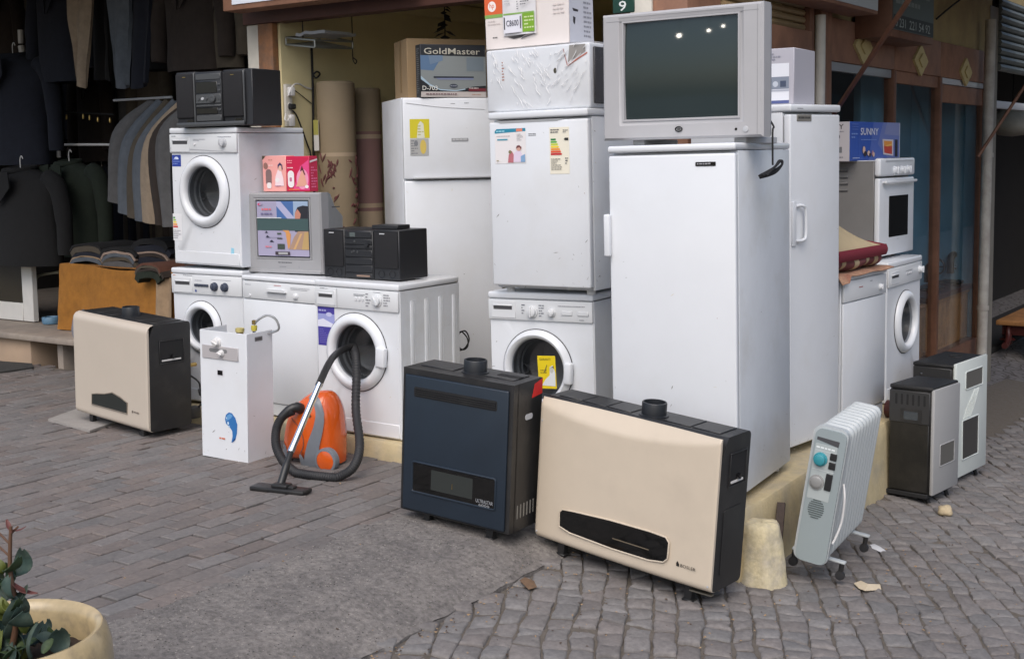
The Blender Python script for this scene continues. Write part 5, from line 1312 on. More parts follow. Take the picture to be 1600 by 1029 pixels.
for k in range(11):
    y = .036 + k * .0535; b = MB()
    P = rrect(.002, .012, w - .002, h - .006, .036, 6)
    o0 = [Vector((x, y + .008, z)) for x, z in P]; N = len(P); c = Vector((w / 2, 0, h / 2))
    def ringat(ins, yy): return [Vector((w / 2 + (x - w / 2) * (1 - ins / (w / 2)), yy, h / 2 + (z - h / 2) * (1 - ins / (h / 2)))) for x, z in P]
    R = [ringat(.040, y), ringat(.012, y + .006), ringat(.002, y + .014), ringat(0, y + .020), ringat(0, y + .026), ringat(.002, y + .032), ringat(.012, y + .040), ringat(.040, y + .046)]
    vs = [p for r in R for p in r]
    b.add(vs, [[r * N + q, r * N + (q + 1) % N, (r + 1) * N + (q + 1) % N, (r + 1) * N + q] for r in range(7) for q in range(N)] + [list(range(N)), list(range(7 * N, 8 * N))], RADG); b.build('fin', t)
RW = TM[t.name].inverted()
for y in (.10, .52):
    b = MB(); b.box(-.030, y - .016, .0, w + .058, y + .016, .011, RADG, .005, 2); ft = b.build('foot', t)
    for x in (-.018, w + .042):
        p = RW @ Vector((x, y, 0)); gl = min(.075, max(.03, p.z - gz(p.x, p.y)))
        b = MB(); b.lathe([(0, -.012), (.019, -.011), (.021, 0), (.019, .011), (0, .012)], (x, y, -gl + .021), (0, 1, 0), RUBBER, 18); b.tube([(x, y, .002), (x, y, -gl + .03)], .011, BLACK, 8); b.build('castor', ft)
b = MB(); b.tube(smooth_path([(w + .003, .04, .36), (w + .02, .03, .30), (w + .022, .04, .2), (w + .012, .03, .13), (w + .004, .02, .10)], 8), .005, OFFWHITE, 8); b.build('power_cord', t)

# ------------------------------------------------------------------ boiler cover
t = thing('water_heater', 'white open-topped water heater with blue drop print on the pavement', 'water heater', (-5.26, 4.55, .004), 3.5, 1.5)
w, d, h = .338, .205, .70
b = MB(); s_ = .004
b.box(0, 0, 0, w, s_, h, WHITE, .0015, 1); b.box(w - s_, s_ + .0005, 0, w, d, h, WHITE, .0015, 1); b.box(0, s_ + .0005, 0, s_, d, h, WHITE, .0015, 1); b.build('casing', t)
b = MB(); b.box(s_ + .001, s_ + .004, .002, w - s_ - .001, d - .02, .006, LGREY); b.box(s_ + .002, d - .03, .006, w - s_ - .002, d - .025, h - .06, mat('inner_steel', (.4, .4, .41), .4, .8)); b.build('inner_frame', t)
q0, q1 = LOC(t, 316, 553), LOC(t, 374, 548)
b = MB(); b.box(.02, -.006, .548, .282, .002, .620, mat('control_grey', (.42, .40, .405), .4), .002, 1); cp = b.build('control_plate', t)
b = MB(); b.prism(rrect(.075, .585, .205, .606, .010), (0, -.0065, 0), (1, 0, 0), (0, 0, 1), .001, mat('slot_grey', (.16, .16, .165), .5)); b.build('slot', cp)
knob(t, .130, .640, .024, OFFWHITE, .0, .024, a=20); knob(t, .165, .584, .017, OFFWHITE, -.006, .018, a=20)
b = MB(); b.box(.128, -.003, .462, .165, .001, .488, BLACKG, .001, 1); b.build('flame_window', t)
decal('print', t, (0, 0, 0), FRONT, [('r', .124, .456, .169, .494, (205, 205, 210)), ('p', [(.218, .10), (.246, .118), (.260, .155), (.264, .205), (.25, .24), (.228, .262), (.205, .265), (.183, .25), (.175, .225), (.182, .20), (.210, .183), (.226, .165), (.228, .135)], (46, 108, 170)),
    ('p', [(.182, .215), (.19, .245), (.212, .258), (.232, .25), (.22, .235), (.2, .222)], (96, 150, 200)), ('e', .198, .205, .006, .009, (200, 220, 236)), ('e', .187, .232, .004, .005, (180, 205, 230)), ('e', .205, .188, .006, .005, (170, 200, 226)), ('p', [(.225, .10), (.24, .125), (.252, .13), (.248, .12)], (30, 70, 130)),
    ('l', .132, .105, .185, .125, 1, (205, 120, 90))], .0012)
decal('side_badge', t, (w, 0, 0), RIGHT, [('p', rrect(.065, .652, .125, .676, .003), (120, 118, 118)), ('r', .07, .658, .12, .67, (80, 78, 78))])
b = MB(); b.tube([(.20, .10, .30), (.20, .10, .70)], .020, BRASS, 12); b.lathe([(.024, 0), (.024, .02), (0, .02)], (.20, .10, .69), (0, 0, 1), mat('fitting_yellow', (.5, .42, .16), .5), 14); b.build('pipe', t)
b = MB(); b.tube([(.285, .12, .30), (.285, .12, .72)], .009, CHROME, 10); b.lathe([(.015, 0), (.017, .012), (.017, .028), (0, .03)], (.285, .12, .70), (0, 0, 1), mat('valve_yellow', (.55, .46, .06), .5), 12); b.lathe([(.012, 0), (.012, .022), (0, .024)], (.285, .12, .735), (0, 0, 1), BRASS, 12)
b.build('valve', t)
b = MB(); b.tube(smooth_path([(.285, .12, .735), (.315, .13, .765), (.355, .15, .785), (.395, .17, .765), (.405, .18, .71), (.33, .17, .68)], 8), .0065, mat('braided_hose', (.45, .46, .47), .35, .8), 8); b.build('braided_hose', t)

# ------------------------------------------------------------------ vacuum cleaner
VC = thing('vacuum_cleaner', 'orange and grey upright-parked vacuum cleaner with black hose and chrome pipe', 'vacuum cleaner', (-4.50, 4.80, 0), 8)
ORG = mat('orange_gloss', (.64, .10, .012), .22, coat=.5, var=.05, vs=20); VGR = mat('vacuum_grey', (.17, .185, .21), .4)
I = TM[VC.name]
# silhouette measured on the plane the body stands in
def vl(px, py): q = LOC(VC, px, py, 'y', -.06); return (q.x, q.z)
outl = [vl(*p) for p in ((445, 735), (441, 700), (444, 665), (452, 640), (466, 624), (482, 614), (500, 612), (511, 619), (520, 640), (524, 668), (526, 700), (526, 735))]
xl0 = min(p[0] for p in outl); xr0 = max(p[0] for p in outl); ztop = max(p[1] for p in outl)
prof = smooth_path([(p[0], 0, p[1]) for p in outl], 4)
b = MB(); c = Vector(((xl0 + xr0) / 2, 0, ztop * .42)); N = len(prof)
rings = [(.15, -.115), (.55, -.108), (.80, -.090), (.93, -.060), (1, -.02), (.98, .03), (.90, .065), (.66, .085), (.2, .09)]
vs = []
for s, y in rings:
    for p in prof: q = c + (Vector((p.x, 0, max(.012, p.z))) - c) * s; vs.append((q.x, y, q.z))
b.add(vs, [[r * N + k, r * N + (k + 1) % N, (r + 1) * N + (k + 1) % N, (r + 1) * N + k] for r in range(len(rings) - 1) for k in range(N)] + [list(range(N)), list(range((len(rings) - 1) * N, len(rings) * N))], ORG)
vb = b.build('body', VC, 50)
def on_body(x, z, e=0.):
    """front surface depth of the body at x,z"""
    best = 2.
    for p in (0,):
        pass
    d_ = Vector((x, 0, z)) - c; L_ = d_.length
    if L_ < 1e-6: return -.115 - e
    k = min(range(N), key=lambda i: -(prof[i] - c).normalized().dot(d_.normalized()))
    s = L_ / (Vector((prof[k].x, 0, max(.012, prof[k].z))) - c).length
    for (s0, y0), (s1, y1) in zip(rings, rings[1:5]):
        if s <= s1: return (y0 + (y1 - y0) * max(0, (s - s0)) / (s1 - s0)) - e
    return rings[4][1] - e
def band(path, widths, m, name, e=.003, parent=VC):
    C_ = smooth_path([(*vl(*p), 0) for p in path], 6); b = MB(); n = len(C_); vs = []
    Wd = smooth_path([(q, 0, 0) for q in widths], 6)
    for i, p in enumerate(C_):
        t_ = (C_[min(i + 1, n - 1)] - C_[max(i - 1, 0)]).normalized(); nn_ = Vector((-t_.y, t_.x, 0))
        for k in range(7):
            q = p + nn_ * Wd[i].x * (k / 6 - .5); vs.append((q.x, on_body(q.x, q.y, e), q.y))
    b.add(vs, [[i * 7 + k, i * 7 + k + 1, (i + 1) * 7 + k + 1, (i + 1) * 7 + k] for i in range(n - 1) for k in range(6)], m)
    return b.build(name, parent, 60)
band([(486, 617), (500, 625), (507, 645), (506, 665), (500, 690), (496, 712), (495, 734)], [.022, .034, .042, .052, .070, .085, .085], VGR, 'grey_band', .008)
band([(446, 688), (450, 700), (449, 712)], [.02, .05, .03], VGR, 'grey_patch', .003)
band([(478, 706), (481, 718), (481, 728)], [.012, .032, .02], VGR, 'grey_patch', .004)
band([(463, 650), (480, 668), (484, 690), (478, 706)], [.0035, .0035, .0035, .0035], SEAM, 'seam', .0035)
band([(489, 640), (494, 648)], [.016, .016], BLACK, 'button', .006)
wx, wz = vl(518, 716)
for y_, s in ((-.112, -1), (.055, 1)):
    if s > 0: wx -= .06
    b = MB(); b.lathe([(0, .012), (.045, .011), (.052, .008), (.053, .004)], (wx, y_, wz), (0, s, 0), ORG, 30); b.lathe([(.053, .009), (.064, .007), (.067, .0), (.067, -.028), (.05, -.03)], (wx, y_, wz), (0, s, 0), VGR, 30); b.build('wheel', VC)
def vp(px, py, Y):
    q = at(px, py, 'y', Y); return I @ q
b = MB()
ribs = smooth_path([vp(552, 541, 5.12), vp(556, 556, 5.02), vp(557, 590, 4.94), vp(556, 640, 4.86), vp(562, 695, 4.72), vp(553, 728, 4.60), vp(530, 744, 4.53), vp(500, 750, 4.50), vp(470, 742, 4.49), vp(446, 724, 4.50), vp(432, 698, 4.52), vp(432, 670, 4.56), vp(442, 650, 4.60), vp(458, 641, 4.63)], 18)
ribs = [Vector((p.x, p.y, max(p.z, .021))) for p in ribs]
rad = [.0215 + (.0030 if i % 2 else 0) for i in range(len(ribs))]
b.tube(ribs, rad, RUBBER, 12); b.build('hose', VC, 30)
b = MB(); b.tube(smooth_path([vp(440, 652, 4.595), vp(452, 640, 4.62), vp(463, 636, 4.65), vp(474, 640, 4.70)], 6), [.024] * 12 + [.028] * 7, BLACK, 14); b.build('hose_connector', VC)
b = MB(); b.tube(smooth_path([vp(498, 602, 4.53), vp(510, 575, 4.66), vp(522, 556, 4.80), vp(538, 545, 4.98), vp(553, 541, 5.11)], 8), [.0185] * 12 + [.0185] * 21, BLACK, 14); b.build('grip_tube', VC)
b = MB(); b.tube([vp(500, 598, 4.54), vp(455, 704, 4.36)], .0165, CHROME, 20); b.tube([vp(458, 697, 4.372), vp(454.4, 705.5, 4.358)], .018, CHROME, 20); b.build('chrome_pipe', VC)
b = MB(); b.tube(smooth_path([vp(455, 704, 4.36), vp(449, 722, 4.31), vp(443, 742, 4.27), vp(437, 762, 4.235)], 4), [.015] * 5 + [.019] * 8, BLACK, 12); b.build('neck', VC)
fa, fb = I @ Vector((-4.49, 4.165, .004)), I @ Vector((-4.185, 4.225, .004))
b = MB(); X = Matrix.Translation(fa) @ Matrix.Rotation(math.atan2(fb.y - fa.y, fb.x - fa.x), 4, 'Z'); L_ = (fb - fa).length
b.box(0, 0, 0, L_, .085, .022, BLACK, .007, 2, X); b.box(L_ * .38, .01, .02, L_ * .68, .07, .042, BLACK, .010, 2, X); b.box(L_ * .66, .02, .02, L_ * .78, .06, .034, BLACK, .006, 2, X); b.build('floor_brush', VC)
# ------------------------------------------------------------------ carpets
RUGB = mat('rug_beige', (.46, .37, .23), .95, bump=.4, bs=400, var=.06); RUGR = mat('rug_red', (.16, .012, .025), .95, bump=.4, bs=400)
RUGM = mat('rug_maroon', (.17, .055, .06), .95, bump=.4, bs=400); KILIM = mat('kilim', (.42, .25, .16), .95, c2=(.26, .12, .08), c2s=18, bump=.4, bs=300)
RG = thing('folded_carpet', 'folded beige carpet with dark red edge lying on the right dishwasher', 'carpet', (-2.317, 6.387, .948), 87.1)
# local: x along the dishwasher front, y into it
b = MB()
def low(u, v):
    a = pi * (v * 1.0 - .5); return (-.03 + .63 * u, .115 - .095 * cos(a) + .02 * sin(u * 9) * .4, .060 + .055 * sin(a) + .005 * sin(u * 11))
b.sheet(40, 12, low, RUGM); b.sheet(6, 2, lambda u, v: (-.03 + .63 * u, .115 + .42 * v, .115), RUGM); b.sheet(2, 2, lambda u, v: (-.03 + .63 * u, .115 + .42 * v, .006), RUGM)
for x in (-.03, .60):
    P = [low((x + .03) / .63, k / 12) for k in range(13)]; b.add(P + [(x, .535, .115), (x, .535, .006)], [list(range(15))], RUGM)
b.build('lower_fold', RG, 60)
for x in (.05, .20, .35, .50):
    b = MB(); b.sheet(6, 10, lambda u, v: (lambda q: (q[0], q[1] - .002, q[2]))(low((x + .055 * u * (1 - .3 * abs(2 * v - 1)) + .01 * sin(v * 7) + .03) / .63, .12 + .76 * v)), RUGB); b.build('pattern', RG, 60)
def topf(u, v):
    x = -.05 + .67 * u; y = .02 + .52 * v
    z = .122 + .29 * (1 - u) ** 1.0 * (min(1, v * 2.4)) ** .8 * (1 - .1 * v) + .055 * sin(pi * min(1, v * 1.3)) * (1 - .6 * u)
    return (x, y, z)
b = MB(); b.sheet(36, 28, topf, RUGB, .022); up = b.build('upper_fold', RG, 60)
b = MB()
def edge(u, v): p = topf(u, 0); return (p[0], p[1] - .008 - .010 * sin(v * pi), p[2] + .006 - .055 * v)
b.sheet(36, 5, edge, RUGR, .006)
b.tube([Vector(topf(1, k / 20)) + Vector((.004, 0, -.006)) for k in range(21)], .014, RUGR, 8); b.build('red_edge', up, 60)
b = MB()
for P in (((.1, .45), (.35, .4), (.55, .3), (.75, .42), (.8, .75)), ((.02, .25), (.3, .28), (.5, .5), (.6, .8))):
    b = MB(); b.tube([Vector(topf(*q[:2])) + Vector((0, 0, .002)) for q in smooth_path([(a, c_, 0) for a, c_ in P], 6)], .0035, RUGM, 5); b.build('pattern', up, 60)
b = MB()
def kil(u, v):
    x = -.07 + .72 * u; y = -.030 + .5 * v; z = .004
    if y < .0: z = .004 - (0 - y) * (1.5 if u < .15 else .25)
    return (x, y, z + .003 * sin(u * 14) * (1 - v))
b.sheet(40, 20, kil, KILIM, .004); b.build('under_cloth', RG, 60)

ROLLB = mat('carpet_olive', (.30, .235, .155), .95, bump=.3, bs=300, var=.07, vs=5); ROLLM = mat('carpet_mauve', (.26, .15, .14), .95, bump=.3, bs=300); ROLLL = mat('carpet_light', (.44, .34, .24), .95, bump=.3, bs=300)
FLOW = mat('carpet_flower', (.14, .05, .05), .95)
def roll(label, x, y, r, h, base, bands):
    t = thing('rolled_carpet', label, 'carpet', (x, y, .088), 0, 0, 'rolled carpets standing against the cream wall')
    b = MB(); prof = [(0, 0), (r, 0)]; zs = [0]
    segs = [(0, h, base)] + []
    cuts = sorted({0, h, *[q for s in bands for q in s[:2]]})
    for z0, z1 in zip(cuts, cuts[1:]):
        m = base
        for s in bands:
            if s[0] <= (z0 + z1) / 2 <= s[1]: m = s[2]
        b.lathe([(r, z0), (r, z1)], (0, 0, 0), (0, 0, 1), m, 26)
    b.lathe([(r, h), (r * .9, h + .012), (r * .75, h), (r * .6, h + .01), (r * .4, h - .004), (0, h)], (0, 0, 0), (0, 0, 1), base, 26)
    b.build('roll', t, 60); return t
t = roll('left rolled olive carpet with maroon flower pattern against the cream wall', -5.86, 6.36, .13, 2.03, ROLLB, [(1.54, 1.565, ROLLL)])
b = MB(); r_ = random.Random(4)
for k in range(130):
    a = radians(r_.uniform(250, 395)); z = r_.uniform(.75, 1.52)
    if noise.noise((a * 1.6, z * 3.2, 1)) < .02: continue
    a2 = a + r_.uniform(-.3, .3); z2 = z + r_.uniform(-.07, .07)
    b.tube([(.1305 * cos(a + (a2 - a) * q / 4), .1305 * sin(a + (a2 - a) * q / 4), z + (z2 - z) * q / 4) for q in range(5)], [.002, .006, .008, .006, .002], FLOW, 5)
o = b.build('flower_pattern', t); o['kind'] = 'stuff'
roll('right rolled carpet with broad mauve band against the cream wall', -5.89, 6.70, .105, 2.00, ROLLB, [(1.21, 1.66, ROLLM), (1.66, 1.69, ROLLL), (1.69, 1.71, ROLLM), (1.18, 1.21, ROLLL), (1.155, 1.18, ROLLM), (0, 1.155, ROLLL)])
for t in [o for o in col.objects if o.name == 'rolled_carpet.001']:
    b = MB()
    b.tube([(.106 * cos(radians(285) + .42 * cos(a) * (1 - k / 60)), .106 * sin(radians(285) + .42 * cos(a) * (1 - k / 60)), .86 + .085 * sin(a) * (1 - k / 60)) for k, a in enumerate([.25 * q for q in range(44)])], .006, FLOW, 5); b.build('flower_pattern', t)

# small things on the cream wall
XW = -5.997
def wallp(px, py, e=0.): q = at(px, py, 'x', XW + e); return q
t0 = wallp(449, 165)
ST = thing('socket_strip', 'white socket strip with plugged cables on the cream wall', 'socket', t0)
b = MB(); b.box(0, -.035, -.14, .022, .03, .14, WALLW, .006, 2); b.build('strip', ST)
for z in (.09, .0, -.09):
    b = MB(); b.lathe([(.018, 0), (.018, .006), (.014, .004), (0, .003)], (.022, 0, z), (1, 0, 0), OFFWHITE, 18); b.build('socket', ST)
b = MB(); b.box(.022, -.022, .06, .06, .022, .12, OFFWHITE, .010, 2); b.box(.022, -.022, -.14, .05, .022, -.06, OFFWHITE, .010, 2); b.build('plug', ST)
b = MB(); b.box(.022, -.02, -.025, .055, .03, .01, BLACKM, .008, 2); b.build('plug', ST)
b = MB(); b.tube(smooth_path([wallp(450, 150, .05), wallp(457, 135, .05), wallp(466, 131, .03), wallp(478, 137, .01), wallp(486, 139, .005)], 8), .006, OFFWHITE, 7); b.tube(smooth_path([wallp(447, 178, .04), wallp(445, 186, .05), wallp(449, 189, .06), wallp(453, 183, .05)], 8), .005, OFFWHITE, 7)
tag(b.build('white_cable'), 'white cable looping out of the socket strip', 'cable')
b = MB(); b.tube(smooth_path([wallp(457, 173, .05), wallp(463, 180, .05), wallp(470, 197, .03), wallp(480, 225, .02), wallp(486, 245, .02), wallp(490, 300, .02)], 8), .0055, BLACKM, 7)
tag(b.build('black_cable'), 'black cable hanging down from the socket strip on the cream wall', 'cable')
b = MB(); b.tube(smooth_path([wallp(459, 140, .02), wallp(472, 150, .01), wallp(487, 162, .01)], 8), .003, BLACKM, 6)
b.tube([wallp(487, 75, .012), wallp(489, 140, .012), wallp(490, 250, .012), wallp(492, 340, .012)], .008, BLACKM, 6)
b.tube(smooth_path([wallp(489, 117, .015), wallp(495, 112, .03), wallp(500, 116, .03), wallp(494, 122, .03), wallp(490, 118, .02)], 6), .006, BLACKM, 6)
tag(b.build('wall_cable'), 'thin black cable running vertically down the cream wall beside the carpets', 'cable')
q = wallp(494, 211, .0)
LBT = at(494, 211, 'y', 6.215)
b = MB(); b.box(-.022, 0, -.105, .022, .003, .10, OFFWHITE); b.box(-.022, -.0006, -.0, .022, 0, .10, ink(170, 165, 90)); b.build('x')
o = col.objects[-1]; o.name = 'carpet_label'; o.location = LBT
tag(o, 'narrow white and yellow paper label hanging on the left rolled carpet', 'label')
# wire rack hanging from the ceiling
RK = thing('wire_rack', 'metal wire rack hanging on cords near the top of the cream wall', 'rack', (0, 0, 0))
RKM = mat('rack_metal', (.28, .29, .27), .4, .7)
A, B_, C_, D_ = at(445, 68, 'x', -5.95), at(545, 80, 'x', -5.80), at(548, 68, 'x', -5.6), at(470, 55, 'x', -5.6)
B_ = Vector((-5.62, 6.32, 2.33)); A = Vector((-5.95, 5.99, 2.36)); C_ = Vector((-5.62, 6.32, 2.39))
b = MB()
X0, Y0, Z0 = -5.98, 6.02, 2.335
cor = [at(447, 70, 'x', -5.98), at(492, 74, 'x', -5.70), at(551, 76, 'x', -5.70), at(500, 66, 'x', -5.98)]
for dz in (0, .045):
    P = [c + Vector((0, 0, dz)) for c in cor]; b.tube(P + P[:1], .007, RKM, 7)
for k in range(9):
    a = cor[0].lerp(cor[3], k / 8); c2 = cor[1].lerp(cor[2], k / 8); b.tube([a, c2], .004, RKM, 5)
for c in cor: b.tube([c, c + Vector((0, 0, .045))], .006, RKM, 6)
b.build('frame', RK)
b = MB()
for c in (cor[0].lerp(cor[1], .6), cor[2]): b.tube([c + Vector((0, 0, .04)), Vector((c.x, c.y, 2.775))], .004, BLACKM, 5)
c = cor[2]; b.tube(smooth_path([c, c + Vector((0, .0, -.07)), c + Vector((.01, .01, -.10)), c + Vector((.015, .02, -.08)), c + Vector((0, .0, -.06))], 6), .004, BLACKM, 5); b.build('cord', RK)
b = MB(); m_ = cor[0].lerp(cor[1], .4).lerp(cor[3], .2)
b.sheet(10, 6, lambda u, v: m_ + Vector((.02 + .26 * v, -.08 + .30 * u, .052 + .018 * noise.noise((u * 4, v * 4, 2)))), GREYP, .02); o = b.build('rag')
tag(o, 'dark grey cloth lying on the hanging wire rack', 'cloth')
# dark hanging artificial plant
DL = mat('dark_leaf', (.008, .008, .008), .7)
def hanging(label, x, y, z, L_):
    t = thing('hanging_plant', label, 'hanging plant', (x, y, z))
    b = MB(); b.tube([(0, 0, 0), (.004, 0, -L_ * .5), (0, .004, -L_)], .004, DL, 5); b.build('cord', t)
    r_ = random.Random(3)
    for k in range(20):
        zz = -L_ * (.3 + .7 * k / 20); a = r_.uniform(0, 6.28); l = .035 + .06 * (k / 20); b = MB()
        e = Vector((cos(a) * l, sin(a) * l, -l * .5)); s = Vector((-sin(a), cos(a), 0)) * l * .4
        b.add([Vector((0, 0, zz)), Vector((0, 0, zz)) + e * .5 + s, Vector((0, 0, zz)) + e, Vector((0, 0, zz)) + e * .5 - s, Vector((0, 0, zz)) + e * .5 + Vector((0, 0, .012))], [[0, 1, 4], [1, 2, 4], [2, 3, 4], [3, 0, 4], [0, 3, 2, 1]], DL); b.build('leaf', t)
q = at(694, 22, 'x', -5.0); hanging('black hanging artificial plant above the brown cardboard box', q.x, q.y, 2.775, 2.775 - at(694, 66, 'x', -5.0).z)

# ------------------------------------------------------------------ clothing shop
def fabric(n_, c, v=.2): return mat('fabric_' + n_, c, .95, var=v, vs=16, bump=1., bs=22)
FB, FN, FG, FGB, FBG, FBR, FDG, FOL = (fabric('black', (.0055, .0055, .006)), fabric('navy', (.008, .010, .018)), fabric('grey', (.085, .084, .085)), fabric('greyblue', (.085, .098, .115)),
    fabric('beige', (.27, .21, .15)), fabric('brown', (.028, .020, .016)), fabric('darkgreen', (.012, .018, .011)), fabric('olive', (.065, .053, .038)))
def drape(tl, tr, br, bl, m, folds=3, amp=.02, thick=.018, seed=0, nu=18, nv=16):
    tl, tr, br, bl = map(Vector, (tl, tr, br, bl)); b = MB()
    nn = (tr - tl).cross(tl - bl).normalized()
    if nn.y > 0: nn = -nn
    def f(u, v):
        p = tl.lerp(tr, u).lerp(bl.lerp(br, u), v)
        return p + nn * (amp * sin(2 * pi * folds * u + seed + 1.5 * v) * (.35 + .65 * v) + .012 * noise.noise((u * 3 + seed, v * 4, seed))) + Vector((0, 0, .02 * sin(u * 5 + seed) * v))
    b.sheet(nu, nv, f, m, thick); return b
def trousers(label, px, Y, m, seed, group, folds=1.5):
    """px: pixel outline tl, tr, br, bl on the plane y = Y"""
    P = [at(a, c, 'y', Y) for a, c in px]
    b = drape(*P, m, folds, .022, .03, seed); b.add(*[(lambda q: q)(x) for x in ([], [])], m) if 0 else None
    o = b.build('trousers', None, 60)
    return tag(o, label, 'trousers', group)
G1 = 'trousers hanging high in the clothing shop'; G2 = 'trousers hanging in a slanted row in the clothing shop'
trousers('beige trousers hanging high at the left shop, pointed hem', [(108, -25), (148, -25), (134, 135), (122, 130)], 6.35, FBG, 1, G1)
trousers('pale grey blue trousers hanging high, left of the navy pair', [(170, -25), (206, -25), (204, 136), (181, 134)], 6.30, FGB, 2, G1)
trousers('dark navy trousers hanging high, right of the grey blue pair', [(204, -25), (240, -25), (236, 134), (205, 136)], 6.33, FN, 3, G1)
trousers('black trousers hanging high between beige and grey blue pairs', [(146, -25), (172, -25), (178, 130), (150, 120)], 6.55, FB, 4, G1)
row = [(182, 152, 196, 240, 188, 318, 174, 312, FG), (192, 150, 210, 255, 206, 336, 190, 330, FGB), (203, 150, 224, 262, 220, 342, 205, 338, FOL), (214, 152, 232, 260, 232, 346, 217, 344, FGB),
       (226, 152, 246, 255, 249, 350, 228, 346, FBG), (238, 154, 256, 250, 262, 352, 248, 350, FBR), (246, 154, 266, 246, 274, 354, 260, 354, FG)]
names7 = ['leftmost grey trousers of the slanted hanging row', 'second trousers, pale grey blue, of the slanted hanging row', 'third trousers, dull olive, of the slanted hanging row', 'fourth trousers, grey blue, left of the beige pair in the slanted row',
          'light beige trousers in the middle of the slanted hanging row', 'dark brown trousers right of the beige pair in the slanted row', 'rightmost grey trousers of the slanted row, beside the upper washing machine']
for k, (a, c_, e, f, g_, h_, i_, j_, m) in enumerate(row):
    Y = 6.30 - .035 * k
    top = at(a + 60 - k * 2 + (k * 3), 158, 'y', Y + .12); mid0 = at(e - 16, f - 30, 'y', Y); mid1 = at(e + 4, f - 26, 'y', Y); b0, b1 = at(i_, j_, 'y', Y), at(g_, h_, 'y', Y)
    b = MB(); seed = k
    L0 = smooth_path([top - Vector((.02, 0, 0)), mid0, b0], 8); L1 = smooth_path([top + Vector((.05, 0, 0)), mid1, b1], 8); n_ = len(L0)
    def f2(u, v):
        i0 = min(n_ - 1, int(v * (n_ - 1))); w0 = v * (n_ - 1) - i0; i1 = min(n_ - 1, i0 + 1)
        p = L0[i0].lerp(L0[i1], w0).lerp(L1[i0].lerp(L1[i1], w0), u)
        return p + Vector((0, -.03 * sin(pi * u) - .006 * sin(u * 9 + v * 5 + seed), 0))
    b.sheet(8, 16, f2, m, .025); tag(b.build('trousers', None, 60), names7[k], 'trousers', G2)

def jacket(label, cx, py_top, py_bot, halfw_px, Y, m, seed, group=None, tagc=False):
    a = at(cx, py_top, 'y', Y); z1 = a.z; z0 = at(cx, py_bot, 'y', Y).z; hw = abs(at(cx + halfw_px, py_top, 'y', Y).x - a.x)
    t = thing('jacket', label, 'jacket', (a.x, Y, z0), 0, 0, group); H = z1 - z0
    b = MB(); N = 28; prof = [(0, .80, .42), (.1, .82, .44), (.3, .80, .42), (.55, .80, .40), (.75, .84, .36), (.86, .80, .30), (.92, .62, .26), (.97, .34, .22), (1, .24, .20)]
    vs = []
    for q, sx, sy in prof:
        for k in range(N):
            an = 2 * pi * k / N; w_ = 1 + .05 * sin(an * 5 + seed + q * 4) * (1 - q)
            vs.append((hw * .82 * sx * cos(an) * w_, hw * .75 * sy * sin(an) * w_, H * q))
    b.add(vs, [[r * N + k, r * N + (k + 1) % N, (r + 1) * N + (k + 1) % N, (r + 1) * N + k] for r in range(len(prof) - 1) for k in range(N)], m); bd = b.build('body', t, 60)
    for s in (-1, 1):
        b = MB(); b.tube(smooth_path([(s * hw * .52, 0, H * .90), (s * hw * .74, -.01, H * .80), (s * hw * .86, -.02, H * .5), (s * hw * .88, -.03, H * .12)], 5), [.05] + [.078] * 5 + [.074] * 5 + [.066] * 4 + [.06], m, 12); b.build('sleeve', t, 60)
    b = MB(); b.tube([Vector((hw * .22 * cos(q), hw * .17 * sin(q) - .01, H * (.985 + .02 * sin(q)))) for q in [2 * pi * k / 18 for k in range(20)]], .022, m, 8, False)
    for s in (-1, 1): b.prism([(s * .02, H * .97), (s * hw * .26, H * .95), (s * hw * .28, H * .80), (s * .015, H * .62)][::s], (0, -hw * .36, 0), (1, 0, 0), (0, 0, 1), .01, m)
    b.build('collar', t, 60)
    b = MB(); b.tube(smooth_path([(0, 0, H * .99), (0, 0, H + .07), (.02, 0, H + .10), (.04, 0, H + .075)], 6), .004, OFFWHITE, 6); b.build('hanger', t)
    if tagc:
        b = MB(); b.box(-.03, -hw * .40, H * .66, .025, -hw * .395, H * .79, ink(206, 204, 208)); b.build('price_tag', t)
    return t
GJ = 'dark jackets hanging in the clothing shop'
jacket('black jacket hanging at the lower left edge above the white frame', 32, 262, 412, 78, 6.45, FB, 1, GJ)
jacket('dark green jacket with a white price tag, hanging low in the clothing shop', 108, 252, 392, 64, 6.75, FDG, 2, GJ, True)
jacket('black coat hanging high at the far left edge, over the black jacket', 20, 85, 258, 74, 6.7, FN, 3, GJ)
jacket('dark brown jacket hanging high beside the black stereo', 300, -40, 112, 62, 6.4, FBR, 4, GJ)
jacket('navy jacket hanging high, left of the beige trousers', 92, -40, 130, 50, 6.75, FN, 5, GJ)
jacket('black jacket hanging high, left of the dark brown jacket', 256, -40, 110, 50, 6.7, FB, 6, GJ)
jacket('brown jacket hanging high against the orange end board of the wall', 345, -40, 108, 44, 6.45, FOL, 7, GJ)
r_ = random.Random(31)
for k in range(16):
    px = 8 + k * 15 + r_.uniform(-4, 4); top = r_.choice([60, 72, 84, 96]) if k % 2 else r_.choice([-20, 0, 20])
    jacket('dim jacket in the dense back row of the clothing shop', px, top, top + r_.uniform(135, 165), r_.uniform(30, 38), 7.45 + .12 * (k % 3), r_.choice([FBR, FDG, FOL, FN, FG, FBR]), 10 + k, 'dim jackets in the dense back row')
for k in range(9):
    px = 60 + k * 24 + r_.uniform(-4, 4)
    jacket('dim jacket in the low back row behind the hanging trousers', px, 250 + r_.uniform(-6, 10), 400, r_.uniform(26, 34), 7.6, r_.choice([FBR, FDG, FOL, FN]), 40 + k, 'dim jackets in the low back row')
def rail(label, a, c, r=.012, m=None):
    b = MB(); b.tube([a, c], r, m or OFFWHITE, 8); tag(b.build('clothes_rail'), label, 'rail', 'clothes rails in the clothing shop')
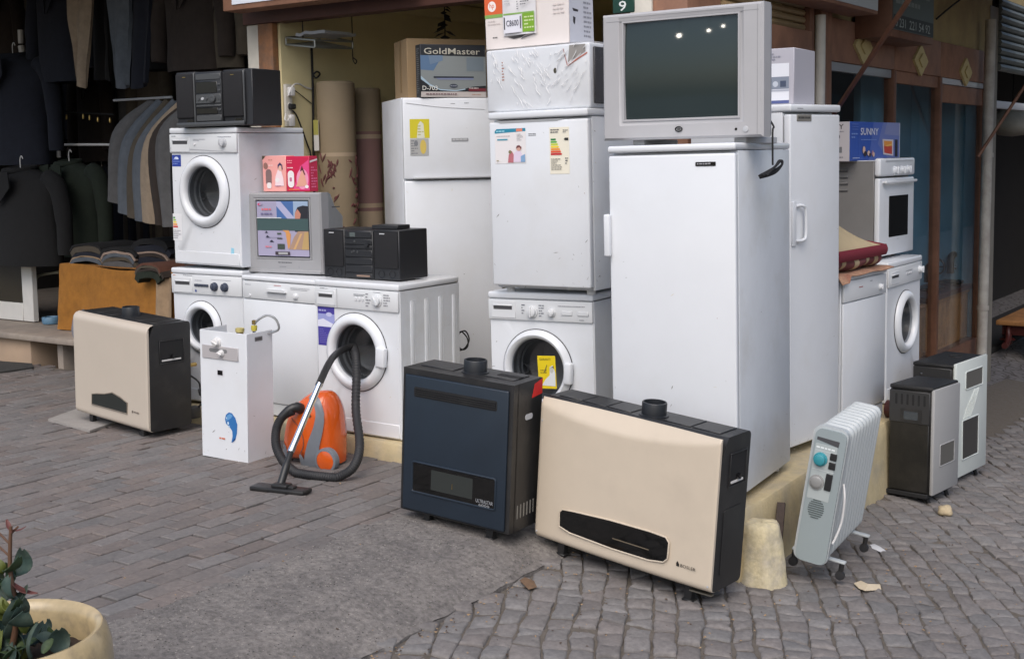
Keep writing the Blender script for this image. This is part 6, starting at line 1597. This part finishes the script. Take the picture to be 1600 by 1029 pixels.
rail('cream clothes rail above the dark green jacket', at(84, 226, 'y', 6.85), at(186, 226, 'y', 6.85), .011)
rail('dark rail carrying the slanted row of trousers', at(178, 157, 'y', 6.45), at(268, 152, 'y', 6.30), .010, GREYP)
b = MB(); b.tube([at(90, 214, 'y', 6.85), at(92, 246, 'y', 6.85)], .02, OFFWHITE, 8); tag(b.build('rail_bracket'), 'short cream upright bracket on the cream clothes rail', 'bracket')
b = MB(); b.tube([at(32, 47, 'y', 7.1), at(33, 68, 'y', 7.1)], .026, OFFWHITE, 8); b.tube([at(33, 72, 'y', 7.1), at(36, 90, 'y', 7.1)], .03, OFFWHITE, 8); tag(b.build('rail_bracket'), 'pale green white upright bracket high at the far left', 'bracket')
for k, (px, py) in enumerate(((91, 181), (104, 183), (130, 182), (140, 184), (153, 187), (172, 188))):
    c = at(px, py, 'y', 7.0); b = MB(); b.lathe([(0, -.024), (.010, -.02), (.012, 0), (.008, .02), (0, .026)], c, (0, 0, 1), BRASS, 10)
    tag(b.build('hanger_clip'), ('leftmost', 'second', 'third', 'fourth', 'fifth', 'rightmost')[k] + ' of the six small brass clips on the thin black rail', 'clip', 'brass hanger clips')
b = MB(); b.tube([at(88, 174, 'y', 7.0), at(178, 179, 'y', 7.0)], .008, BLACKM, 6); rl = b.build('clothes_rail'); tag(rl, 'thin black rail carrying the small brass clips', 'rail', 'clothes rails in the clothing shop')
# table with orange cloth and folded trousers
ORC = fabric('orange', (.30, .125, .018), .2)
tl, tr, br, bl = at(94, 412, 'y', 6.30), at(276, 427, 'y', 6.12), at(276, 505, 'y', 6.10), at(97, 488, 'y', 6.28)
bl.z = br.z = .262
b = MB(); TB = thing('display_table', 'display table hidden under an orange brown cloth in front of the clothing shop', 'table', (tl.x, 6.3, .26))
TI = TM[TB.name]
b.sheet(46, 20, lambda u, v: TI @ (tl.lerp(tr, u).lerp(bl.lerp(br, u), v) + Vector((0, -.03 * v - .022 * sin(u * 17 + 2 * v) * v - .012 * noise.noise((u * 6, v * 4, 3)), .012 * sin(u * 9) * (1 - v)))), ORC, .004)
b.sheet(20, 8, lambda u, v: TI @ (tl.lerp(tr, u) + Vector((0, .75 * v, .004 + .01 * noise.noise((u * 5, v * 4, 1))))), ORC)
b.sheet(8, 12, lambda u, v: TI @ (tl.lerp(bl, v) + Vector((-.012 * sin(u * 12) * v, .75 * u, 0))), ORC)
b.build('cloth', TB, 60)
b = MB(); b.sheet(8, 14, lambda u, v: TI @ (tr.lerp(br, v) + Vector((-.17 + .18 * u, -.045 - .02 * sin(u * 7 + v), -.03))), fabric('sand', (.30, .21, .13)), .004); b.build('cloth_end', TB, 60)
p0 = TI @ tl; p1 = TI @ tr
for x in (.06, p1.x - .06):
    for y in (.10, .68): b = MB(); b.box(x - .02, y - .02, 0, x + .02, y + .02, p0.z - .02, WOOD); b.build('leg', TB)
def stackf(label, px0, px1, Y, z, layers, sag=0.):
    t = thing('folded_trousers', label, 'folded trousers', (at(px0, 420, 'y', Y).x, Y, z), 0, 0, 'stacks of folded trousers on the orange table')
    L_ = at(px1, 420, 'y', Y).x - at(px0, 420, 'y', Y).x; zz = .0
    for k, (m, th_) in enumerate(layers):
        b = MB(); r_ = random.Random(k + int(px0))
        x0 = r_.uniform(0, .03); x1 = L_ - r_.uniform(0, .05)
        def f(u, v):
            x = x0 + (x1 - x0) * u; e = min(u, 1 - u)
            return (x, -.01 * sin(u * 6) + .42 * v, zz + th_ + .035 * sin(pi * u) - (.03 * max(0, 1 - e * 9)) + .008 * noise.noise((u * 4, v * 3, k + px0)))
        b.sheet(20, 6, f, m, th_ * .92); b.build('layer', t, 60); zz += th_
    return t
zt = tl.z + .012
stackf('left stack of folded grey and olive trousers on the orange table', 108, 165, 6.33, zt - .02, [(FGB, .035), (fabric('sand', (.30, .21, .13)), .012), (FN, .03), (FOL, .05), (FB, .02)])
stackf('middle stack of folded grey trousers with a pink beige pair on the orange table', 156, 216, 6.30, zt - .05, [(FG, .05), (FOL, .03), (FGB, .03), (fabric('rosebeige', (.27, .20, .16)), .02), (FB, .03)])
stackf('tall stack of folded navy trousers beside the left washing machines', 205, 268, 6.34, zt - .06, [(FN, .05), (FN, .05), (FBR, .03), (fabric('rosebeige', (.27, .20, .16)), .014), (FN, .05), (FB, .05)])
t = stackf('small pile of brown folded trousers at the front edge of the orange table', 208, 255, 6.03, zt - .085, [(FDG, .055), (FBR, .02), (FOL, .02), (fabric('rust', (.10, .04, .025)), .018)])

# white frame, bent tube, tape roll and cloth bundle on the step
WF = thing('leaning_mirror', 'white framed dark mirror standing on the stone step at the left edge', 'mirror', (0, 0, 0))
WP = mat('white_paint', (.58, .57, .54), .6, var=.06, vs=9)
y_ = 6.42
p_a, p_b, p_c = at(43, 418, 'y', y_), at(43, 462, 'y', y_), at(-40, 452, 'y', y_)
zb_ = .262
b = MB(); b.box(p_b.x - .075, y_, zb_, p_b.x + .075, y_ + .05, p_a.z + .1, WP, .004, 1); b.build('upright', WF)
b = MB(); b.box(p_c.x - .6, y_ - .003, zb_, p_b.x - .076, y_ + .047, zb_ + .155, WP, .004, 1); b.build('bottom_rail', WF)
b = MB(); b.box(p_c.x - .6, y_ + .02, zb_ + .156, p_b.x - .076, y_ + .026, p_a.z + .1, mat('mirror_dark', (.03, .025, .015), .25)); b.build('panel', WF)
b = MB(); b.tube(smooth_path([at(56, 447, 'y', 6.62), at(57, 434, 'y', 6.62), at(66, 429, 'y', 6.62), at(92, 425, 'y', 6.62)], 8), .012, mat('pale_tube', (.33, .33, .26), .4), 8)
b.tube([at(56, 447, 'y', 6.62), Vector((at(56, 447, 'y', 6.62).x, 6.62, .262))], .012, MATS['pale_tube'], 8)
tag(b.build('bent_tube'), 'pale bent metal tube beside the white frame', 'tube')
c = at(79, 470, 'y', 6.45); b = MB(); b.lathe([(.055, 0), (.075, .0), (.078, .01), (.078, .05), (.074, .055), (.055, .055), (.052, .05), (.052, .004), (.055, 0)], (c.x, c.y, .2625), (0, 0, 1), mat('tape_blue', (.10, .20, .30), .5), 26)
tag(b.build('tape_roll'), 'pale blue tape roll lying on the stone step', 'tape roll')
c = at(113, 505, 'y', 6.02); b = MB(); b.lathe([(.001, 0), (.09, .0), (.10, .06), (.085, .14), (.05, .2), (.0, .215)], (c.x + .04, 6.10, .256), (0, 0, 1), mat('grey_cloth', (.20, .20, .23), .9, var=.2, vs=30, bump=1, bs=40), 18)
tag(b.build('cloth_bundle'), 'pale grey cloth bundle on the step behind the beige heater', 'cloth')
c = at(25, 480, 'z', .258); b = MB(); r_ = random.Random(5)
b = MB()
for k in range(12): b.tube(smooth_path([c + Vector((r_.uniform(-.09, .09), r_.uniform(-.06, .06), .006)) for _ in range(3)], 4), .004, DL, 5)
tag(b.build('scrap_pile'), 'small dark scrap lying on the stone step', 'scrap')
b = MB(); P = [at(75, 655, 'z', .012), at(140, 673, 'z', .012), at(238, 640, 'z', .012), at(150, 628, 'z', .012)]
b.prism([(p.x, p.y) for p in P], (0, 0, .016), (1, 0, 0), (0, 1, 0), .014, mat('flat_slab', (.30, .28, .26), .85, var=.1, vs=20)); tag(b.build('flat_slab'), 'thin pale slab on the bricks under the beige heater', 'slab')
MT = at(0, 578, 'z', 0)
b = MB(); P = [at(-60, 590, 'z', .01), at(52, 574, 'z', .01), at(50, 568, 'z', .01), at(-60, 560, 'z', .01)]
b.prism([(p.x, p.y) for p in P], (0, 0, .014), (1, 0, 0), (0, 1, 0), .012, mat('doormat', (.04, .04, .038), .95, bump=1, bs=200)); tag(b.build('doormat'), 'dark doormat at the left edge before the step', 'mat')

# ------------------------------------------------------------------ bollard, rod, stones, litter
b = MB(); bx, by = -2.105, 4.84; r_ = random.Random(2)
prof = [(.118, -.10), (.112, 0), (.108, .02), (.102, .05), (.098, .085), (.093, .12), (.089, .155), (.086, .19), (.083, .215), (.080, .235), (.070, .250), (.035, .254), (.0, .253)]
N = 34; vs = []
for r, h_ in prof:
    for k in range(N):
        a = 2 * pi * k / N; e = 1 + .10 * noise.noise((cos(a) * 2, sin(a) * 2, h_ * 5)) + .05 * noise.noise((cos(a) * 7, sin(a) * 7, h_ * 22)) - .10 * max(0, cos(4 * (a + .5))) ** 6 * .3
        vs.append((bx + r * e * cos(a), by + r * e * sin(a), gz(bx, by) + h_ + .006 * noise.noise((a * 2, r * 9, h_))))
b.add(vs, [[q * N + k, q * N + (k + 1) % N, (q + 1) * N + (k + 1) % N, (q + 1) * N + k] for q in range(len(prof) - 1) for k in range(N)], mat('bollard_paint', (.58, .50, .32), .9, c2=(.44, .39, .30), c2s=11, var=.2, vs=40, bump=1., bs=55))
tag(b.build('stone_bollard', None, 60), 'stout yellow painted stone stump beside the front cream heater', 'bollard')
p0 = at(1217, 866, 'y', 4.66); p0 = at(1214, 868, 'x', -2.10); p1 = at(1221, 785, 'x', -2.135)
b = MB(); b.box(-.018, -.010, -.03, .018, .010, (p1 - p0).length, mat('rust_iron', (.05, .035, .03), .8, var=.3, vs=60), .002, 1, Matrix.Translation(p0) @ (p1 - p0).to_track_quat('Z', 'Y').to_matrix().to_4x4())
tag(b.build('iron_bar'), 'short dark iron bar standing behind the yellow stump', 'bar')
def rock(label, px, py, r, m, seed, cat='stone'):
    c = at(px, py, 'z', -.2)
    for _ in range(4): c = at(px, py, 'z', gz(c.x, c.y))
    bm = bmesh.new(); bmesh.ops.create_icosphere(bm, subdivisions=3, radius=1)
    for v in bm.verts: v.co *= r * (1 + .35 * noise.noise(v.co * 1.3 + Vector((seed, 0, 0)))); v.co.z *= .75
    bm.verts.index_update(); b = MB(); b.add([v.co + Vector((c.x, c.y, c.z + r * .6)) for v in bm.verts], [[v.index for v in f.verts] for f in bm.faces], m); bm.free()
    tag(b.build('stone', None, 60), label, cat)
rock('pale yellow loose stone in front of the dark stoves', 1477, 804, .040, mat('pale_stone', (.42, .34, .22), .9, var=.2, vs=60, bump=.5, bs=100), 3)
PAP = mat('paper_scrap', (.55, .46, .33), .8, var=.1, vs=60)
def scrap(label, pts, m, name='paper_scrap'):
    b = MB(); Q = []
    for px, py in pts:
        c = at(px, py, 'z', -.2)
        for _ in range(4): c = at(px, py, 'z', gz(c.x, c.y) + .006)
        Q.append(c)
    k = len(Q); r_ = random.Random(k); ce = sum(Q, Vector()) / k + Vector((0, 0, .016))
    V = [q + Vector((0, 0, r_.uniform(.0, .008))) for q in Q]
    b.add(V + [ce] + [v - Vector((0, 0, .0015)) for v in V], [[i, (i + 1) % k, k] for i in range(k)] + [[i, (i + 1) % k, k + 1 + (i + 1) % k, k + 1 + i] for i in range(k)] + [list(range(2 * k, k, -1))], m); tag(b.build(name), label, 'litter', 'scraps lying on the cobbles')
scrap('torn yellowish paper scrap on the cobbles below the oil radiator', [(1334, 911), (1345, 909), (1357, 916), (1375, 914), (1377, 920), (1364, 922), (1352, 925), (1342, 919)], PAP)
scrap('crumpled white scrap beside the radiator castor on the cobbles', [(1356, 853), (1366, 851), (1376, 855), (1385, 861), (1377, 862), (1363, 858)], ink(205, 205, 206))
LEAFM = mat('dry_leaf', (.14, .085, .05), .9, var=.3, vs=50)
scrap('curled brown dry leaf at the kerb between concrete and cobbles', [(812, 908), (820, 903), (834, 908), (839, 917), (826, 920), (818, 914)], LEAFM, 'dry_leaf')
# crumbs in the joints: nobody could count them
b = MB(); r_ = random.Random(11); LIT = mat('litter_crumbs', (.30, .20, .11), .9, var=.4, vs=90); LIT2 = mat('litter_dark', (.07, .045, .03), .9)
for k in range(900):
    x = r_.uniform(-2.85, -.9) if k % 4 else -2.84 + abs(r_.gauss(0, .05)); y = r_.uniform(2.9, 6.2)
    if k % 9 == 0: x = r_.uniform(-4.2, -2.85)
    if not seen(x, y, 20): continue
    z = gz(x, y) + .002; s = r_.uniform(.003, .009) * (1.3 if k % 30 == 0 else 1); a = r_.uniform(0, 6.28); h_ = r_.uniform(.001, .004)
    P = [Vector((x + s * cos(a + q * 2.1) * r_.uniform(.6, 1.2), y + s * sin(a + q * 2.1) * r_.uniform(.6, 1.2), z + (h_ if q else 0))) for q in range(3)]
    b.add(P + [Vector((x, y, z + h_ * 2))], [[0, 1, 3], [1, 2, 3], [2, 0, 3], [0, 2, 1]], LIT if r_.random() < .6 else LIT2)
o = b.build('joint_litter', None, 0); o['kind'] = 'stuff'; o['label'] = 'dry brown crumbs and leaf bits in the joints of the cobbles'; o['category'] = 'litter'

b = MB(); r_ = random.Random(77); CHIP = mat('aggregate_light', (.27, .25, .23), .9); CHIP2 = mat('aggregate_dark', (.055, .05, .048), .9)
for k in range(2600):
    x, y = r_.uniform(-3.6, -2.86), r_.uniform(2.2, 4.9); s = r_.uniform(.0018, .0055); z = gz(min(x, -2.841), y) + .006 + .006 * noise.noise((x * 2.5, y * 2.5, 0)) + .0035 * noise.noise((x * 14, y * 14, 2))
    P = [Vector((x + s * cos(q * 2.1 + k), y + s * sin(q * 2.1 + k) * r_.uniform(.5, 1.3), z)) for q in range(3)]
    b.add(P + [Vector((x, y, z + s * .5))], [[0, 1, 3], [1, 2, 3], [2, 0, 3]], CHIP if r_.random() < .5 else CHIP2)
o = b.build('ramp_grit', None, 0); o['kind'] = 'stuff'; o['label'] = 'loose grit and stone chips on the concrete ramp'; o['category'] = 'grit'

# scuffs, scratches and rust spots on the used white goods
SC = [mat('scuff_grey', (.40, .40, .40), .6), mat('scuff_dark', (.20, .19, .18), .7), mat('rust_spot', (.22, .10, .045), .8), mat('yellowing', (.58, .55, .46), .5)]
r_ = random.Random(99)
def scuffs(t, w, d, h, n_, side=True):
    b = MB(); b.raw = True
    for k in range(n_):
        onside = side and r_.random() < .4
        W_ = d if onside else w
        x = r_.choice([r_.uniform(.01, W_ - .01), r_.betavariate(.4, .4) * (W_ - .03) + .015]); z = r_.choice([r_.uniform(.03, h - .05), .02 + r_.expovariate(14)])
        if z > h - .05: continue
        if not onside and hasattr(t, 'name') and t.name.startswith('washing') and .08 < x < w - .09 and .24 < z < .68: continue
        L_ = r_.uniform(.003, .02) * (2.2 if r_.random() < .12 else 1); a = r_.gauss(0, .9); th = r_.uniform(.0007, .0022); m = SC[r_.choice([0, 0, 0, 1, 1, 2, 3, 3])]
        if m is SC[2]: L_, th = r_.uniform(.002, .005), r_.uniform(.0015, .003)
        P = [(x + L_ * (q / 5 - .5) * cos(a), z + L_ * (q / 5 - .5) * sin(a), th * sin(pi * (q + .3) / 5.6) * r_.uniform(.5, 1.3)) for q in range(6)]
        u_ = [(px - sin(a) * tt, pz + cos(a) * tt) for px, pz, tt in P]; v_ = [(px + sin(a) * tt, pz - cos(a) * tt) for px, pz, tt in reversed(P)]
        e = .0009 if not onside else .0012
        pts = [((w + e, px, pz) if onside else (px, -e, pz)) for px, pz in u_ + v_]
        b.add(pts, [list(range(12))], m)
    if b.v: o = b.build('scuff_marks', t, 0); o['kind'] = 'stuff'
for o in list(col.objects):
    if o.type == 'EMPTY' and o.get('category') == 'fridge':
        i_ = ['fridge', 'fridge.001', 'fridge.002', 'fridge.003'].index(o.name)
        scuffs(o, *((.579, .755, 1.5), (.492, .58, 1.69), (.57, .574, .84), (.60, .62, 1.85))[i_], 46)
    elif o.type == 'EMPTY' and o.get('category') == 'washing machine': scuffs(o, .60, .53, .69, 26)
    elif o.type == 'EMPTY' and o.get('category') == 'dishwasher': scuffs(o, .60, .57, .69, 16)
    elif o.type == 'EMPTY' and o.get('category') == 'water heater': scuffs(o, .338, .205, .69, 16)
b = MB(); P = [at(*q, 'y', 5.70) for q in ((713, 470), (716, 515), (722, 518), (730, 528), (731, 540), (724, 546), (716, 540), (717, 522), (727, 517), (733, 530), (726, 544), (714, 548))]
b.tube(smooth_path(P, 6), .0045, BLACKM, 6); tag(b.build('looped_cable'), 'thin black cable looped behind the ribbed washing machine', 'cable')

# ------------------------------------------------------------------ flower pot at the lower left
pc = at(6, 986, 'z', .372)
PT = thing('flower_pot', 'big cream glazed flower pot at the lower left corner', 'flower pot', (pc.x, pc.y, gz(pc.x, pc.y) + .004))
Hh = .372 - gz(pc.x, pc.y) - .004
POT = mat('pot_glaze', (.50, .385, .215), .32, c2=(.33, .255, .16), c2s=14, c2lo=.52, c2hi=.72, var=.14, vs=30, coat=.3)
b = MB(); b.lathe([(0, 0), (.17, 0), (.215, .06), (.262, Hh * .45), (.276, Hh * .72), (.272, Hh * .88), (.262, Hh * .96), (.250, Hh), (.236, Hh - .004), (.226, Hh - .03), (.228, Hh - .12), (.226, Hh - .13)], (0, 0, 0), (0, 0, 1), POT, 64); b.build('pot', PT, 60)
b = MB(); b.sheet(24, 24, lambda u, v: (.228 * (2 * u - 1) * sqrt(max(0, 1 - (2 * v - 1) ** 2 / 2)), .228 * (2 * v - 1) * sqrt(max(0, 1 - (2 * u - 1) ** 2 / 2)), Hh - .095 + .012 * noise.noise((u * 9, v * 9, 0))), mat('soil', (.045, .03, .022), 1, var=.4, vs=60, bump=1, bs=150)); b.build('soil', PT, 60)
PL = thing('pot_plant', 'leafy green plant with a reddish shoot growing in the cream pot', 'plant', (pc.x, pc.y, PT.location.z + Hh - .095))
LM = [mat('leaf_green', (.022, .050, .022), .65, c2=(.05, .075, .025), c2s=22, var=.35, vs=70), mat('leaf_bluegreen', (.030, .058, .048), .7, c2=(.06, .085, .065), c2s=25, var=.3, vs=60), mat('leaf_yellow', (.10, .12, .025), .5, var=.2), mat('leaf_red', (.11, .032, .026), .6, var=.2)]
def leaf_mesh(m, L_, W_, curl):
    b = MB(); b.sheet(6, 8, lambda u, v: ((u - .5) * W_ * sin(pi * (v * .9 + .05)) ** .8, L_ * v * cos(curl * v), L_ * v * sin(curl * v) - .25 * W_ * (1 - (2 * u - 1) ** 2) * .5), m, .0015)
    o = b.build('leaf', None, 70); me = o.data; bpy.data.objects.remove(o); return me
LMS = [leaf_mesh(LM[0], .085, .055, .9), leaf_mesh(LM[1], .10, .075, .6), leaf_mesh(LM[1], .075, .065, 1.2), leaf_mesh(LM[2], .06, .04, 1.), leaf_mesh(LM[0], .07, .04, -.4), leaf_mesh(LM[3], .06, .018, .5)]
r_ = random.Random(21)
def leaf(k, p, az, el, s=1.):
    o = bpy.data.objects.new('leaf', LMS[k]); col.objects.link(o); o.parent = PL
    o.location = p; o.rotation_euler = Euler((el, r_.uniform(-.4, .4), az)); o.scale = (s, s, s)
for k in range(46):
    a = r_.uniform(0, 6.28); d_ = r_.uniform(.02, .16); p = Vector((d_ * cos(a), d_ * sin(a), r_.uniform(.0, .055)))
    leaf(r_.choice([0, 1, 1, 2, 2, 3, 4]), p, r_.uniform(0, 6.28), r_.uniform(.1, 1.2), r_.uniform(.45, .95))
stem0 = Vector((-.02, .02, -.01))
tip = Matrix.Translation(-PL.location) @ at(17, 822, 'y', pc.y + .03)
b = MB(); SP = smooth_path([stem0, stem0.lerp(tip, .35) + Vector((.03, 0, 0)), stem0.lerp(tip, .7) + Vector((.0, 0, 0)), tip], 8); b.tube(SP, [.010 - .006 * k / len(SP) for k in range(len(SP))], mat('stem_brown', (.11, .055, .03), .6), 8)
for dx, kz in ((-.06, .75), (-.05, .86), (.035, .93)):
    p = SP[int(kz * (len(SP) - 1))]; b.tube([p, p + Vector((dx, 0, .025))], .003, MATS['stem_brown'], 6)
b.build('stem', PL, 60)
for k in range(30):
    p = SP[int((.12 + .58 * k / 30) * (len(SP) - 1))] + Vector((r_.uniform(-.05, .02), r_.uniform(-.02, .02), 0)); leaf(r_.choice([0, 0, 1, 2, 3]), p, r_.uniform(0, 6.28), r_.uniform(-.6, .9), r_.uniform(.6, 1.))
for az in (1.2, 4.4, 5.6): leaf(5, tip + Vector((0, 0, -.01)), az, r_.uniform(-.5, .2), r_.uniform(.6, .95))
p = SP[int(.62 * (len(SP) - 1))]; leaf(5, p, -1.1, -.9, 1.3); leaf(4, p + Vector((0, 0, -.03)), -1.2, -1.0, 1.)

# ------------------------------------------------------------------ inside the show window and the far shop
CB = thing('wooden_cabinet', 'orange brown wooden cabinet inside the show window, beside the window post', 'cabinet', (0, 0, 0))
cA, cB = at(1432, 480, 'x', -3.15), at(1516, 455, 'x', -3.15)
zt = cA.z + .02
for y0, y1 in ((cA.y - .26, (cA.y + cB.y) / 2 - .12), ((cA.y + cB.y) / 2 - .115, cB.y - .045)):
    b = MB(); b.box(-3.135, y0, -.13, -3.115, y1, zt - .034, WOOD, .004, 1); b.build('door', CB)
b = MB(); b.box(-3.455, cA.y - .3, zt - .03, -3.1, cB.y, zt, WOOD, .005, 1); b.build('top', CB)
b = MB(); b.box(-3.45, cB.y - .04, -.138, -3.12, cB.y - .005, zt - .031, WOOD, .003, 1); b.build('side_panel', CB)
b = MB(); b.box(-3.45, cA.y - .28, -.138, -3.43, cB.y - .042, zt - .031, WOOD); b.build('back_panel', CB)
b = MB(); b.box(-3.425, cA.y - .28, .22, -3.14, cB.y - .042, .25, WOOD, .003, 1); b.build('shelf', CB)
b = MB(); b.box(-3.44, cA.y + .1, zt + .001, -3.08, cB.y + .05, zt + .05, DKWOOD, .006, 1); tag(b.build('dark_tray'), 'dark wooden tray lying on the wooden cabinet in the window', 'tray')
IRON = mat('dark_iron', (.012, .010, .010), .35, .4)
def machine(label, y, s, px):
    t = thing('sewing_machine', label, 'sewing machine', (-3.25, y, zt + .052), 0, 0, 'old dark machines on the cabinet')
    b = MB(); b.box(-.10 * s, -.20 * s, 0, .10 * s, .20 * s, .03 * s, IRON, .006, 1); b.build('base', t)
    b = MB(); b.tube(smooth_path([(0, .15 * s, .03), (0, .15 * s, .2 * s), (0, .10 * s, .27 * s), (0, -.10 * s, .27 * s), (0, -.16 * s, .22 * s), (0, -.16 * s, .10 * s)], 6), .035 * s, IRON, 10); b.build('arm', t)
    b = MB(); b.tube([(.0 + .085 * s * cos(a), .2 * s, .24 * s + .085 * s * sin(a)) for a in [2 * pi * k / 24 for k in range(26)]], .012 * s, IRON, 8)
    for k in range(4): b.tube([(0, .2 * s, .24 * s), (.085 * s * cos(k * 1.57), .2 * s, .24 * s + .085 * s * sin(k * 1.57))], .006 * s, IRON, 6)
    b.build('hand_wheel', t)
    b = MB(); b.lathe([(.02 * s, 0), (.022 * s, .02 * s), (0, .022 * s)], (.04 * s, -.16 * s, .16 * s), (1, 0, 0), CHROME, 12); b.build('dial', t)
yy = at(1492, 430, 'x', -3.25).y; machine('old dark machine with a wheel, right on the cabinet in the window', yy, .95, 0)
yy = at(1455, 440, 'x', -3.25).y; machine('old dark machine half hidden behind the window post on the cabinet', yy, .8, 0)
b = MB(); q0, q1 = at(1440, 553, 'x', -3.12), at(1503, 534, 'x', -3.12); b.obox(q0, q1, .05, .035, WOOD, .004); tag(b.build('wooden_bar'), 'orange wooden bar in front of the cabinet, above the white fronted stove', 'bar')
b = MB(); q0 = at(1447, 575, 'x', -3.12); b.box(-3.14, q0.y - .03, -.3, -3.10, q0.y + .03, at(1447, 551, 'x', -3.12).z, WOOD, .004, 1); tag(b.build('wooden_post'), 'short wooden post under the orange bar by the window', 'post')
RT = thing('carved_table', 'dark red carved table with thick legs at the right edge behind the drain pipe', 'table', (0, 0, 0))
XT = -2.8
a = at(1556, 500, 'x', XT - .5); c_ = a + Vector((0, 1.3, 0)); zt2 = a.z
b = MB(); b.box(XT - .5, a.y, zt2 - .05, XT + .05, c_.y, zt2, WOOD, .008, 2); b.build('top', RT)
b = MB(); b.box(XT - .45, a.y + .06, zt2 - .16, XT, c_.y - .06, zt2 - .052, DKWOOD, .005, 1); b.build('apron', RT)
for lx, ly in ((-3.20, a.y + .10), (-2.90, a.y + .10), (-3.20, c_.y - .1), (-2.90, c_.y - .1)):
    g0 = gz(lx, ly); hL = zt2 - .16 - g0
    b = MB(); b.lathe([(.03, 0), (.05, .03), (.035, .07), (.055, hL * .35), (.085, hL * .55), (.05, hL * .75), (.035, hL * .85), (.06, hL * .93), (.045, hL + .002)], (lx, ly, g0), (0, 0, 1), DKWOOD, 20); b.build('leg', RT, 60)
    b = MB(); b.tube(smooth_path([(lx, ly, g0 + .25), (lx + .03, ly - .10, g0 + .10), (lx + .04, ly - .24, g0 + .03), (lx + .04, ly - .30, g0 + .035)], 6), .032, DKWOOD, 10); b.build('foot', RT, 60)
c = at(1582, 195, 'x', -3.6); b = MB(); b.lathe([(0, .20), (.12, .19), (.24, .12), (.30, 0), (.28, -.06), (.15, -.12), (0, -.14)], c, (0, 0, 1), mat('pale_shade', (.30, .30, .27), .8, var=.2, vs=6), 24); b.tube([c, Vector((c.x, c.y, 2.9))], .01, BLACKM, 6)
tag(b.build('hanging_bundle', None, 60), 'pale round bundle hanging in the dark far right shop', 'bundle')
b = MB(); b.tube([at(1528, 245, 'x', -2.85), at(1612, 118, 'x', -2.5)], .014, BROWNW, 8); tag(b.build('awning_arm'), 'thin brown rod crossing the drain pipe at the far right', 'pole')
